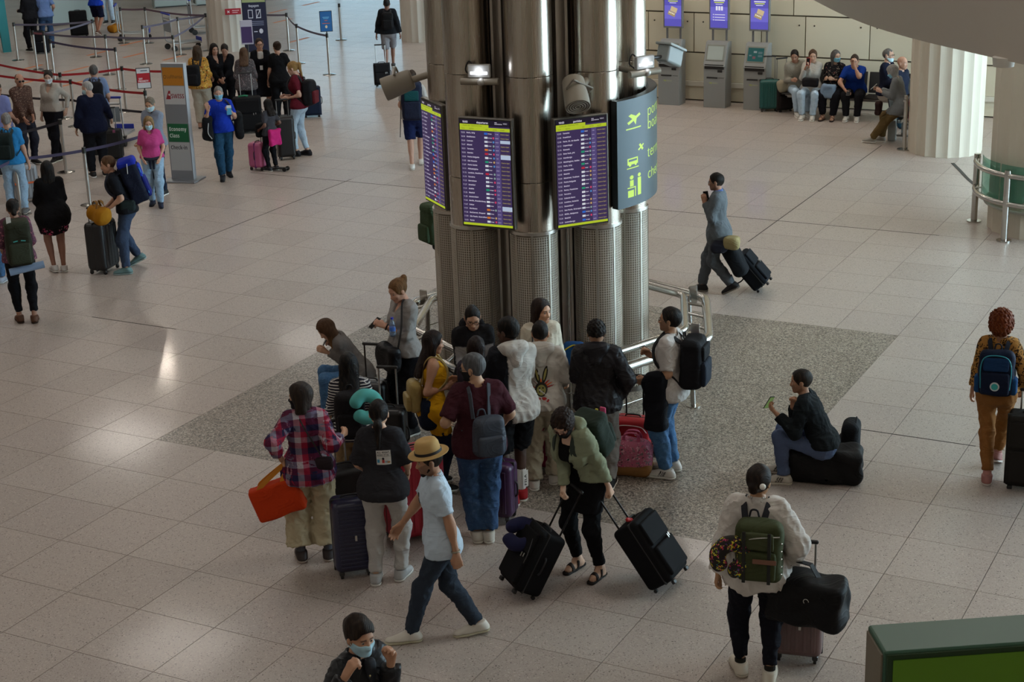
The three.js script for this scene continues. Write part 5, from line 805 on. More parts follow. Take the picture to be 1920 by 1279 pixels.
// woman with the white shirt, lower right
{
  const J = who({ feetPx: [[1388, 1262, 25], [1443, 1278, 0]], face: 8, crown: 870, sex: 'f', w: 1.2, label: 'woman in loose white shirt and navy leggings with green backpack', skin: '#a9805f', hair: { style: 'bun', color: '#1f1714', bunY: -0.03, thick: 0.016 }, head: [-14, 4, 0], handsPx: [[1345, 1080, 0.05], [1488, 1048, -0.05]], elbow: [[1, 0, -0.6], [-1, -0.3, -0.4]], hand: [{ curl: 0.5 }, { curl: 1 }],
    top: { name: 'shirt', color: '#c0bab3', sleeve: 1.9, sleeveR: 0.05, loose: 0.035, hem: -0.16, collar: true, fold: 0.014, hemWave: 0.03 }, bottom: { name: 'leggings', color: '#14151d', off: 0.006, kneeR: 0.007, hemR: 0.006, len: 1.85 }, shoes: { color: '#c9c0b0', sole: '#bdb4a2', sock: '#26241f', size: 1.1 } });
  const fl = mesh('hair_flower', new THREE.IcosahedronGeometry(0.024, 1), mat('#d8d4cc', 0.8), J.g); fl.position.copy(J.headC).addScaledVector(J.HX, -0.07).addScaledVector(J.HY, 0.0).addScaledVector(J.HZ, -0.11);
  backpack(J, 'olive green backpack with metal clasps worn over white shirt', { w: 0.34, h: 0.46, d: 0.2, color: '#3a4027', y: 0.24, x: -0.05, strap: '#1a1c24', out: 0.03, upper: '#424830', more: (g, c, ax, q) => { for (const s of [-1, 1]) mesh('webbing', rbox(0.025, 0.4, 0.01, 0.004), mat('#181a16', 0.8), g).position.copy(c.clone().addScaledVector(ax[0], s * 0.09).addScaledVector(ax[2], -0.145)); mesh('leather_band', rbox(0.17, 0.035, 0.012, 0.004), mat('#6f4a38', 0.6), g).position.copy(c.clone().addScaledVector(ax[0], -0.06).addScaledVector(ax[1], -0.02).addScaledVector(ax[2], -0.155)); for (let i = 0; i < 5; i++) mesh('stud', new THREE.SphereGeometry(0.008, 8, 6), mat('#c9c6c0', 0.2, 0.9), g).position.copy(c.clone().addScaledVector(ax[0], -0.17).addScaledVector(ax[1], 0.1 - i * 0.06).addScaledVector(ax[2], -0.08)); mesh('silver_piping', tube([c.clone().addScaledVector(ax[0], 0.16).addScaledVector(ax[1], 0.1).addScaledVector(ax[2], -0.1), c.clone().addScaledVector(ax[1], 0.15).addScaledVector(ax[2], -0.13), c.clone().addScaledVector(ax[0], -0.16).addScaledVector(ax[1], 0.16).addScaledVector(ax[2], -0.1)], 0.005, 16, 5), mat('#b8b8b4', 0.3, 0.7), g); } });
  const q = J.g.localToWorld(J.up(0.13, 0.22, -0.36)); neckPillow(null, q, new THREE.Quaternion().setFromEuler(new THREE.Euler(-0.1, heading(J.o.p, 180) + 0.2, 1.2)), 'flower patterned neck pillow hanging on the olive backpack', '#fff', TX.flowersBright);
  suitcase(at(1496, 1232), 185, 'brown pink hard suitcase beside the woman in white shirt', { w: 0.38, h: 0.56, d: 0.24, color: '#6e5654', ribs: 'v', n: 5, handle: 0.36, rough: 0.4, lock: true });
  const bp = at(1512, 1150, 0.62); const d = thing('duffel_bag', 'large black duffel bag resting on the brown pink suitcase', 'bag', V(bp.x, 0.56, bp.z), heading(bp, 200)); blob('bag_body', d, V(0, 0.19, 0), 0.6, 0.38, 0.3, 0.055, { color: '#101113', rough: 0.6 }, AX, 0.02, 0.016, 20); mesh('ring', new THREE.TorusGeometry(0.02, 0.003, 6, 14, 4).translate(0.05, 0.24, 0.155), mat('#c8c6c0', 0.3, 0.9), d); mesh('handle_strap', ribbon([V(0.1, 0.36, 0), V(0.02, 0.46, -0.02), V(-0.1, 0.47, -0.02), V(-0.2, 0.36, 0)], [V(0, 1, 0), V(0, 1, 0), V(0, 1, 0), V(0, 1, 0)], 0.05, 0.008), mat('#15161a', 0.8), d);
}
// man at the bottom edge
{
  const J = who({ p: under(668, 1152, 1.74), h: 1.74, face: 140, sex: 'm', label: 'man in black leather jacket and pale blue mask at the bottom', skin: '#b08468', hair: { style: 'short', color: '#231a15', thick: 0.032, amp: 0.007, nape: -0.07 }, mask: '#a4c8d6', head: [-8, 8, 0], handsPx: [[733, 1243, 0.12], [648, 1268, 0.3]], elbow: [[0.4, -1, -0.7], [-0.6, -1, -0.6]], hand: [{ curl: 0.7 }, { curl: 0.9 }],
    top: { name: 'leather_jacket', color: '#16171a', rough: 0.42, sleeve: 1.88, sleeveR: 0.03, loose: 0.02, hem: -0.02, collar: true, fold: 0.011, collarY: 0.05 }, bottom: { color: '#20232a' }, shoes: { color: '#222' } });
  const sh = mesh('shirt_front', blobGeo(J.up(0, 0.36, 0.1), [J.X, J.U, J.F], 0.07, 0.34, 0.06, 0.025), mat('#20242c', 0.8), J.g);
  for (let i = 0; i < 4; i++) mesh('button', new THREE.SphereGeometry(0.007, 8, 6), mat('#b8a878', 0.3, 0.8), J.g).position.copy(J.up(-0.045, 0.44 - i * 0.06, 0.145));
}
function blobGeo(c, ax, w, h, d, r) { return netMesh(blobF(c, ...ax, w, h, d, r, 0.003), ...boundBox(c, ...ax, w, h, d, 0.03), 0.014); }
// woman with the phone and the bun, leaning on the rail
{
  const p = under(748, 516, 1.77), J = who({ p, h: 1.77, face: 242, sex: 'f', w: 1.08, lean: -4, label: 'woman with blonde bun in grey top reading her phone', skin: '#bd8f78', hair: { style: 'bun', color: '#6b4c2e', light: '#c8a878', bunY: 0.07 }, head: [4, 24, 0], handsPx: [[722, 612, 0.1], [712, 608, -0.02]], elbow: [[0.7, -1, -0.2], [-0.7, -1, -0.2]], hand: [{ curl: 0.6 }, { curl: 0.6 }],
    top: { name: 'top', color: '#8d8986', sleeve: 1.45, sleeveR: 0.02, vneck: 0.1, loose: 0.02, hem: -0.04 }, bottom: { color: '#121216', off: 0.008 }, shoes: { color: '#222' } });
  phone(J, 1, 'dark phone in the hands of the blonde bun woman', { off: [0.0, 0.015, 0.02], rot: [-0.9, 0, 0] }); wristBand(J, 0, '#1c1a1a', 'bracelet');
  const hb = carried(J, 'handbag', 'black quilted handbag hanging before the blonde bun woman', 'bag'); blob('bag_body', hb, V(0.12, 0.93, 0.24), 0.36, 0.28, 0.16, 0.06, { color: '#0e0d0f', rough: 0.45 }, AX, 0.012); const sp = new THREE.CatmullRomCurve3([[0.24, 1.0, 0.2], [0.21, 1.25, 0.12], [0.1, 1.49, 0.03], [-0.02, 1.47, -0.1]].map((q) => V(...q))).getPoints(16); mesh('strap', ribbon(sp, sp.map((q) => q.clone().sub(V(0, 1.2, 0))), 0.02, 0.008), mat('#141214', 0.6), hb);
  const wb = carried(J, 'water_bottle', 'small water bottle with blue cap under grey sleeve', 'bottle'); const c = J.up(0.14, 0.2, 0.2); mesh('bottle', new THREE.LatheGeometry([[0.001, 0], [0.03, 0], [0.032, 0.02], [0.032, 0.13], [0.014, 0.17], [0.013, 0.185]].map((q) => new THREE.Vector2(...q)), 14).translate(c.x, c.y, c.z), mat('#b8cce0', 0.1, 0, { transmission: 0.8, thickness: 0 }), wb); mesh('cap', cyl(0.016, 0.016, 0.02, c.x, c.y + 0.185, c.z, 12), mat('#1c2aa0', 0.5), wb); mesh('paper_label', cyl(0.0325, 0.0325, 0.04, c.x, c.y + 0.06, c.z, 14), mat('#3a6ac0', 0.6), wb);
}
// seated woman with long light brown hair
{
  const p = under(668, 590, 1.15), J = who({ p, h: 1.64, face: 268, sex: 'f', pelvis: 0.52, lean: 30, label: 'seated woman with light brown hair in grey sweater using phone', skin: '#b98f74', hair: { style: 'long', color: '#4a3220', tips: '#8a6236', len: 0.22, sides: 0.8 }, head: [0, 26, 0], headFollow: 0.5, feet: [[0.12, 0.42, 5], [-0.12, 0.42, 5]], handsPx: [[612, 660, 0.05], [626, 648, -0.1]], hand: [{ curl: 0.7 }, { curl: 0.7 }],
    top: { name: 'sweater', color: '#696562', sleeve: 1.85, sleeveR: 0.026, loose: 0.022, hem: -0.04 }, bottom: { ...JEANS.mid }, shoes: { color: '#333' } });
  phone(J, 1, 'phone held by the seated light brown haired woman', { off: [0, 0.03, 0.04], rot: [-0.5, 0, 0] });
  suitcase(V(p.x + 0.05, 0, p.z), 268, 'black hard suitcase used as a seat by the grey sweater woman', { w: 0.36, h: 0.38, d: 0.3, color: '#16161a' });
  softBag(at(626, 742), 250, 'purple_pouch', 'lilac drawstring pouch on granite beside the seated woman', { w: 0.26, h: 0.24, d: 0.18, color: '#6c5f86', fold: 0.014 });
  const b = thing('water_bottle', 'clear plastic bottle with red cap standing on granite', 'bottle', at(604, 737)); mesh('bottle', new THREE.LatheGeometry([[0.001, 0], [0.032, 0], [0.034, 0.02], [0.034, 0.16], [0.014, 0.2], [0.013, 0.215]].map((q) => new THREE.Vector2(...q)), 16), mat('#c8d0d0', 0.1, 0, { transmission: 0.85, thickness: 0 }), b); mesh('cap', cyl(0.016, 0.016, 0.022, 0, 0.215, 0, 12), mat('#b01c1c', 0.5), b);
}
// woman in the yellow top
{
  const J = who({ p: under(806, 618, 1.66), h: 1.66, face: 78, sex: 'f', label: 'woman in yellow sleeveless top with long dark hair', skin: '#b5866a', hair: { style: 'long', color: '#1d1311', len: 0.26, sides: 0.3 }, head: [-4, 8, 0], handsPx: [[842, 712, -0.05], [838, 726, 0.06]], elbow: [[0.4, -1, -0.4], [-0.4, -1, -0.4]],
    top: { name: 'tank_top', color: '#c08c0e', sleeve: 0, tank: true, hem: -0.3 }, bottom: { color: '#1a2030', kneeR: 0.02 }, shoes: { color: '#222' } });
  backpack(J, 'pale gold backpack worn by woman in yellow top', { w: 0.26, h: 0.34, d: 0.13, color: '#9a8550', rough: 0.38, y: 0.12, strapW: 0.03 });
  const jk = carried(J, 'tied_jacket', 'navy jacket tied around the waist of yellow top woman', 'jacket'); blob('cloth', jk, J.up(-0.02, -0.06, -0.07), 0.36, 0.34, 0.22, 0.09, { color: '#141c2e' }, AX, 0.018, 0.017, 14);
}
// ---------------------------------------------------------------- luggage standing in the group
suitcase(at(664, 1074), 172, 'navy blue ribbed hard suitcase standing behind grey joggers', { w: 0.34, h: 0.68, d: 0.25, color: '#22233c', ribs: 'h', n: 16, rough: 0.3, lock: true });
suitcase(at(652, 992), 165, 'tall black suitcase with raised handle beside the plaid woman', { w: 0.4, h: 0.6, d: 0.26, color: '#131315', rough: 0.45, handle: 0.42, handleW: 0.05 });
suitcase(at(779, 1006), 160, 'large bright red hard suitcase behind the straw hat man', { w: 0.54, h: 0.84, d: 0.32, color: '#a01c2e', ribs: 'v', n: 6, rough: 0.5 });
suitcase(at(934, 972), 200, 'purple hard suitcase beside blue jeans and white socks', { w: 0.36, h: 0.54, d: 0.26, color: '#3a1c3e', ribs: 'v', n: 5 });
suitcase(at(1040, 880), 190, 'magenta suitcase half hidden behind the green cardigan', { w: 0.4, h: 0.5, d: 0.26, color: '#8a1046', rough: 0.5 });
suitcase(at(1188, 862), 195, 'small red carry case with raised handle beside black windbreaker', { w: 0.38, h: 0.42, d: 0.24, color: '#a3121c', rough: 0.4, handle: 0.42, tube: '#1a1a1a', handleW: 0.09, more: (g, put, c, q) => { put('white_piping', tube([[-0.17, q.y0 + q.h - 0.12, q.d / 2 + 0.004], [-0.1, q.y0 + q.h - 0.06, q.d / 2 + 0.006], [0.1, q.y0 + q.h - 0.06, q.d / 2 + 0.006], [0.17, q.y0 + q.h - 0.12, q.d / 2 + 0.004]], 0.005, 20, 5), mat('#d0c8c0', 0.6)); put('emblem', new THREE.CylinderGeometry(0.018, 0.018, 0.004, 12).rotateX(Math.PI / 2).translate(0.06, q.y0 + q.h - 0.14, q.d / 2 + 0.003), mat('#d8d4ce', 0.4)); } });
softBag(at(1186, 884), 190, 'patterned_backpack', 'pink and grey patterned backpack lying on the granite', { cat: 'backpack', w: 0.4, h: 0.36, d: 0.3, map: TX.pinkCamo, straps: '#b04a68', fold: 0.014, more: (g) => blob('tan_base', g, V(0, 0.06, 0.01), 0.41, 0.13, 0.31, 0.06, { color: '#8a6238' }, AX, 0.01) });
softBag(at(1226, 850), 180, 'shoulder_bag', 'dark blue bag on granite behind the jeans man', { w: 0.34, h: 0.3, d: 0.22, color: '#15171f' });
{ const p = under(690, 652, 1.02); suitcase(p, 200, 'black suitcase with grey raised handle beside the black handbag', { w: 0.38, h: 0.6, d: 0.25, color: '#121214', handle: 0.38, handleW: 0.07, tube: '#4a4744' }); const q = under(722, 696, 1.02); suitcase(q, 195, 'black suitcase with silver raised handle behind the teal pillow', { w: 0.38, h: 0.58, d: 0.25, color: '#101012', handle: 0.4, handleW: 0.09 }); }
{ const c = at(1078, 700, 0.84); const b = thing('blue_backpack', 'bright blue backpack with yellow trim resting on the rail', 'backpack', V(c.x, 0.84, c.z), heading(c, 180)); blob('main_bag', b, V(0, 0.17, 0), 0.24, 0.34, 0.16, 0.06, { color: '#123e6e' }); mesh('yellow_trim', tube([[-0.1, 0.28, 0.07], [0, 0.33, 0.07], [0.1, 0.28, 0.07]], 0.008, 12, 5), mat('#b8a81c', 0.6), b); }
// ---------------------------------------------------------------- right side of the hall
// man in the grey suit
{
  const J = who({ feetPx: [[1372, 552, 0, 28], [1316, 546, 0, 0]], face: 282, crown: 320, sex: 'm', label: 'man in grey suit walking left with phone at his ear', skin: '#9c7058', hair: { style: 'short', color: '#17120f' }, beard: 0.8, glasses: {}, head: [0, 6, 0], handsPx: [[1321, 380, 0.1], [1348, 452, -0.1]], elbow: [[0.5, -1, 0.2], [-0.3, 0, -1]], hand: [{ curl: 0.9, dir: [0, 1, 0.15] }, { curl: 1 }],
    top: [{ name: 'shirt', color: '#5a6fa8', sleeve: 0, off: 0.003, loose: 0, fold: 0.001, collar: true, hem: 0.1, collarY: 0.06 }, { name: 'suit_jacket', color: '#5a5f63', sleeve: 1.95, sleeveR: 0.016, loose: 0.045, hem: -0.2, vneck: 0.1, off: 0.018 }], bottom: { color: '#4c5054', kneeR: 0.016, hemR: 0.022 }, shoes: { color: '#1d1a1a', sole: '#6a625a' } });
  phone(J, 0, 'dark phone held to the ear of the suit man', { off: [0.0, 0.0, -0.035], rot: [0.2, 1.4, 0] });
  const sc = suitcase(at(1436, 545), 100, 'black wheeled suitcase trailing behind the grey suit man', { kind: 'soft', w: 0.36, h: 0.52, d: 0.24, color: '#14171c', tilt: 42, handle: 0.44, tube: '#2a2a2c' });
  const q = at(1378, 495, 0.42), bp = thing('backpack', 'black backpack riding on the suitcase handle of suit man', 'backpack', V(q.x, 0.2, q.z), heading(q, 100)); blob('main_bag', bp, V(0, 0.3, 0), 0.32, 0.5, 0.2, 0.08, { color: '#101216' }, [V(1, 0, 0), V(0, 0.85, -0.5).normalize(), V(0, 0.5, 0.85).normalize()], 0.012); mesh('dangling_strap', tube([[0.1, 0.2, 0.06], [0.12, 0.0, 0.1], [0.1, -0.08, 0.0], [0.06, 0.05, -0.06]], 0.01, 18, 5), mat('#15161a', 0.8), bp);
  const ck = thing('jacket_bundle', 'folded cream jacket on top of the black backpack', 'jacket', at(1372, 463, 0.72), heading(q, 100)); blob('cloth', ck, V(0, 0.06, 0), 0.28, 0.16, 0.22, 0.06, { color: '#8f825c' }, AX, 0.014); blob('dark_cloth', ck, V(0, 0.0, -0.16), 0.3, 0.14, 0.2, 0.06, { color: '#1b1c26' }, AX, 0.014);
}
// woman in leopard blouse
{
  const J = who({ feetPx: [[1850, 906, 0, 0], [1868, 874, 5, 22]], face: 4, crown: 580, sex: 'f', w: 0.98, label: 'woman with curly ginger hair in leopard blouse and tan trousers', skin: '#a87a5c', hair: { style: 'curly', color: '#6e3214', light: '#d08838', thick: 0.052, amp: 0.016, nape: -0.14 }, hands: [[0.24, 0.86, 0.06], null], handsPx: [null, [1918, 728, -0.05]], elbow: [null, [-1, -0.3, -0.6]],
    top: { name: 'leopard_blouse', map: TX.leopard, sleeve: 1.92, sleeveR: 0.024, loose: 0.016, hem: 0.0 }, bottom: { color: '#86592e', off: 0.01, kneeR: 0.008, hemR: 0.008, len: 1.86 }, shoes: { color: '#9a6a64', sole: '#c9c0ba', sock: '#b8847c', sockTop: 0.12 } });
  backpack(J, 'navy backpack with turquoise trim and round emblem on leopard blouse', { w: 0.34, h: 0.46, d: 0.17, color: '#101a30', y: 0.24, strap: '#131b2c', upper: '#15335a', pipe: '#1c8a96', more: (g, c, ax, q) => { const m = mesh('round_emblem', new THREE.CylinderGeometry(0.045, 0.045, 0.006, 24).rotateX(Math.PI / 2), mat('#b9bcc0', 0.5), g); m.position.copy(c.clone().addScaledVector(ax[1], -0.1).addScaledVector(ax[2], -q.d / 2 - 0.045)); m.quaternion.setFromRotationMatrix(new THREE.Matrix4().makeBasis(...ax)); const n = mesh('emblem_center', new THREE.CylinderGeometry(0.032, 0.032, 0.006, 20).rotateX(Math.PI / 2), mat('#1f9c98', 0.5), g); n.position.copy(m.position).addScaledVector(ax[2], -0.003); n.quaternion.copy(m.quaternion); for (const s of [-1, 1]) { blob('side_pocket', g, c.clone().addScaledVector(ax[0], s * 0.17).addScaledVector(ax[1], -0.12), 0.07, 0.18, 0.12, 0.03, { color: '#17406a' }, ax, 0.003, 0.014); } } });
  suitcase(at(1925, 912), 185, 'tall dark grey suitcase cut off by the right edge', { kind: 'soft', w: 0.42, h: 0.72, d: 0.28, color: '#24221f', handle: 0.2, more: (g, put) => put('red_tag', rbox(0.02, 0.12, 0.05, 0.006, 0.225, 0.46, 0.06), mat('#b0203a', 0.6)) });
}
// man sitting on the duffel bag
{
  const p = at(1528, 904); const d = softBag(at(1545, 898), 92, 'duffel_bag', 'big black wheeled duffel bag under the sitting man', { w: 0.36, h: 0.34, d: 0.74, r: 0.07, color: '#121213', rough: 0.7, fold: 0.018, fq: 22, zip: '#8a8884', more: (g) => { mesh('end_plate', rbox(0.3, 0.2, 0.03, 0.02, 0, 0.12, -0.37), mat('#3a3a3c', 0.5), g); mesh('zip_pull', rbox(0.02, 0.05, 0.01, 0.004, 0.1, 0.3, -0.1), mat('#c0beb8', 0.3, 0.9), g); } });
  const J = who({ p, h: 1.7, face: 278, sex: 'm', pelvis: 0.45, pz: -0.06, lean: 22, hunch: 0.02, label: 'man in dark sweater sitting on a black duffel bag', skin: '#a3785c', hair: { style: 'short', color: '#1f1813' }, beard: 0.7, head: [6, -2, 0], feet: [[0.12, 0.3, 4], [-0.14, 0.36, 4]], handsPx: [[1458, 778, 0.12], [1487, 764, 0.02]], elbow: [[0.6, -1, 0.1], [-0.4, -1, 0.2]], hand: [{ curl: 0.5, palm: [0, 0.8, -0.6] }, { curl: 0.9, dir: [0, 1, -0.1] }],
    top: { name: 'sweater', color: '#14191c', sleeve: 1.92, sleeveR: 0.024, loose: 0.02, hem: -0.02, fold: 0.009 }, bottom: { color: '#4d5a76', kneeR: 0.014, hemR: 0.016 }, shoes: { color: '#b5aea2', sole: '#c6beb0', stripe: '#1a1a1c', size: 1.1, sock: '#16161a', sockTop: 0.15 } });
  phone(J, 0, 'phone with lit green screen in the sitting man hand', { off: [0.0, 0.05, 0.04], rot: [-0.5, 2.6, 0], lit: '#8fae6a' });
  const b = at(1594, 864), bk = thing('backpack', 'black backpack standing behind the sitting man', 'backpack', V(b.x, 0, b.z), heading(b, 95)); blob('main_bag', bk, V(0, 0.22, 0), 0.32, 0.44, 0.18, 0.075, { color: '#14161a' }); blob('front_pocket', bk, V(0, 0.15, -0.1), 0.26, 0.22, 0.06, 0.028, { color: '#191c22' }); mesh('grab_loop', tube([[-0.04, 0.43, 0.05], [0, 0.48, 0.05], [0.04, 0.43, 0.05]], 0.008, 10, 5), mat('#15161a', 0.8), bk);
}
// people seated along the kiosk wall
const seatP = (px, py, z) => { const p = at(px, py, 1.2), t = (z - CAM.z) / (p.z - CAM.z); return V(CAM.x + (p.x - CAM.x) * t, 0, z); };
{
  const sit = (o) => who({ pelvis: 0.54, feet: [[0.1, 0.42, 6], [-0.1, 0.42, 6]], ...o });
  sit({ p: seatP(1496, 88, -16.42), h: 1.78, face: 165, sex: 'm', lean: 12, side: -8, label: 'dark haired man seated behind the woman in white sweatshirt', skin: '#9c7560', hair: { style: 'short', color: '#181310' }, head: [-20, 16, 0], top: { color: '#8d8a80', sleeve: 1.9 }, bottom: { ...JEANS.pale }, shoes: { color: '#b8b4ac' }, hands: [[0.15, 0.75, 0.3], [-0.18, 0.72, 0.3]] });
  const J = sit({ p: seatP(1524, 86, -16.2), h: 1.78, face: 190, sex: 'f', lean: -2, label: 'woman in white sweatshirt and light jeans holding red phone', skin: '#b48c74', hair: { style: 'pony', color: '#4a3526', len: 0.1 }, head: [10, 10, 0], hands: [[-0.02, 1.02, 0.26], [-0.1, 0.98, 0.24]], top: { color: '#b0aca4', sleeve: 1.9, loose: 0.022 }, bottom: { ...JEANS.pale }, shoes: { color: '#c4c0b8' } });
  phone(J, 0, 'red phone in the hands of white sweatshirt woman', { color: '#b01c24', off: [0, 0.06, 0.02], rot: [-0.3, 0, 0] });
  const hb = carried(J, 'handbag', 'black handbag on the lap of white sweatshirt woman', 'bag'); blob('bag_body', hb, V(0.02, 0.72, 0.28), 0.32, 0.18, 0.1, 0.04, { color: '#131214', rough: 0.5 }, AX, 0.006, 0.018);
  const K = sit({ p: seatP(1566, 93, -16.3), h: 1.76, face: 195, sex: 'f', w: 1.1, label: 'woman with long grey hair in black floral blouse seated', skin: '#ad8870', hair: { style: 'long', color: '#4c4846', light: '#a8a4a0', len: 0.16, sides: 0.8 }, mask: '#6fa8bc', head: [50, 2, 0], hands: [[0.06, 0.8, 0.3], [-0.1, 0.8, 0.3]], top: { map: TX.floralBlack, sleeve: 1.5, loose: 0.024 }, bottom: { color: '#14141a', kneeR: 0.03 }, shoes: { type: 'sandal', color: '#7a5a4c' } });
  const jk = carried(K, 'denim_jacket', 'folded light denim jacket on the floral blouse lap', 'jacket'); blob('cloth', jk, V(0.0, 0.58, 0.42), 0.3, 0.28, 0.16, 0.05, { color: '#6d7f92' }, AX, 0.016, 0.018);
  const L = sit({ p: seatP(1606, 104, -16.35), h: 1.78, face: 188, sex: 'm', w: 1.08, lean: 24, label: 'man in royal blue T-shirt seated with hand on his mouth', skin: '#a87c64', hair: { style: 'crop', color: '#2a1d16' }, head: [0, 4, 0], hands: [[0.02, 1.1, 0.42], [-0.12, 0.6, 0.46]], elbow: [[1, -1, 0.2], [-1, -0.2, 0]], hand: [{ curl: 0.8, dir: [0, 1, -0.1] }, { curl: 0.7 }], top: { name: 't_shirt', color: '#12327c', sleeve: 0.7, loose: 0.02 }, bottom: { color: '#16161a', kneeR: 0.018 }, shoes: { color: '#c0bcb4' } });
  phone(L, 1, 'dark phone low in the hand of blue T-shirt man', { off: [0, 0.02, 0.05], rot: [-0.9, 0, 0] });
  sit({ p: seatP(1666, 85, -16.2), h: 1.88, face: 110, sex: 'm', w: 1.05, label: 'grey haired man in navy sweater seated with mask below chin', skin: '#b08a74', hair: { style: 'crop', color: '#5a5754', light: '#bbb' }, mask: '#b4ccd4', maskY: -0.03, glasses: {}, head: [0, 0, 0], top: { color: '#14182a', sleeve: 1.92 }, bottom: { color: '#a39c92' }, shoes: { color: '#8a8478' }, hands: [[0.12, 0.74, 0.3], [-0.12, 0.74, 0.3]] });
  sit({ p: seatP(1692, 104, -15.7), h: 1.8, face: 120, sex: 'm', label: 'bald man mostly hidden behind the navy sweater man', skin: '#a87e68', hair: { style: 'bald' , color: '#4a3a30' }, top: { color: '#1a2030', sleeve: 1.9 }, bottom: { color: '#222' }, shoes: { color: '#333' } });
  const G = who({ p: at(1664, 268), h: 1.66, face: 283, sex: 'f', w: 1.12, pelvis: 0.78, pz: -0.24, lean: 14, label: 'grey haired woman in grey jacket perched and reading with mask', skin: '#b48f7c', hair: { style: 'bob', color: '#8a8886', light: '#e0dedc', len: 0.02, thick: 0.024 }, mask: '#7fb4c8', head: [4, 22, 0], feet: [[0.1, 0.3, 5], [-0.08, 0.14, 5]], handsPx: [[1652, 172, 0.05], [1650, 168, -0.1]], top: { name: 'jacket', color: '#6c6f70', sleeve: 1.85, sleeveR: 0.03, loose: 0.03, hem: -0.2 }, bottom: { color: '#5c4a2c', hemR: 0.026, kneeR: 0.02 }, shoes: { color: '#8d8982' } });
  phone(G, 1, 'pale booklet in the hands of grey jacket woman', { color: '#c8c6c0', off: [0, 0.04, 0.05] });
  const hb2 = carried(G, 'handbag', 'dark brown handbag hanging at the grey jacket woman', 'bag'); blob('bag_body', hb2, V(0.18, 0.72, 0.16), 0.26, 0.26, 0.12, 0.05, { color: '#2a1a18' }, AX, 0.01, 0.018);
}
suitcase(at(1442, 208), 178, 'dark teal hard suitcase with raised handle before the bench', { w: 0.4, h: 0.6, d: 0.26, color: '#14504c', ribs: 'v', n: 7, handle: 0.46, rough: 0.4 });
suitcase(at(1468, 208), 150, 'dark brown suitcase right behind the teal suitcase', { kind: 'soft', w: 0.36, h: 0.58, d: 0.26, color: '#241f1e', handle: 0.46 });
softBag(V(-2.72, 0.44, -16.36), 170, 'cream_coat', 'cream coat lying on the bench beside the seated couple', { cat: 'coat', w: 0.3, h: 0.24, d: 0.3, color: '#8f8672', fold: 0.02 });
softBag(at(1672, 262), 270, 'shopping_bag', 'grey white paper shopping bag beside the perched woman', { cat: 'bag', w: 0.32, h: 0.4, d: 0.16, r: 0.02, color: '#8c9090', fold: 0.006, straps: '#6a6a68' });
softBag(at(1690, 240), 270, 'blue_bag', 'dark blue bag on the floor behind fire extinguisher stand', { w: 0.3, h: 0.42, d: 0.2, color: '#1a3c50' });
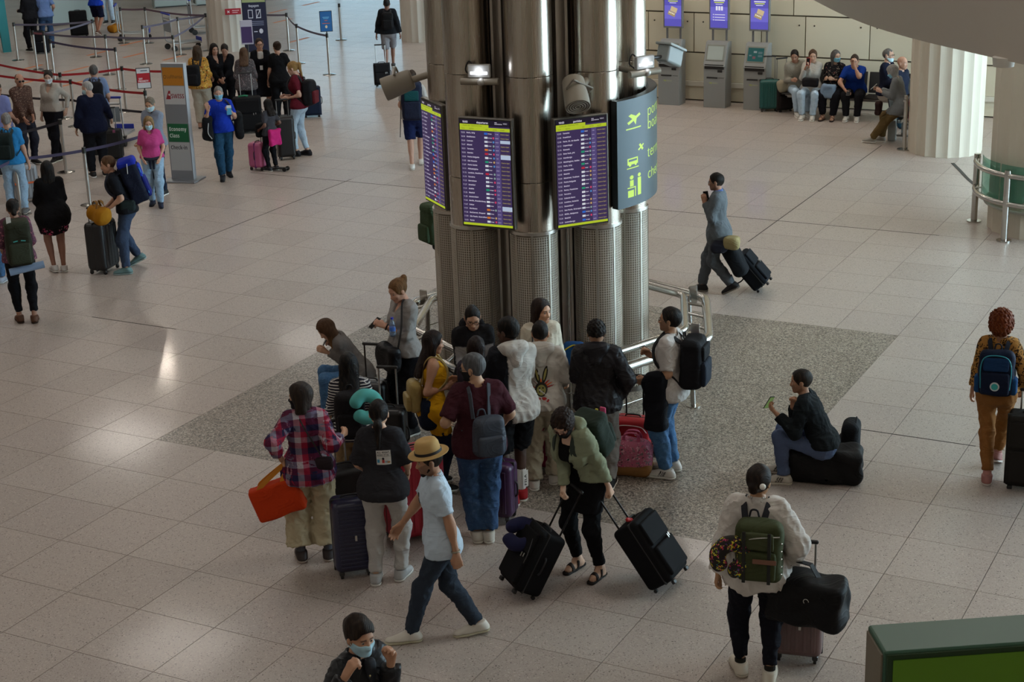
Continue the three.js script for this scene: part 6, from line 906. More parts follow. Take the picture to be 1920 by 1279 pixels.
// ---------------------------------------------------------------- left side: queue and walkers
{
  who({ p: under(34, 136, 1.76), h: 1.76, face: 150, sex: 'm', w: 1.08, label: 'man with sunglasses in brown speckled shirt standing in queue', skin: '#a87a64', hair: { style: 'balding', color: '#4a3020' }, beard: 0.7, beardColor: '#5a3a24', glasses: { dark: true }, head: [-10, 8, 0], hands: [[0.05, 0.95, 0.24], [-0.12, 0.92, 0.22]], top: { map: TX.speckBrown, sleeve: 1.85, collar: true, loose: 0.026, hem: -0.12 }, bottom: { color: '#2a2c38' }, shoes: { color: '#333' } });
  who({ feetPx: [[104, 304, 5], [116, 300, 5]], crown: 130, face: 212, sex: 'f', w: 0.92, label: 'woman in short white jacket and black trousers with white mask', skin: '#b08c78', hair: { style: 'short', color: '#2a2320', thick: 0.018 }, mask: '#b8bcc0', head: [20, 8, 0], hands: [[0.24, 0.98, -0.1], [-0.2, 0.9, 0.06]], elbow: [[1, 0, -1], [-1, 0, -1]], top: { name: 'jacket', color: '#a29b92', sleeve: 1.88, loose: 0.02, hem: 0.02, vneck: 0.12, collar: true }, bottom: { color: '#121218', kneeR: 0.016 }, shoes: { color: '#1a1818' } });
  who({ p: under(166, 150, 1.78), h: 1.78, face: 352, sex: 'm', w: 1.2, label: 'white haired man in navy sweater pushing a luggage trolley', skin: '#b4907c', hair: { style: 'crop', color: '#9a9794', light: '#eee' }, mask: '#a8c4cc', head: [48, 12, 0], hands: [[0.3, 0.85, 0.1], [-0.36, 0.98, 0.28]], top: { name: 'sweater', color: '#10152a', sleeve: 1.92, sleeveR: 0.034, loose: 0.03, hem: -0.12 }, bottom: { color: '#121318', kneeR: 0.02 }, shoes: { color: '#1a1818' } });
  const B = who({ p: under(174, 120, 1.78), h: 1.78, face: 4, sex: 'm', label: 'grey haired man in pale blue shirt with black backpack queueing', skin: '#a8806c', hair: { style: 'short', color: '#4c4a48', light: '#aaa' }, top: { color: '#6a7c9c', sleeve: 0.8, collar: true }, bottom: { color: '#22242c' }, shoes: { color: '#222' }, hands: [[0.2, 1.0, 0.2], [-0.2, 1.0, 0.2]] });
  backpack(B, 'black backpack over the pale blue shirt in queue', { color: '#121216', h: 0.46 });
  who({ p: under(281, 179, 1.74), h: 1.74, face: 222, sex: 'm', w: 1.08, label: 'man in light grey polo with folded arms beside check-in sign', skin: '#b08468', hair: { style: 'short', color: '#6b6256', light: '#ccc' }, mask: '#a8c0c8', head: [18, 14, 0], hands: [[-0.06, 1.0, 0.26], [0.04, 0.96, 0.26]], elbow: [[1, -1, 0], [-1, -1, 0]], top: { name: 'polo_shirt', color: '#77808f', sleeve: 0.8, collar: { color: '#1c2230' }, loose: 0.02 }, bottom: { color: '#1c2434' }, shoes: { color: '#222' } });
  const J = who({ feetPx: [[302, 388, 8], [287, 384, 8]], crown: 217, face: 186, sex: 'f', w: 1.06, label: 'woman in pink polo shirt and light jeans with mask', skin: '#b88c76', hair: { style: 'bob', color: '#7d6240', light: '#e8d0a0', len: 0.03, thick: 0.022 }, mask: '#9cc0cc', head: [4, 8, 0], hands: [[0.16, 0.95, 0.12], [-0.16, 0.95, 0.12]], elbow: [[1, 0, -0.6], [-1, 0, -0.6]], top: { name: 'polo_shirt', color: '#b04078', sleeve: 0.75, collar: true, vneck: 0.04, hem: 0.0 }, bottom: { ...JEANS.light, kneeR: 0.016 }, shoes: { color: '#1a2236', sole: '#20242c' } });
  const tj = carried(J, 'tied_sweater', 'dark navy sweater tied around the pink polo waist', 'sweater'); mesh('sleeves', merge([tube([J.up(0.17, 0.02, 0.02), J.up(0.12, 0.01, 0.13), J.up(0, 0, 0.16), J.up(-0.12, 0.01, 0.13), J.up(-0.17, 0.02, 0.02)], 0.03, 20, 8)]), mat('#14182a', 0.9), tj); for (const s of [-1, 1]) blob('hanging_end', tj, J.up(s * 0.03, -0.1, 0.16), 0.05, 0.2, 0.04, 0.018, { color: '#14182a' }, AX, 0.006); blob('back_drape', tj, J.up(0, -0.14, -0.15), 0.34, 0.34, 0.07, 0.03, { color: '#14182a' }, AX, 0.012);
  const Cn = who({ p: under(10, 210, 1.74), h: 1.74, face: 12, sex: 'm', label: 'grey haired man in bright blue T-shirt at the left edge', skin: '#b08872', hair: { style: 'short', color: '#77726e', light: '#ddd' }, top: { name: 't_shirt', color: '#2a74a8', sleeve: 0.75 }, bottom: { ...JEANS.light }, shoes: { color: '#555' }, hands: [[0.2, 1.0, 0.2], [-0.26, 0.86, 0.05]] });
  backpack(Cn, 'dark teal backpack on the bright blue T-shirt', { color: '#16201f', x: 0.05 });
  who({ p: under(-8, 152, 1.76), h: 1.76, face: 30, sex: 'm', label: 'man in periwinkle shirt cut off by the left edge', skin: '#a8806c', hair: { style: 'short', color: '#3a2c22' }, top: { color: '#7680b4', sleeve: 0.8 }, bottom: { color: '#22242c' }, shoes: { color: '#222' }, hands: [[0.2, 1.0, 0.2], [-0.2, 1.0, 0.2]] });
  who({ feetPx: [[103, 510, 8, 4], [121, 509, 4]], crown: 301, face: 350, sex: 'f', w: 1.16, label: 'woman with black hair in black cardigan and short floral skirt', skin: '#8a5f4c', hair: { style: 'long', color: '#0c0a0b', len: 0.12, thick: 0.02 }, hands: [[0.12, 1.0, 0.26], [-0.1, 1.0, 0.26]], elbow: [[1, -0.6, -0.4], [-1, -0.6, -0.4]],
    top: { name: 'cardigan', color: '#0c0b0d', sleeve: 1.9, sleeveR: 0.032, loose: 0.04, hem: -0.24, hemWave: 0.05 }, bottom: { name: 'skirt', map: TX.floralPink, len: 0.62, skirt: 0.14, hemR: 0.05, off: 0.034, waist: 0.1 }, shoes: { color: '#b0aaa4', sole: '#c6c2ba' } });
  const D = who({ feetPx: [[38, 604, 8], [66, 604, 12]], crown: 371, face: 356, sex: 'f', w: 1.0, label: 'woman in black leggings carrying a tall olive backpack', skin: '#a07660', hair: { style: 'bun', color: '#171210', bunY: -0.05 }, hands: [[0.2, 1.0, 0.2], [-0.18, 1.0, 0.22]], top: { map: TX.floralPurple, sleeve: 1.2 }, bottom: { name: 'leggings', color: '#101116', off: 0.006, kneeR: 0.006, hemR: 0.004, len: 1.82 }, shoes: { color: '#5a3c2c', sole: '#3a2a20' } });
  backpack(D, 'tall olive hiking backpack with pale blue rolled mat', { w: 0.34, h: 0.56, d: 0.24, color: '#2c2f24', y: 0.22, lid: '#33372b', pocket: '#363b2e', more: (g, c, ax, q) => { mesh('rolled_mat', T(new THREE.CylinderGeometry(0.05, 0.05, 0.46, 14), 0, 0, 0, 0, 0, Math.PI / 2 - 0.12).translate(c.x - ax[0].x * 0.06, c.y - 0.33, c.z - 0.04), mat('#7f96b4', 0.9), g); mesh('white_tag', rbox(0.06, 0.1, 0.01, 0.004, 0, 0, 0), mat('#c4c2bc', 0.6), g).position.copy(c.clone().addScaledVector(ax[0], 0.1).addScaledVector(ax[1], 0.36).addScaledVector(ax[2], -0.1)); for (const s of [-1, 1]) mesh('turquoise_cord', tube([c.clone().addScaledVector(ax[0], s * 0.08).addScaledVector(ax[1], 0.08).addScaledVector(ax[2], -0.17), c.clone().addScaledVector(ax[0], s * 0.02).addScaledVector(ax[1], 0.09).addScaledVector(ax[2], -0.175)], 0.008, 6, 5), mat('#3a9a94', 0.6), g); } });
  who({ p: at(-12, 532), crown: 345, face: 20, sex: 'm', label: 'person in dark jacket almost hidden at the left edge', skin: '#a07660', hair: { style: 'short', color: '#171210' }, top: { color: '#15151a', sleeve: 1.9 }, bottom: { ...JEANS.mid }, shoes: { color: '#a9b4c4', sole: '#c8ccd0' }, feet: [[0.1, 0, 0], [-0.14, 0.05, 10]] });
  const E = who({ p: at(246, 506), h: 1.76, face: 274, sex: 'm', lean: 17, px: 0, pz: -0.02, label: 'fair haired man in dark T-shirt pushing a suitcase leftwards', skin: '#b48870', hair: { style: 'short', color: '#4e3420', light: '#b89060' }, head: [4, 4, 0], feetPx: [[238, 514, 0, 0], [262, 496, 0, 24]], handsPx: [[204, 392, 0.14], [200, 388, -0.05]], elbow: [[0.6, -0.6, -0.8], [-0.6, -0.6, -0.8]],
    top: { name: 't_shirt', color: '#17191f', sleeve: 0.8, sleeveR: 0.022 }, bottom: { color: '#333f54', kneeR: 0.018, hemR: 0.016 }, shoes: { color: '#5d7878', sole: '#8a9a98' } });
  backpack(E, 'large royal blue hiking backpack on the fair haired man', { w: 0.34, h: 0.6, d: 0.26, color: '#141a2c', y: 0.3, lid: '#1a2a96', pocket: '#16206c', upper: '#1c2f9c', more: (g, c, ax, q) => { for (const s of [-1, 1]) mesh('turquoise_cord', tube([[-0.2, 1], [0, 0.6], [0.2, 1]].map(([v, k]) => c.clone().addScaledVector(ax[0], s * 0.14 * k).addScaledVector(ax[1], v).addScaledVector(ax[2], -0.15)), 0.006, 12, 5), mat('#2a9ac0', 0.6), g); mesh('white_tag', rbox(0.06, 0.14, 0.01, 0.004), mat('#c4c2bc', 0.6), g).position.copy(c.clone().addScaledVector(ax[1], 0.24).addScaledVector(ax[0], 0.17)); } });
  const wb = carried(E, 'waist_bag', 'grey waist bag hanging at the hip of fair haired man', 'bag'); blob('pouch', wb, V(0.17, 1.0, -0.06), 0.1, 0.16, 0.22, 0.04, { color: '#1f2a2a' }, AX, 0.005);
  suitcase(at(197, 508), 120, 'tall black hard suitcase under the mustard yellow bag', { w: 0.46, h: 0.72, d: 0.3, color: '#151416', ribs: 'v', n: 5, rough: 0.45, handle: 0.2 });
  { const q = at(188, 418, 0.78), y = softBag(V(q.x, 0.775, q.z), 250, 'mustard_bag', 'mustard yellow bag on top of the tall black suitcase', { w: 0.4, h: 0.26, d: 0.26, color: '#9a660e', fold: 0.02, straps: '#7a500c' }); }
  suitcase(at(52, 378), 168, 'silver hard suitcase with orange belt behind queue tape', { w: 0.42, h: 0.6, d: 0.26, color: '#8a8c90', metal: 0.4, rough: 0.35, ribs: 'v', n: 6, more: (g, put, c, q) => put('orange_belt', rbox(q.w + 0.03, 0.035, q.d + 0.04, 0.01, 0, c.y, 0), mat('#b8562a', 0.7)) });
  softBag(at(30, 312).setY(0.0), 180, 'travel_bag', 'big black travel bag standing beside bright blue T-shirt', { w: 0.5, h: 0.6, d: 0.3, color: '#14131a', fold: 0.016 });
  suitcase(at(212, 300), 190, 'dark grey suitcase with two raised handles near the navy sweater', { kind: 'soft', w: 0.42, h: 0.56, d: 0.28, color: '#262524', handle: 0.4, tag: '#7a3a58' });
}
// ---------------------------------------------------------------- group by the white pillar
{
  const A = who({ feetPx: [[376, 240, 5], [390, 238, 20]], crown: 84, face: 18, sex: 'f', w: 1.1, label: 'woman in yellow floral blouse and white trousers from behind', skin: '#a87e68', hair: { style: 'bob', color: '#3a2a1c', len: 0.1, thick: 0.02 }, hands: [[0.24, 0.95, 0.2], [-0.2, 1.0, 0.24]], top: { map: TX.floralYellow, sleeve: 1.4, loose: 0.03, hem: -0.1 }, bottom: { color: '#a8a294', kneeR: 0.03, hemR: 0.03 }, shoes: { type: 'sandal', color: '#6a4438' } });
  backpack(A, 'plain black backpack over the yellow floral blouse', { w: 0.3, h: 0.44, d: 0.17, color: '#131316', x: 0.07, y: 0.2 });
  who({ p: under(400, 80, 1.68), h: 1.68, face: 150, sex: 'f', label: 'woman with long black hair in dark suit facing right', skin: '#a07864', hair: { style: 'long', color: '#120e0e', len: 0.2 }, head: [-10, 6, 0], hands: [[0.0, 1.0, 0.26], [-0.08, 0.98, 0.26]], top: { name: 'blazer', color: '#101014', sleeve: 1.92, hem: -0.16, vneck: 0.16 }, bottom: { color: '#101014' }, shoes: { color: '#111' } });
  who({ p: under(420, 79, 1.66), h: 1.66, face: 205, sex: 'f', label: 'short haired woman in dark suit looking down at papers', skin: '#a07864', hair: { style: 'short', color: '#201814', thick: 0.018 }, head: [20, 24, 0], hands: [[0.05, 1.0, 0.26], [-0.1, 0.98, 0.26]], top: { name: 'blazer', color: '#111115', sleeve: 1.92, hem: -0.16, vneck: 0.16 }, bottom: { color: '#101014' }, shoes: { color: '#111' } });
  who({ p: under(456, 88, 1.66), h: 1.66, face: 6, sex: 'f', w: 1.06, label: 'woman with light brown hair in grey paisley top from behind', skin: '#a07864', hair: { style: 'long', color: '#4a3322', light: '#a08060', len: 0.16 }, hands: [[0.2, 1.0, 0.2], [-0.2, 1.0, 0.2]], top: { map: TX.paisley, sleeve: 1.5, loose: 0.03, hem: -0.12 }, bottom: { color: '#17171d' }, shoes: { color: '#222' } });
  const St = who({ p: under(485, 70, 1.76), h: 1.76, face: 178, sex: 'f', label: 'uniformed woman with glasses in black dress and white scarf', skin: '#a87e68', hair: { style: 'pony', color: '#2c1c14', len: 0.05 }, glasses: {}, head: [4, 4, 0], hands: [[0.22, 0.95, 0.12], [-0.22, 0.95, 0.12]], top: { name: 'uniform_dress', color: '#0f0f14', sleeve: 1.9, hem: -0.42, loose: 0.02, vneck: 0.12 }, shoes: { color: '#111', sole: '#222' } });
  mesh('scarf', blobGeo(St.up(0, 0.45, 0.11), [St.X, St.U, St.F], 0.12, 0.16, 0.07, 0.03), mat('#b0aca8', 0.8), St.g); mesh('name_badge', rbox(0.06, 0.09, 0.01, 0.003), mat('#c8c8c8', 0.5), St.g).position.copy(St.up(0, 0.2, 0.16));
  const Bk = who({ p: under(519, 76, 1.72), h: 1.72, face: 6, sex: 'f', w: 0.98, label: 'woman in black T-shirt and trousers with brown bun behind', skin: '#a87e68', hair: { style: 'bun', color: '#2c1d14', bunY: 0.06 }, head: [30, 0, 0], hands: [[0.26, 0.86, 0.05], [-0.3, 1.05, 0.2]], top: { name: 't_shirt', color: '#0e0e11', sleeve: 0.75, loose: 0.02 }, bottom: { color: '#0f0f12', kneeR: 0.03, hemR: 0.03 }, shoes: { color: '#111' } });
  const Bl = who({ feetPx: [[556, 293, 4], [577, 291, 6]], crown: 112, face: 292, sex: 'f', w: 0.98, label: 'blonde girl with ponytail in maroon T-shirt and pale jeans', skin: '#b8907c', hair: { style: 'pony', color: '#8a6a3e', light: '#e0c080', len: 0.18, ponyY: 0.04 }, head: [6, 20, 0], handsPx: [[540, 184, 0.1], [538, 180, -0.05]], elbow: [[0.4, -1, -0.5], [-0.4, -1, -0.5]], top: { name: 't_shirt', color: '#551420', sleeve: 0.7 }, bottom: { ...JEANS.pale, off: 0.006, kneeR: 0.006, hemR: 0.004, len: 1.88 }, shoes: { color: '#15151a', sole: '#1c1c20' } });
  backpack(Bl, 'black and red backpack on the blonde ponytail girl', { w: 0.3, h: 0.46, d: 0.2, color: '#16161a', pocket: '#5a1c24', y: 0.22 });
  const M = who({ feetPx: [[430, 330, 10], [418, 338, 6]], crown: 160, face: 178, sex: 'm', w: 1.12, belly: 0.05, label: 'man in royal blue T-shirt with mask waving at camera', skin: '#b48a74', hair: { style: 'short', color: '#77736e', light: '#ddd' }, mask: '#6fa8c4', head: [-4, 6, 0], handsPx: [[432, 208, 0.22], [390, 208, 0.25]], elbow: [[1, -1, -0.2], [-0.8, -1, -0.2]], hand: [{ curl: 0.6 }, { curl: 0.05, dir: [-0.15, 1, 0.1], palm: [0, 0, 1] }], top: { name: 't_shirt', color: '#142f96', sleeve: 0.75, loose: 0.022 }, bottom: { color: '#1c3c54', kneeR: 0.022, hemR: 0.02, belt: '#111' }, shoes: { color: '#1a1c22', sole: '#222' } });
  const pk = carried(M, 'mask_packet', 'small blue and white mask packet in the waving man hand', 'packet'); mesh('pack', rbox(0.09, 0.16, 0.012, 0.004), mat('#4a9ac0', 0.5), pk).position.copy(M.grip0.clone().add(V(0.02, -0.02, 0.04))); mesh('label', box(0.085, 0.05, 0.013), mat('#c8ccd0', 0.5), pk).position.copy(M.grip0.clone().add(V(0.02, 0.05, 0.041)));
  const mb = carried(M, 'shoulder_bag', 'large black bag hanging at the waving man side', 'bag'); blob('bag_body', mb, V(0.32, 0.98, -0.06), 0.16, 0.5, 0.34, 0.07, { color: '#141416' }, AX, 0.012); const sp = new THREE.CatmullRomCurve3([[0.3, 1.15, -0.02], [0.16, 1.42, 0.1], [0.1, 1.49, 0.0], [0.14, 1.4, -0.14]].map((q) => V(...q))).getPoints(14); mesh('strap', ribbon(sp, sp.map((q) => q.clone().sub(V(0, 1.25, 0))), 0.04, 0.01), mat('#141416', 0.8), mb);
  const jk = carried(M, 'jacket', 'black jacket with white stripe over the waving man arm', 'jacket'); blob('cloth', jk, V(-0.26, 0.98, 0.1), 0.2, 0.46, 0.2, 0.07, { color: '#121316' }, AX, 0.016); mesh('white_stripe', tube([[-0.24, 1.1, 0.215], [-0.26, 0.92, 0.21], [-0.2, 0.8, 0.205]], 0.008, 12, 5), mat('#b8b8b8', 0.7), jk);
  const Ch = who({ p: at(512, 320), crown: 186, face: 320, sex: 'f', headSize: 1.12, label: 'small child with dark hair riding on a pink scooter case', skin: '#6a4636', hair: { style: 'long', color: '#141010', len: 0.14 }, handsPx: [[486, 244, 0.05], null], hands: [null, [-0.2, 1.05, 0.1]], top: { name: 't_shirt', color: '#3c3c42', sleeve: 0.8 }, bottom: { name: 'leggings', color: '#121216', off: 0.008, kneeR: 0.006, hemR: 0.004 }, shoes: { color: '#222226' } });
  const pj2 = carried(Ch, 'tied_jacket', 'hot pink jacket tied around the small child waist', 'jacket'); blob('cloth', pj2, V(0.0, 0.84, -0.16), 0.36, 0.4, 0.12, 0.05, { color: '#b8246c' }, AX, 0.016);
  const bag2 = carried(Ch, 'backpack', 'black backpack hanging in front of the small child', 'backpack'); blob('main_bag', bag2, V(0.1, 1.0, 0.2), 0.3, 0.34, 0.16, 0.06, { color: '#131316' });
  const sco = suitcase(at(486, 318), 300, 'pink ride-on scooter case with purple edge', { name: 'scooter_case', w: 0.26, h: 0.46, d: 0.3, color: '#b85a80', band: '#6a1c6a', handle: 0.34, handleW: 0.03, rough: 0.4, more: (g, put) => { put('deck', rbox(0.12, 0.02, 0.5, 0.008, 0, 0.05, -0.34), mat('#1a1a1c', 0.6)); for (const s of [-1, 1]) put('rear_wheel', new THREE.CylinderGeometry(0.04, 0.04, 0.025, 14).rotateZ(Math.PI / 2).translate(s * 0.06, 0.04, -0.56), mat('#141416', 0.7)); } });
  suitcase(at(468, 248), 180, 'big black soft suitcase with raised silver handle in group', { kind: 'soft', w: 0.56, h: 0.7, d: 0.32, color: '#141416', handle: 0.46, handleW: 0.12, tube: '#b0aeaa', more: (g, put, c, q) => put('green_scarf', tube([[-0.16, q.y0 + q.h + 0.01, 0.02], [-0.06, q.y0 + q.h + 0.03, 0.06], [0.02, q.y0 + q.h + 0.015, 0.03]], 0.02, 12, 6), mat('#1c6a4a', 0.8)) });
  suitcase(at(538, 298), 170, 'tall narrow black suitcase beside the pale jeans girl', { w: 0.34, h: 0.76, d: 0.26, color: '#131315', handle: 0.3 });
  suitcase(at(586, 218), 180, 'dark blue soft suitcase behind the blonde girl', { kind: 'soft', w: 0.4, h: 0.6, d: 0.28, color: '#1a2438' });
}
// ---------------------------------------------------------------- walkers in the middle distance
{
  const J = who({ feetPx: [[726, 132, 0, 0], [738, 128, 0, 10]], h: 1.74, face: 2, sex: 'm', label: 'man in black sweatshirt and grey shorts walking away', skin: '#7a5442', hair: { style: 'short', color: '#14100e' }, hands: [[0.3, 0.84, -0.04], [-0.3, 0.82, -0.04]], top: { color: '#14161a', sleeve: 1.92, sleeveR: 0.034, loose: 0.03 }, bottom: { name: 'shorts', color: '#77767a', len: 0.95, hemR: 0.035 }, shoes: { color: '#444' } });
  backpack(J, 'small black backpack on the black sweatshirt walker', { w: 0.28, h: 0.42, d: 0.15, color: '#0e0e10' });
  suitcase(at(718, 163), 176, 'small black wheeled case pulled by the shorts walker', { kind: 'soft', w: 0.38, h: 0.5, d: 0.24, color: '#17171a', handle: 0.42, tilt: 10 });
  const K = who({ feetPx: [[773, 318, 0], [789, 309, 5, 4]], h: 1.8, face: 4, sex: 'm', w: 1.04, label: 'man in white T-shirt and navy shorts carrying a hiking backpack', skin: '#b48c78', hair: { style: 'short', color: '#2a1e16' }, hands: [[0.22, 1.0, 0.2], [-0.24, 1.0, 0.16]], top: { name: 't_shirt', color: '#a9a6a2', sleeve: 0.75, loose: 0.024 }, bottom: { name: 'shorts', color: '#141e44', len: 0.9, hemR: 0.035 }, shoes: { color: '#c0bcb6', sole: '#ccc8c2' } });
  backpack(K, 'big navy hiking backpack with teal cords on white T-shirt', { w: 0.36, h: 0.6, d: 0.26, color: '#1a2034', y: 0.26, lid: '#20283c', upper: '#14484c', more: (g, c, ax) => { mesh('walking_pole', bar(c.clone().addScaledVector(ax[0], 0.18).addScaledVector(ax[1], 0.2), c.clone().addScaledVector(ax[0], 0.24).addScaledVector(ax[1], -0.6), 0.008), mat('#3a3a3c', 0.5), g); } });
  const L = who({ p: at(846, 588), h: 1.76, face: 62, sex: 'm', label: 'person in black clothes mostly hidden behind steel drums', skin: '#a07864', hair: { style: 'short', color: '#1a1512' }, top: { color: '#121216', sleeve: 1.9 }, bottom: { color: '#0e0e11' }, shoes: { color: '#111' }, hands: [[0.1, 1.0, 0.26], [-0.1, 1.0, 0.26]] });
  backpack(L, 'sage green backpack peeking out left of the steel drums', { w: 0.32, h: 0.46, d: 0.2, color: '#36452f', y: 0.28, lid: '#3c4c35' });
  // far check-in customers, cut off by the top edge
  who({ p: at(92, 92), h: 1.76, face: 350, sex: 'm', label: 'man in light blue shirt standing at the check-in desk', skin: '#a87e68', hair: { style: 'short', color: '#2a1e16' }, top: { color: '#5f76a2', sleeve: 0.8, loose: 0.03 }, bottom: { ...JEANS.dark }, shoes: { color: '#17171a' }, hands: [[0.2, 1.0, 0.24], [-0.24, 1.02, 0.1]] });
  who({ p: at(64, 96), h: 1.74, face: 330, sex: 'm', label: 'person in black jacket and trousers at the check-in desk', skin: '#a87e68', hair: { style: 'short', color: '#1a1512' }, top: { color: '#121216', sleeve: 1.9, loose: 0.03 }, bottom: { color: '#121216', kneeR: 0.02 }, shoes: { color: '#111' }, hands: [[0.16, 1.1, 0.3], [-0.2, 1.0, 0.2]] });
  who({ p: at(186, 66), h: 1.7, face: 30, sex: 'f', label: 'woman in bright blue top and navy shorts at far trolleys', skin: '#a06c54', hair: { style: 'bob', color: '#3a2a1c' }, feet: [[0.1, 0.1, 5], [-0.1, -0.2, 5, 30]], top: { color: '#14349a', sleeve: 0.8, loose: 0.024 }, bottom: { name: 'shorts', color: '#10142c', len: 0.85, hemR: 0.04 }, shoes: { color: '#6a4a3c' } });
  who({ p: at(206, 44), h: 1.72, face: 200, sex: 'm', label: 'person in pale jeans behind the navy shorts woman', skin: '#a87e68', hair: { style: 'short', color: '#2a1e16' }, top: { color: '#3a3f4c', sleeve: 0.8 }, bottom: { ...JEANS.pale }, shoes: { color: '#333' } });
  suitcase(at(150, 68), 180, 'black suitcase on wheels waiting at the far desks', { kind: 'soft', w: 0.5, h: 0.7, d: 0.3, color: '#121214' });
  suitcase(at(80, 100), 200, 'dark cabin case standing behind the light blue shirt', { kind: 'soft', w: 0.4, h: 0.56, d: 0.26, color: '#16181d' });
}
// ---------------------------------------------------------------- departure screens and signs on the column
const ring = (deg, rad, h) => V(CC.x + Math.sin(R(deg)) * rad, h, CC.z + Math.cos(R(deg)) * rad);
function boardTex(title, rows, times, sd) {
  let q = sd; const rn = () => { q = (q * 1664525 + 1013904223) >>> 0; return q / 4294967296; };
  return canvasTex(640, 1152, (c, w, h) => {
    c.fillStyle = '#3d2f58'; c.fillRect(0, 0, w, h); c.fillStyle = '#191226'; c.fillRect(0, 0, w, 64); c.fillStyle = '#b9cc2a'; c.fillRect(0, 48, w * 0.58, 30); c.fillRect(0, 78, w, 36); c.fillRect(0, h - 26, w, 26);
    c.fillStyle = '#56497e'; c.fillRect(446, 114, 64, h - 140);
    c.fillStyle = '#ece8f4'; c.font = 'bold 28px sans-serif'; c.fillText('◂ 10:03', 16, 36); c.fillText(title, w * 0.34, 38); c.font = 'bold 15px sans-serif'; c.fillText('ANA', w * 0.7, 24); c.fillText('AEROPORTOS', w * 0.7, 40); c.font = '20px sans-serif'; c.fillText('VINCI ✦', w * 0.87, 34);
    c.fillStyle = '#5d6e18'; c.font = '18px sans-serif'; c.fillText('A partir das / departures from', 40, 70); c.fillText('hora', 24, 102); c.fillText('destino', 120, 102); c.fillText('voo', 330, 102); c.fillText('portas', 425, 102); c.fillText('estado', 520, 102);
    const n = rows.length, rh = (h - 150) / n;
    rows.forEach((r, i) => {
      const y = 122 + i * rh, m = y + rh * 0.62; c.fillStyle = '#e6e0f0'; c.font = '21px sans-serif'; c.fillText(times[i] || '', 12, m); c.font = 'bold 22px sans-serif'; c.fillText(r, 84, m);
      c.fillStyle = ['#dfe4ea', '#dfe4ea', '#2a6ad0', '#dfe4ea', '#d8772a', '#dfe4ea', '#1f9c72', '#cfd6e0', '#c02a40'][Math.floor(rn() * 9)]; c.fillRect(312, y + rh * 0.22, 42, rh * 0.5); c.fillStyle = '#efeaf6'; c.font = 'bold 15px sans-serif'; c.fillText('TP' + Math.floor(300 + rn() * 1600), 358, m);
      if (rn() < 0.75) { c.fillStyle = ['#d0406a', '#d0406a', '#8aa4a0', '#4f8ac8', '#c8a468'][Math.floor(rn() * 5)]; c.beginPath(); c.arc(428, y + rh * 0.48, 12, 0, 7); c.fill(); }
      c.fillStyle = '#e2dcf0'; c.font = '15px sans-serif'; c.fillText(Math.floor(1 + rn() * 90) + '-' + Math.floor(10 + rn() * 90), 454, m); c.fillStyle = '#d8c860'; c.font = '16px sans-serif'; c.fillText('Check-in Open', 520, m);
    });
    for (const f of title === 'departures' ? [0.085, 0.24, 0.255, 0.8, 0.815] : []) { c.fillStyle = '#b9c8e0'; c.fillRect(514, 122 + f * (h - 150), 128, 34); }
  });
}
const cityA = ['Paris, Orly', 'Eindhoven', 'Cancun', 'Miami', 'Toronto', 'Nantes', 'Ponta Delgada', 'São Vicente', 'Porto Santo', 'Philadelphia', 'London, Heathrow', 'Terceira', 'Barcelona', 'Istanbul', 'Dublin', 'Madrid', 'Amsterdam', 'Berlin, Brandenburg', 'Dakar', 'Bordeaux', 'Bucharest, Otopeni', 'São Paulo, Guarulhos', 'Porto'];
const cityB = ['Toronto', 'Frankfurt', 'Paris, Ch. de Gaulle', 'Copenhaga', 'Newark', 'New York, JFK', 'Hamburgo', 'Washington, Dulles', 'Paris, Orly', 'Amesterdão', 'Madrid', 'Montreal, Trudeau', 'Ponta Delgada', 'Boston', 'Roma, Fiumicino', 'Terceira', 'Colonia Bonn', 'Londres, Gatwick', 'Dusseldorf', 'Sao Paulo, Viracopos', 'Milão, Malpensa', 'Madrid', 'Luxemburgo'];
const tim = (h, m) => Array.from({ length: 23 }, (_, i) => { const t = h * 60 + m + i * 4; return String(Math.floor(t / 60)) + ':' + String(t % 60).padStart(2, '0'); });
function screen(deg, label, tex, h0, tiltY = 0, rad = 1.27) {
  const c = ring(deg, rad, h0), o = thing('departure_screen', label, 'screen', c, R(deg + tiltY));
  mesh('casing', rbox(0.62, 1.17, 0.07, 0.012), mat('#6b6862', 0.35, 0.7), o); mesh('bezel', rbox(0.595, 1.145, 0.01, 0.004, 0, 0, 0.033), mat('#2c2a28', 0.4, 0.5), o);
  const d = mesh('display', new THREE.PlaneGeometry(0.575, 1.125).translate(0, 0, 0.0395), new THREE.MeshStandardMaterial({ color: '#0a080d', roughness: 0.18, emissive: '#ffffff', emissiveMap: tex, emissiveIntensity: 1.25 }), o);
  mesh('wall_mount', box(0.2, 0.3, 0.3, 0, 0, -0.17), mat('#2d2b29', 0.6), o);
  const l = new THREE.RectAreaLight('#8f84c0', 0.5, 0.56, 1.1); l.position.copy(c).add(V(Math.sin(R(deg + tiltY)), 0, Math.cos(R(deg + tiltY))).multiplyScalar(0.06)); l.lookAt(l.position.clone().add(V(Math.sin(R(deg + tiltY)), 0, Math.cos(R(deg + tiltY))))); l.name = 'screen_glow'; scene.add(l);
}
screen(2, 'tall screen headed departures with purple flight list', boardTex('departures', cityA, tim(10, 35), 3), 2.78, 0, 1.26);
screen(47, 'tall screen headed partidas with purple flight list', boardTex('partidas', cityB, tim(12, 0), 9), 2.78, 4, 1.26);
screen(-58, 'tall flight screen on the left seen at sharp angle', boardTex('partidas', cityA, tim(10, 35), 17), 2.78, 20, 1.13);
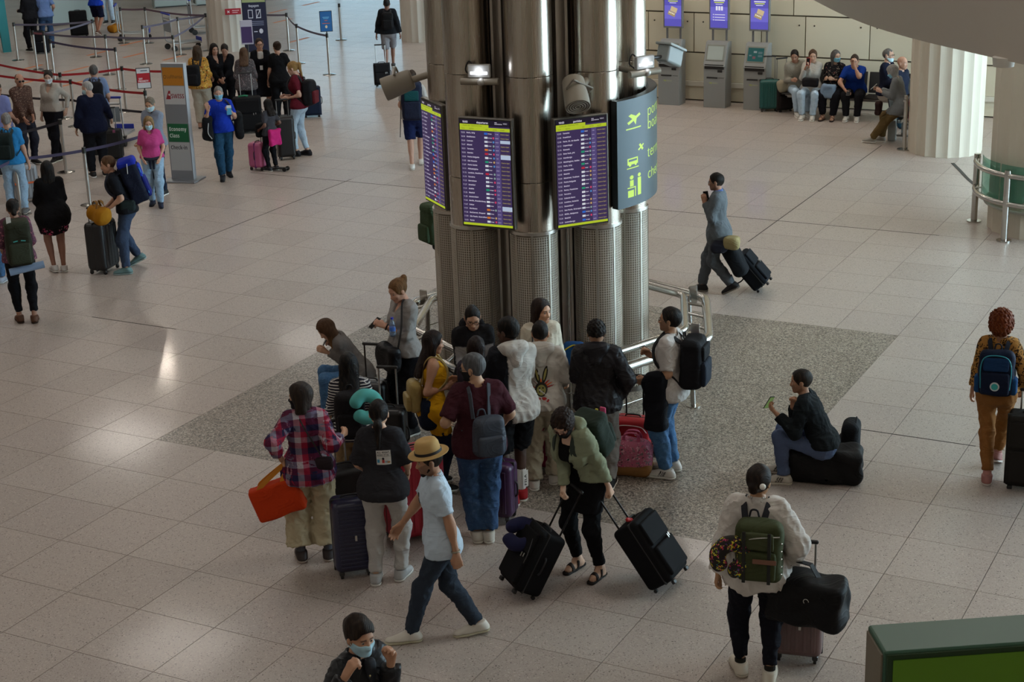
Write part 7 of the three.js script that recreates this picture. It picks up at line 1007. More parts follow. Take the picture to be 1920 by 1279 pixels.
// curved sign
{
  const o = thing('curved_sign', 'curved blue grey sign with lime pictograms and lettering', 'sign', CC.clone().setY(0)), rad = 1.31, a0 = 66, a1 = 140, H0 = 2.31, H1 = 3.46;
  const tex = canvasTex(1024, 1024, (c) => {
    c.fillStyle = '#36474f'; c.fillRect(0, 0, 1024, 1024); c.fillStyle = '#c3d63a'; c.strokeStyle = '#c3d63a';
    c.font = '128px sans-serif'; c.fillText('portas', 330, 210); c.fillText('boarding', 330, 340); c.fillText('terminal', 330, 610); c.fillText('check-in', 330, 820);
    c.save(); c.translate(150, 200); c.rotate(-0.5); c.fillRect(-60, -12, 150, 26); c.beginPath(); c.moveTo(0, 0); c.lineTo(-20, -60); c.lineTo(10, -60); c.lineTo(50, 0); c.lineTo(0, 60); c.fill(); c.restore(); c.fillRect(80, 275, 160, 12);
    c.fillRect(90, 560, 110, 62); c.fillStyle = '#36474f'; c.fillRect(102, 572, 86, 20); c.fillStyle = '#c3d63a'; c.beginPath(); c.arc(115, 626, 12, 0, 7); c.arc(175, 626, 12, 0, 7); c.fill(); c.fillRect(84, 650, 125, 10); c.save(); c.translate(240, 480); c.rotate(-0.6); c.fillRect(-40, -8, 80, 16); c.fillRect(-8, -36, 22, 72); c.restore();
    c.beginPath(); c.arc(130, 745, 20, 0, 7); c.fill(); c.fillRect(112, 772, 38, 60); c.fillRect(88, 838, 84, 10); c.fillRect(92, 868, 60, 66); c.fillRect(164, 838, 10, 96); c.beginPath(); c.arc(215, 740, 18, 0, 7); c.fill(); c.fillRect(196, 764, 40, 170);
  });
  const N = 24, pos = [], uv = [], idx = []; for (let i = 0; i <= N; i++) for (let j = 0; j < 2; j++) { const a = R(a0 + (a1 - a0) * i / N); pos.push(Math.sin(a) * rad, j ? H1 : H0, Math.cos(a) * rad); uv.push(i / N, j); } for (let i = 0; i < N; i++) idx.push(i * 2, i * 2 + 2, i * 2 + 3, i * 2, i * 2 + 3, i * 2 + 1);
  const g = new THREE.BufferGeometry(); g.setAttribute('position', new THREE.Float32BufferAttribute(pos, 3)); g.setAttribute('uv', new THREE.Float32BufferAttribute(uv, 2)); g.setIndex(idx); g.computeVertexNormals();
  mesh('printed_face', g, mat('#ffffff', 0.38, 0.1, { map: tex }), o);
  const sh = new THREE.Shape(); sh.absarc(0, 0, rad - 0.004, R(90 - a1), R(90 - a0)); sh.absarc(0, 0, rad - 0.09, R(90 - a0), R(90 - a1), true); sh.closePath();
  mesh('back_shell', new THREE.ExtrudeGeometry(sh, { depth: H1 - H0, bevelEnabled: false, curveSegments: 30 }).rotateX(Math.PI / 2).translate(0, H1, 0), mat('#2b3236', 0.45, 0.3), o);
  for (const a of [92, 122]) mesh('bracket', bar(V(Math.sin(R(a)) * 1.0, 2.9, Math.cos(R(a)) * 1.0), V(Math.sin(R(a)) * 1.24, 2.9, Math.cos(R(a)) * 1.24), 0.03), darkMetal, o);
}
// loudspeakers and emergency lights on pipe brackets
function speaker(p, dir, arm, label) {
  const o = thing('loudspeaker', label, 'speaker', p), q = new THREE.Quaternion().setFromUnitVectors(V(0, 1, 0), dir.clone().normalize()), pt = (g) => g.applyQuaternion(q);
  mesh('housing', pt(new THREE.LatheGeometry([[0.001, -0.17], [0.1, -0.17], [0.115, -0.15], [0.13, 0.1], [0.13, 0.17], [0.122, 0.175], [0.118, 0.16], [0.001, 0.16]].map((a) => new THREE.Vector2(...a)), 32)), mat('#8d8577', 0.55), o);
  const gr = mesh('grille', pt(new THREE.CylinderGeometry(0.118, 0.118, 0.006, 32).translate(0, 0.165, 0)), mat('#5c564c', 0.6), o); for (let k = 1; k < 5; k++) mesh('grille_ring', pt(new THREE.TorusGeometry(k * 0.026, 0.004, 5, 28).rotateX(Math.PI / 2).translate(0, 0.17, 0)), mat('#a39b8c', 0.5), gr);
  mesh('yoke', pt(merge([bar(V(0.14, 0, 0), V(0.14, -0.04, -0.12), 0.012), bar(V(-0.14, 0, 0), V(-0.14, -0.04, -0.12), 0.012), bar(V(-0.14, -0.04, -0.12), V(0.14, -0.04, -0.12), 0.012)])), mat('#7d766a', 0.5), o);
  const e = arm.clone().sub(p); mesh('pipe_arm', bar(V(0, 0, 0).addScaledVector(e, 0.12), e, 0.038, 16), mat('#8d8577', 0.5, 0.3), o);
}
speaker(ring(45, 1.27, 3.6), V(0.42, -0.72, 0.55), ring(60, 1.02, 3.7), 'round grey loudspeaker hanging above the partidas screen');
{ const p = ring(-72, 1.55, 3.5); speaker(p, V(-0.75, -0.3, 0.45), ring(-68, 0.98, 3.68), 'round brown loudspeaker on a pipe left of the column'); }
function emergency(p, yaw, label, ext) {
  const o = thing('emergency_light', label, 'lamp', p, yaw); mesh('case', rbox(0.24, 0.14, 0.05, 0.012), mat('#a7a6a2', 0.5), o); const tubeM = new THREE.MeshStandardMaterial({ color: '#ffffff', emissive: '#eef4ff', emissiveIntensity: 2.2 }); mesh('light_tube', rbox(0.19, 0.035, 0.02, 0.009, 0, -0.02, 0.02), tubeM, o);
  mesh('pipe', bar(V(-0.2, -0.11, 0), V(0.2, -0.11, 0), 0.038, 16), mat('#8d8577', 0.5, 0.3), o); mesh('clamp', new THREE.SphereGeometry(0.042, 12, 8).translate(0.02, -0.11, 0.02), mat('#b4b1ab', 0.4, 0.4), o); mesh('pipe_arm', bar(V(-0.02, -0.11, 0), V(-0.02, -0.11, ext), 0.032, 12), mat('#8d8577', 0.5, 0.3), o);
  mesh('cable', tube([[-0.05, 0.02, -0.03], [-0.12, 0.09, -0.05], [-0.16, 0.0, -0.05], [-0.1, -0.06, -0.04]], 0.008, 20, 6), mat('#1a1a1a', 0.6), o);
  const l = new THREE.PointLight('#eef4ff', 0.06); l.position.copy(p).add(V(Math.sin(yaw), 0, Math.cos(yaw)).multiplyScalar(0.06)); l.castShadow = true; l.name = 'emergency_tube'; scene.add(l);
}
emergency(ring(-4, 1.14, 3.82), R(14), 'lit emergency light on a pipe above the departures screen', -0.4);
emergency(ring(88, 1.3, 3.8), R(62), 'lit emergency light on a pipe above the curved sign', -0.5);
{ const p = at(1256, 104, 3.7), o = thing('camera_housing', 'slanted pale camera housing on a cable right of the column', 'camera', p, heading(p, 120)); const b = mesh('case', rbox(0.34, 0.2, 0.16, 0.03), mat('#8f9594', 0.5), o); b.rotation.z = -0.35; const v = mesh('visor', rbox(0.38, 0.03, 0.2, 0.01, 0, 0.1, 0), mat('#9ea3a2', 0.5), o); v.rotation.z = -0.35; mesh('bracket', bar(V(0, 0, 0), ring(105, 1.0, 3.75).sub(p).applyAxisAngle(V(0, 1, 0), -o.rotation.y), 0.02), mat('#3a3a3a', 0.5), o); }
// ---------------------------------------------------------------- check-in kiosks
{
  const ad = (k) => canvasTex(160, 260, (c) => { c.fillStyle = '#5a54b4'; c.fillRect(0, 0, 160, 260); c.fillStyle = '#6e68c8'; c.fillRect(0, 90, 160, 110); c.fillStyle = '#c8d84a'; c.fillRect(8, 8, 26, 7); c.fillRect(36, 50, 90, 8); c.fillStyle = '#e4e2f4'; c.fillRect(30, 34, 104, 9); c.fillRect(48, 66, 64, 5); if (k === 1) { for (let i = 0; i < 3; i++) c.fillRect(50 + i * 24, 84, 18, 34); for (let i = 0; i < 3; i++) { c.fillRect(24, 148 + i * 22, 8, 8); c.fillRect(40, 150 + i * 22, 96, 5); } } else { c.fillStyle = '#c9b48a'; c.save(); c.translate(78, 140); c.rotate(0.35); c.fillRect(-26, -40, 62, 40); c.fillStyle = '#a8936a'; c.fillRect(-38, 2, 70, 34); c.fillStyle = '#f0ead8'; for (let i = 0; i < 4; i++) c.fillRect(-32 + i * 15, 10, 10, 10); c.restore(); } });
  const ui = canvasTex(96, 96, (c) => { c.fillStyle = '#0e7a78'; c.fillRect(0, 0, 96, 96); c.fillStyle = '#cfe0dc'; c.fillRect(34, 22, 20, 14); c.fillStyle = '#7ea0a4'; c.fillRect(62, 26, 26, 16); c.fillRect(62, 50, 26, 14); c.fillStyle = '#b0707a'; c.fillRect(30, 60, 18, 18); c.fillStyle = '#9ab4b4'; c.fillRect(8, 50, 16, 10); });
  const lab = ['silver check-in kiosk nearest the steel column with teal screen', 'silver check-in kiosk with blank white screen in the middle', 'silver check-in kiosk with teal screen beside the teal suitcase'];
  [[1264, 192], [1355, 194], [1428, 199]].forEach(([x, y], i) => {
    const p = at(x, y), o = thing('check_in_kiosk', lab[i], 'kiosk', V(p.x, 0, -16.62), 0), body = mat('#8c8d8b', 0.45, 0.3), pr = new THREE.Shape([[-0.17, 0], [0.17, 0], [0.17, 0.86], [0.2, 0.88], [0.03, 1.34], [-0.05, 1.36], [-0.17, 1.34]].map((q) => new THREE.Vector2(...q)));
    mesh('cabinet', new THREE.ExtrudeGeometry(pr, { depth: 0.46, bevelEnabled: true, bevelSize: 0.012, bevelThickness: 0.012, bevelSegments: 2 }).rotateY(-Math.PI / 2).translate(0.23, 0, 0), body, o);
    const sl = Math.atan2(0.17, 0.46), sc = new THREE.Group(); const f = (g, y, d) => g.rotateX(-sl).translate(0, y, 0.2 - (y - 0.88) * 0.37 + d);
    mesh('screen_frame', f(rbox(0.4, 0.34, 0.02, 0.008), 1.14, 0.012), mat('#77786f', 0.5), o); mesh('screen', f(new THREE.PlaneGeometry(0.34, 0.28), 1.14, 0.025), i === 1 ? mat('#9aa29c', 0.25) : new THREE.MeshStandardMaterial({ color: '#0a1414', roughness: 0.25, emissive: '#ffffff', emissiveMap: ui, emissiveIntensity: 0.4 }), o);
    mesh('dark_band', rbox(0.42, 0.1, 0.03, 0.008, 0, 0.86, 0.195), mat('#131313', 0.35), o); mesh('reader', rbox(0.1, 0.05, 0.03, 0.008, 0.12, 0.77, 0.185), mat('#1c1c1c', 0.4), o); mesh('ticket_slot', rbox(0.24, 0.03, 0.03, 0.01, -0.05, 0.63, 0.185), mat('#151515', 0.4), o); mesh('slot_mark', box(0.12, 0.01, 0.005, 0.15, 0.63, 0.184), mat('#3a3a38', 0.5), o);
    mesh('lettering', new THREE.PlaneGeometry(0.2, 0.05).translate(-0.02, 0.52, 0.1835), mat('#ffffff', 0.5, 0, { map: canvasTex(128, 32, (c) => { c.fillStyle = '#8c8d8b'; c.fillRect(0, 0, 128, 32); c.fillStyle = '#a8b42a'; c.font = 'bold 26px sans-serif'; c.fillText('my', 4, 24); c.fillStyle = '#b6bd72'; c.font = '20px sans-serif'; c.fillText('check-in', 46, 23); }) }), o);
    mesh('plinth', box(0.46, 0.05, 0.36, 0, 0.025, 0), mat('#555552', 0.6), o);
    for (const s of [-1, 1]) mesh('display_post', box(0.035, 0.5, 0.035, s * 0.15, 1.5, -0.12), mat('#77787a', 0.4, 0.6), o);
    const d = mesh('advert_display', rbox(0.44, 0.74, 0.07, 0.012, 0, 1.96, -0.1), mat('#7d7e80', 0.4, 0.5), o); mesh('advert_screen', new THREE.PlaneGeometry(0.38, 0.66).translate(0, 1.96, -0.063), new THREE.MeshStandardMaterial({ color: '#0a0a14', roughness: 0.2, emissive: '#ffffff', emissiveMap: ad(i), emissiveIntensity: 1.5 }), d);
    const l = new THREE.RectAreaLight('#7d78e0', 1.0, 0.38, 0.66); l.position.set(p.x, 1.96, -16.62 - 0.05); l.lookAt(p.x, 1.96, 0); l.name = 'advert_glow'; scene.add(l);
  });
}
// ---------------------------------------------------------------- benches, fire extinguisher, railing with glass
function bench(p, turn, n, label) {
  const o = thing('waiting_bench', label, 'bench', p, turn), dk = mat('#2a2826', 0.5, 0.3), ch = mat('#8f8d89', 0.3, 0.9), W = 0.56;
  mesh('beam', box(n * W, 0.06, 0.08, 0, 0.34, -0.05), ch, o);
  for (let i = 0; i < n; i++) { const x = (i - (n - 1) / 2) * W; mesh('seat', rbox(W - 0.04, 0.035, 0.44, 0.015, x, 0.42, 0), dk, o); const b = mesh('backrest', rbox(W - 0.04, 0.42, 0.03, 0.014), dk, o); b.position.set(x, 0.66, -0.26); b.rotation.x = -0.18; }
  for (const s of [-1, 1]) mesh('leg', merge([box(0.05, 0.34, 0.05, s * (n * W / 2 - 0.3), 0.17, -0.05), box(0.05, 0.03, 0.5, s * (n * W / 2 - 0.3), 0.015, -0.05)]), ch, o);
  for (let i = 0; i <= n; i += 2) mesh('armrest', tube([[(i - n / 2) * W, 0.44, 0.18], [(i - n / 2) * W, 0.62, 0.16], [(i - n / 2) * W, 0.62, -0.16], [(i - n / 2) * W, 0.44, -0.2]], 0.014, 16, 6, false, 0.2), ch, o);
}
bench(V(-1.35, 0, -16.42), 0, 5, 'long dark waiting bench along the stone wall');
bench(V(0.2, 0, -15.35), Math.PI / 2, 3, 'short dark waiting bench in front of the fluted pillar');
{
  const p = at(1695, 281), o = thing('fire_extinguisher_stand', 'steel post stand in front of the fluted pillar', 'stand', p); mesh('post', cyl(0.035, 0.035, 1.0, 0, 0, 0), tubeSteel, o); mesh('base', cyl(0.13, 0.13, 0.02, 0, 0, 0), tubeSteel, o); mesh('hook', box(0.05, 0.03, 0.1, 0, 0.92, 0.05), tubeSteel, o); mesh('side_post', cyl(0.028, 0.028, 0.8, 0.16, 0, -0.1), tubeSteel, o);
  const q = at(1711, 230, 0.42), e = thing('fire_extinguisher', 'red fire extinguisher hanging on its steel stand', 'extinguisher', q);
  mesh('cylinder', new THREE.LatheGeometry([[0.001, 0], [0.075, 0], [0.082, 0.012], [0.082, 0.42], [0.07, 0.47], [0.03, 0.5], [0.028, 0.53], [0.001, 0.53]].map((a) => new THREE.Vector2(...a)), 24), mat('#a3141c', 0.35), e); mesh('foot_ring', cyl(0.084, 0.084, 0.04, 0, 0, 0, 24), mat('#1a1414', 0.6), e); mesh('valve', rbox(0.05, 0.05, 0.08, 0.012, 0, 0.56, 0), mat('#1c1c1c', 0.5), e); mesh('lever', bar(V(0, 0.58, 0.02), V(0.02, 0.62, 0.12), 0.01), mat('#1c1c1c', 0.5), e); mesh('hose', tube([[0, 0.55, 0.04], [-0.1, 0.5, 0.06], [-0.1, 0.25, 0.06], [-0.08, 0.12, 0.05]], 0.012, 20, 6), mat('#161616', 0.6), e);
  const lb = mesh('printed_label', new THREE.CylinderGeometry(0.0825, 0.0825, 0.13, 16, 1, true, -0.1, 1.1).translate(0, 0.16, 0), mat('#c8c4bc', 0.6), e); mesh('printed_label', new THREE.CylinderGeometry(0.0826, 0.0826, 0.16, 16, 1, true, -0.3, 1.2).translate(0, 0.36, 0), mat('#b8323a', 0.5), e);
}
{
  const c = V(3.95, 0, -9.05), o = thing('glass_railing', 'curved stainless steel railing with green glass around the pillar', 'railing', c), pt = (r, h, d) => V(Math.sin(R(d)) * r, h, Math.cos(R(d)) * r), A0 = -87, A1 = 110;
  for (const h of [0.56, 0.98]) { const ps = []; for (let a = A0 - 5; a <= A1; a += 6) ps.push(pt(1.14, h, a)); mesh('handrail', new THREE.TubeGeometry(new THREE.CatmullRomCurve3(ps), 80, 0.042, 12), tubeSteel, o); }
  for (let a = A0; a <= A1; a += 62) { mesh('post', bar(pt(1.14, 0, a), pt(1.14, 1.06, a), 0.05, 16), tubeSteel, o); mesh('foot_plate', cyl(0.11, 0.11, 0.02, pt(1.14, 0, a).x, 0, pt(1.14, 0, a).z), tubeSteel, o); for (const h of [0.6, 0.94]) mesh('glass_clamp', bar(pt(1.14, h, a + 14), pt(1.05, h, a + 14), 0.014), tubeSteel, o); }
  for (let k = 0; k < 4; k++) { const a0 = A0 + 4 + k * 47; const g = new THREE.CylinderGeometry(1.05, 1.05, 0.62, 14, 1, true, R(a0), R(45.6)).translate(0, 0.8, 0); mesh('glass_pane', g, mat('#86bfae', 0.05, 0, { transmission: 0.85, thickness: 0, ior: 1.5, side: THREE.DoubleSide }), o); }
  const pl = thing('pillar_plinth', 'low round concrete kerb under the curved glass railing', 'kerb', c), sh = new THREE.Shape().absarc(0, 0, 1.02, 0, 6.2832), ho = new THREE.Path().absarc(0, 0, 0.95, 0, 6.2832); sh.holes.push(ho); mesh('ring_wall', new THREE.ExtrudeGeometry(sh, { depth: 0.4, bevelEnabled: false, curveSegments: 40 }).rotateX(-Math.PI / 2), mat('#8c7f6e', 0.8), pl); mesh('coping', new THREE.TorusGeometry(0.99, 0.025, 8, 60).rotateX(Math.PI / 2).translate(0, 0.41, 0), mat('#b0aca4', 0.5, 0.3), pl);
  const pts = new THREE.CatmullRomCurve3([[1786, 306], [1800, 320], [1814, 335], [1834, 352]].map(([x, y]) => at(x, y).setY(0.003))).getPoints(20); tag(mesh('floor_inlay', ribbon(pts, pts.map(() => V(0, 1, 0)), 0.06, 0.004), mat('#2a2826', 0.6)), 'dark curved strip set in the floor by the pillar', 'floor strip');
}
// lightbox totem, lower right
{
  const H = 3.3, a = at(1627, 1171, H), b = at(1651, 1224, H), c = at(1930, 1150, H), ux = c.clone().sub(a).setY(0).normalize(), uz = V(-ux.z, 0, ux.x); const d = Math.abs(b.clone().sub(a).dot(uz)), w = 1.5;
  const o = thing('lightbox_sign', 'dark green box sign with bright lime front panel', 'sign', a.clone().addScaledVector(ux, w / 2).addScaledVector(uz, d / 2).setY(0)); o.rotation.y = Math.atan2(-ux.z, ux.x);
  mesh('box_body', rbox(w, H, d, 0.012, 0, H / 2, 0), mat('#28503c', 0.45), o); mesh('front_frame', rbox(w - 0.02, H - 0.02, 0.012, 0.005, 0, H / 2, d / 2 + 0.002), mat('#123414', 0.5), o);
  mesh('lime_panel', box(w - 0.07, H - 0.07, 0.01, 0, H / 2, d / 2 + 0.007), new THREE.MeshStandardMaterial({ color: '#4c7410', roughness: 0.35, emissive: '#4c7408', emissiveIntensity: 0.08 }), o); mesh('side_panel', box(0.01, H - 0.04, d - 0.03, -w / 2 - 0.003, H / 2, 0), mat('#6a6252', 0.6), o);
}
// ---------------------------------------------------------------- queue barriers: posts [base pixel], belts between them
{
  const P = { }, def = (k, x, y, label) => { const p = at(x, y), o = thing('queue_post', label, 'barrier post', p, 0, 'steel queue posts'); mesh('base', new THREE.LatheGeometry([[0.001, 0.03], [0.03, 0.03], [0.12, 0.018], [0.165, 0.006], [0.165, 0], [0.001, 0]].map((q) => new THREE.Vector2(...q)), 28), tubeSteel, o); mesh('pole', cyl(0.029, 0.029, 0.9, 0, 0.02, 0, 16), mat('#b0ada7', 0.28, 0.9), o); mesh('head', cyl(0.034, 0.034, 0.1, 0, 0.9, 0, 16), mat('#1d1f1d', 0.5), o); P[k] = o; };
  def('a', 34, 113, 'queue post at far left before the teal desk'); def('b', 70, 131, 'queue post left of two close neighbours near desk'); def('c', 90, 133, 'queue post right of its close neighbour near desk'); def('d', 103, 150, 'queue post right behind the upper red tape');
  def('e', 180, 107, 'queue post below the woman in navy shorts'); def('f', 205, 140, 'queue post behind the grey haired queueing man'); def('g', 224, 168, 'queue post between upper red tape and sign board'); def('h', 274, 120, 'queue post just behind the red priority sign');
  def('i', 232, 81, 'queue post at the far orange bag trolley'); def('j', 278, 81, 'queue post beside the far luggage trolley'); def('k', 339, 103, 'queue post with blue trolley handle behind it'); def('l', 331, 142, 'queue post half hidden by the check-in totem');
  def('m', 122, 222, 'queue post carrying upper red tape near white jacket'); def('n', 142, 237, 'queue post carrying lower red tape near navy sweater'); def('o', 237, 209, 'queue post carrying upper red tape right of backpack'); def('q', 281, 262, 'queue post holding the red priority sign');
  def('r', 124, 323, 'queue post beside black trousers in front row'); def('s', 169, 384, 'queue post in front row behind fair haired man'); def('t', 41, 402, 'queue post in front row beside silver suitcase');
  def('u', 542, 95, 'queue post right of the navy information board'); def('v', 561, 119, 'queue post behind the blonde girl'); def('w', 618, 140, 'queue post holding the small blue sign'); def('x', 640, 75, 'lone queue post right of the blue sign'); def('y', 391, 95, 'queue post left of the white pillar');
  const belt = (a, b, col, h = 0.945) => { const A = P[a].position, Bp = b.isVector3 ? b : P[b].position, d = Bp.clone().sub(A).setY(0), n = 14, pts = []; for (let i = 0; i <= n; i++) { const t = i / n; pts.push(V(d.x * t, h - 0.05 * 4 * t * (1 - t) * Math.min(1, d.length() / 3), d.z * t)); } const nn = V(d.z, 0, -d.x).normalize(); mesh('belt', ribbon(pts, pts.map(() => nn), 0.05, 0.004), mat(col, 0.8), P[a]); };
  const gr = '#55505e', red = '#94101c', dk = '#221d26', vi = '#3d3650', lh = (x, y, h = 0.945) => { const q = at(x, y, h); return V(q.x, 0, q.z); };
  belt('a', 'e', gr); belt('e', 'c', gr); belt('c', 'b', '#7a4a54'); belt('c', 'f', gr); belt('f', 'l', gr); belt('h', 'k', gr); belt('k', 'y', gr); belt('j', 'y', '#5a4652'); belt('l', 'y', gr); belt('g', 'd', vi); belt('i', 'j', '#5a4652');
  belt('m', lh(-60, 106), red); belt('m', 'o', red); belt('o', lh(308, 134), red); belt('n', lh(-60, 132), red); belt('n', 'q', red); belt('n', 'q', dk, 0.56); belt('n', lh(-60, 168, 0.56), dk, 0.56);
  belt('t', 's', vi); belt('s', lh(290, 247), vi); belt('t', lh(-60, 336), vi); belt('r', lh(-60, 268), dk); belt('u', 'v', gr); belt('v', 'w', gr); belt('u', lh(470, 26), gr);
  // signs on posts
  const card = (k, w, h, label, draw, cat = 'sign') => { const p = P[k].position, o = thing('post_sign', label, cat, V(p.x, 1.0, p.z), heading(p, 180)); mesh('frame', rbox(w, h, 0.025, 0.008, 0, h / 2 + 0.04, 0), mat('#2a2a2c', 0.5), o); mesh('printed_card', new THREE.PlaneGeometry(w - 0.03, h - 0.03).translate(0, h / 2 + 0.04, 0.0135), mat('#ffffff', 0.6, 0, { map: canvasTex(192, 256, draw) }), o); mesh('stem', cyl(0.014, 0.014, 0.05, 0, 0, 0), darkMetal, o); };
  card('q', 0.28, 0.42, 'framed red and white priority sign on a queue post', (c) => { c.fillStyle = '#c4c4c6'; c.fillRect(0, 0, 192, 256); c.fillStyle = '#a81426'; c.fillRect(0, 62, 192, 124); c.fillStyle = '#e8e4e4'; c.font = 'bold 34px sans-serif'; c.fillText('SKY', 22, 146); c.fillText('PRIORITY', 14, 178); c.fillStyle = '#4a5468'; c.fillRect(60, 24, 100, 12); });
  card('w', 0.3, 0.5, 'small blue information sign on a queue post', (c) => { c.fillStyle = '#145a96'; c.fillRect(0, 0, 192, 256); c.fillStyle = '#6aa8d0'; c.fillRect(40, 70, 112, 8); c.fillRect(50, 86, 92, 8); c.fillStyle = '#c05a3a'; c.fillRect(70, 112, 52, 8); c.fillRect(30, 150, 132, 8); c.fillStyle = '#d8c8a0'; c.beginPath(); c.arc(96, 198, 20, 0, 7); c.fill(); });
}
// check-in totem
{
  const p = at(346, 338), o = thing('check_in_totem', 'tall grey totem with printed Economy Class check-in panel', 'sign', p, heading(p, 206)), H = 2.12, W = 0.44, D = 0.12, tex = canvasTex(256, 1024, (c) => {
    c.fillStyle = '#77787c'; c.fillRect(0, 0, 256, 1024); c.fillStyle = '#b07010'; c.fillRect(10, 30, 236, 156); c.fillStyle = '#4a3a1c'; c.font = '40px sans-serif'; c.fillText('Lufthansa', 56, 124); c.beginPath(); c.arc(34, 112, 14, 0, 7); c.lineWidth = 4; c.strokeStyle = '#4a3a1c'; c.stroke();
    c.fillStyle = '#b4b2b2'; c.fillRect(10, 190, 236, 160); c.fillStyle = '#8c1420'; c.beginPath(); c.moveTo(26, 306); c.lineTo(60, 232); c.lineTo(80, 232); c.lineTo(80, 306); c.fill(); c.fillStyle = '#d8d4d4'; c.fillRect(56, 262, 20, 8); c.fillRect(62, 256, 8, 20); c.fillStyle = '#7a1420'; c.font = 'bold 52px sans-serif'; c.fillText('SWISS', 86, 296);
    c.fillStyle = '#0d5a36'; c.fillRect(10, 520, 236, 160); c.fillStyle = '#d0d4d0'; c.font = 'bold 46px sans-serif'; c.fillText('Economy', 24, 584); c.fillText('Class', 24, 642); c.fillStyle = '#a4a4a4'; c.fillRect(10, 684, 236, 250); c.fillStyle = '#26282c'; c.font = 'bold 46px sans-serif'; c.fillText('Check-in', 24, 746); });
  mesh('slab', rbox(W, H, D, 0.01, 0, H / 2, 0), mat('#a8aeb4', 0.4, 0.2), o); mesh('printed_face', new THREE.PlaneGeometry(W - 0.01, H - 0.02).translate(0, H / 2, D / 2 + 0.002), mat('#ffffff', 0.5, 0, { map: tex }), o); mesh('base_plate', rbox(0.62, 0.03, 0.5, 0.008, 0, 0.015, 0), mat('#8d9094', 0.35, 0.6), o);
}
// navy information board and pillar sign
{
  const p = at(484, 112), o = thing('information_board', 'navy baggage information board beside the white pillar', 'sign', p, heading(p, 186)), tex = canvasTex(256, 512, (c) => { c.fillStyle = '#161a38'; c.fillRect(0, 0, 256, 512); c.fillStyle = '#8d9a6a'; c.fillRect(0, 0, 256, 72); c.fillStyle = '#d0d4dc'; c.font = 'bold 26px sans-serif'; c.fillText('Bagagem', 70, 112); c.strokeStyle = '#d0d4dc'; c.lineWidth = 7; c.strokeRect(62, 140, 46, 70); c.strokeRect(150, 140, 46, 70); c.beginPath(); c.moveTo(146, 216); c.lineTo(200, 134); c.stroke(); for (let i = 0; i < 3; i++) { c.fillStyle = '#8890a8'; c.fillRect(30, 240 + i * 16, 196, 5); } c.fillStyle = '#c8ccd8'; c.beginPath(); c.arc(70, 340, 22, 0, 7); c.arc(190, 330, 22, 0, 7); c.fill(); c.fillRect(110, 330, 40, 8); });
  mesh('board', rbox(0.62, 1.5, 0.05, 0.01, 0, 0.95, 0), mat('#1a1c2a', 0.5), o); mesh('printed_face', new THREE.PlaneGeometry(0.59, 1.46).translate(0, 0.95, 0.027), mat('#ffffff', 0.6, 0, { map: tex }), o); for (const s of [-1, 1]) mesh('leg', box(0.05, 0.2, 0.3, s * 0.25, 0.1, 0), mat('#2a2a2c', 0.5), o);
  const q = at(468, 128), w = thing('leaflet_stand', 'small white and purple leaflet stand below navy board', 'stand', q, heading(q, 186)); mesh('panel', rbox(0.3, 0.6, 0.03, 0.008, 0, 0.9, 0), mat('#a8a6b4', 0.6), w); mesh('purple_print', box(0.26, 0.4, 0.01, 0, 0.84, 0.016), mat('#3c2a5a', 0.6), w); mesh('foot', cyl(0.02, 0.02, 0.6, 0, 0, 0), darkMetal, w); mesh('base', cyl(0.16, 0.16, 0.02, 0, 0, 0), darkMetal, w);
  const pp = at(436, 92), dir = V(CAM.x - pp.x, 0, CAM.z - pp.z).normalize(), r = thing('red_notice', 'small red notice fixed on the white pillar', 'sign', pp.clone().addScaledVector(dir, 0.62).add(V(0.12, heightAt(pp, 16), 0)), heading(pp, 180)); mesh('plate', rbox(0.42, 0.16, 0.02, 0.006), mat('#9c1c2c', 0.5), r); mesh('white_cross', merge([T(box(0.08, 0.016, 0.006), -0.12, 0, 0.012, 0, 0, 0.78), T(box(0.08, 0.016, 0.006), -0.12, 0, 0.012, 0, 0, -0.78)]), mat('#d8d4d4', 0.5), r); mesh('white_text', merge([box(0.18, 0.018, 0.004, 0.07, 0.025, 0.011), box(0.14, 0.018, 0.004, 0.05, -0.025, 0.011)]), mat('#d8b4b4', 0.5), r);
}
// check-in desks, upper left
function desk(p, turn, w, label, teal) {
  const o = thing('check_in_desk', label, 'desk', p, turn), pm = mat('#8b9490', 0.5, 0.2); mesh('front_panel', rbox(w, 0.95, 0.06, 0.01, 0, 0.52, 0.3), pm, o); mesh('side_panel', rbox(0.06, 0.98, 0.6, 0.01, -w / 2, 0.5, 0), pm, o); mesh('side_panel', rbox(0.06, 0.98, 0.6, 0.01, w / 2, 0.5, 0), pm, o); mesh('counter_top', rbox(w + 0.1, 0.05, 0.7, 0.012, 0, 1.03, 0.02), mat('#a8aca8', 0.4), o); mesh('upper_shelf', rbox(w * 0.6, 0.04, 0.3, 0.01, 0, 1.28, 0.2), mat('#b4b6b2', 0.4), o); mesh('shelf_front', rbox(w * 0.6, 0.22, 0.03, 0.008, 0, 1.15, 0.33), teal ? mat('#0f6a6c', 0.5) : mat('#7f8884', 0.5), o); mesh('plinth', box(w, 0.1, 0.5, 0, 0.05, 0), mat('#3c3c3a', 0.7), o); mesh('monitor', rbox(0.4, 0.28, 0.03, 0.01, 0.15, 1.3, -0.1), mat('#1c1c1e', 0.4), o);
}
desk(at(18, 76).add(V(-1.1, 0, 0.4)), heading(at(18, 76), 145), 1.7, 'grey check-in desk with teal shelf at far left', true);
desk(at(122, 52).add(V(-0.6, 0, -0.8)), heading(at(122, 52), 160), 1.6, 'grey check-in desk behind the light blue shirt', false);
desk(at(300, 16).add(V(0, 0, -0.6)), heading(at(300, 16), 175), 1.15, 'long grey check-in desk at top behind trolleys', false);
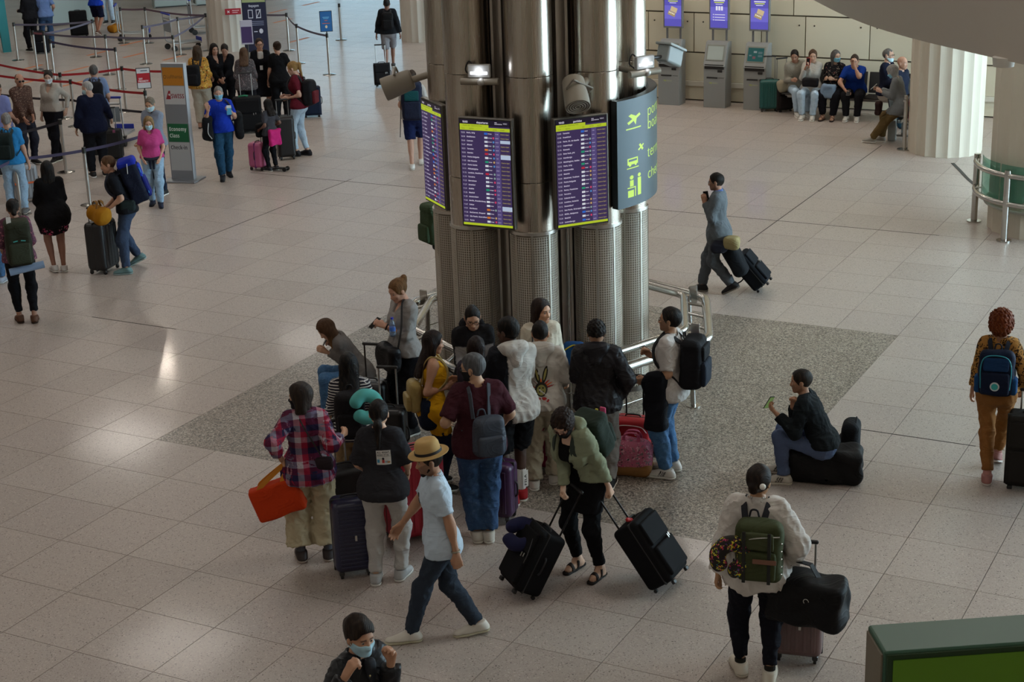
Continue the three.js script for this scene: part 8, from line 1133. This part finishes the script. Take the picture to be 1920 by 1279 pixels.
desk(at(374, 12).add(V(0, 0, -0.6)), heading(at(374, 12), 175), 1.0, 'grey check-in desk at top left of white pillar', false);
{ const p = at(13, 97), o = thing('teal_pylon', 'slanted teal pylon in front of the far desk', 'pylon', p, heading(p, 170)); mesh('column', new THREE.ExtrudeGeometry(new THREE.Shape([[-0.1, 0], [0.1, 0], [0.08, 1.45], [-0.16, 1.45]].map((q) => new THREE.Vector2(...q))), { depth: 0.1, bevelEnabled: true, bevelSize: 0.01, bevelThickness: 0.01 }), mat('#12767c', 0.45), o); mesh('reader', rbox(0.16, 0.2, 0.05, 0.012, -0.04, 1.52, 0.06), mat('#9ab0bc', 0.4), o); }
// luggage trolleys
function trolley(p, turn, label, bag) {
  const o = thing('luggage_trolley', label, 'trolley', p, turn), tb = mat('#a9abab', 0.35, 0.7), bl = mat('#1c2a8c', 0.5);
  for (const s of [-1, 1]) { mesh('side_tube', bend([V(s * 0.28, 0.98, -0.42), V(s * 0.28, 0.22, -0.4), V(s * 0.2, 0.16, 0.45)], 0.016, 0.08), tb, o); mesh('wheel', new THREE.CylinderGeometry(0.08, 0.08, 0.04, 16).rotateZ(Math.PI / 2).translate(s * 0.27, 0.08, -0.36), mat('#1a1a1a', 0.7), o); }
  mesh('wheel', new THREE.CylinderGeometry(0.07, 0.07, 0.04, 16).rotateZ(Math.PI / 2).translate(0, 0.07, 0.42), mat('#1a1a1a', 0.7), o); mesh('handle', rbox(0.62, 0.045, 0.06, 0.02, 0, 1.0, -0.44), bl, o); mesh('deck', rbox(0.46, 0.02, 0.8, 0.008, 0, 0.2, 0.03), tb, o); mesh('front_lip', rbox(0.4, 0.12, 0.02, 0.008, 0, 0.24, 0.45), bl, o); mesh('advert_panel', rbox(0.5, 0.3, 0.012, 0.005, 0, 0.66, -0.42), mat('#7d8488', 0.5), o); mesh('basket', rbox(0.5, 0.03, 0.16, 0.008, 0, 0.86, -0.34), tb, o);
}
trolley(at(252, 74), heading(at(252, 74), 95), 'luggage trolley with blue handle at far left desks'); trolley(at(345, 92), heading(at(345, 92), 70), 'luggage trolley left of the white pillar'); trolley(at(386, 62), heading(at(386, 62), 80), 'luggage trolley pushed against the white pillar');
softBag(at(216, 60), 120, 'orange_bag', 'orange holdall lying by the far trolley', { w: 0.5, h: 0.22, d: 0.3, color: '#9a6414' });
trolley(at(222, 268), heading(at(222, 268), 20), 'luggage trolley pushed by the man in navy sweater');
// orange floor markings
[[186, 99], [253, 103], [143, 130], [55, 127], [247, 81], [327, 108], [140, 156], [521, 21], [530, 39], [560, 75], [583, 7], [60, 152]].forEach(([x, y]) => { const m = mesh('floor_marking', box(0.11, 0.002, 0.95, 0, 0.001, 0), mat('#c0703c', 0.6)); m.position.copy(at(x, y)); tag(m, 'orange tape strip stuck on the check-in floor', 'floor marking', 'orange tape strips'); });
renderer.render(scene, camera);
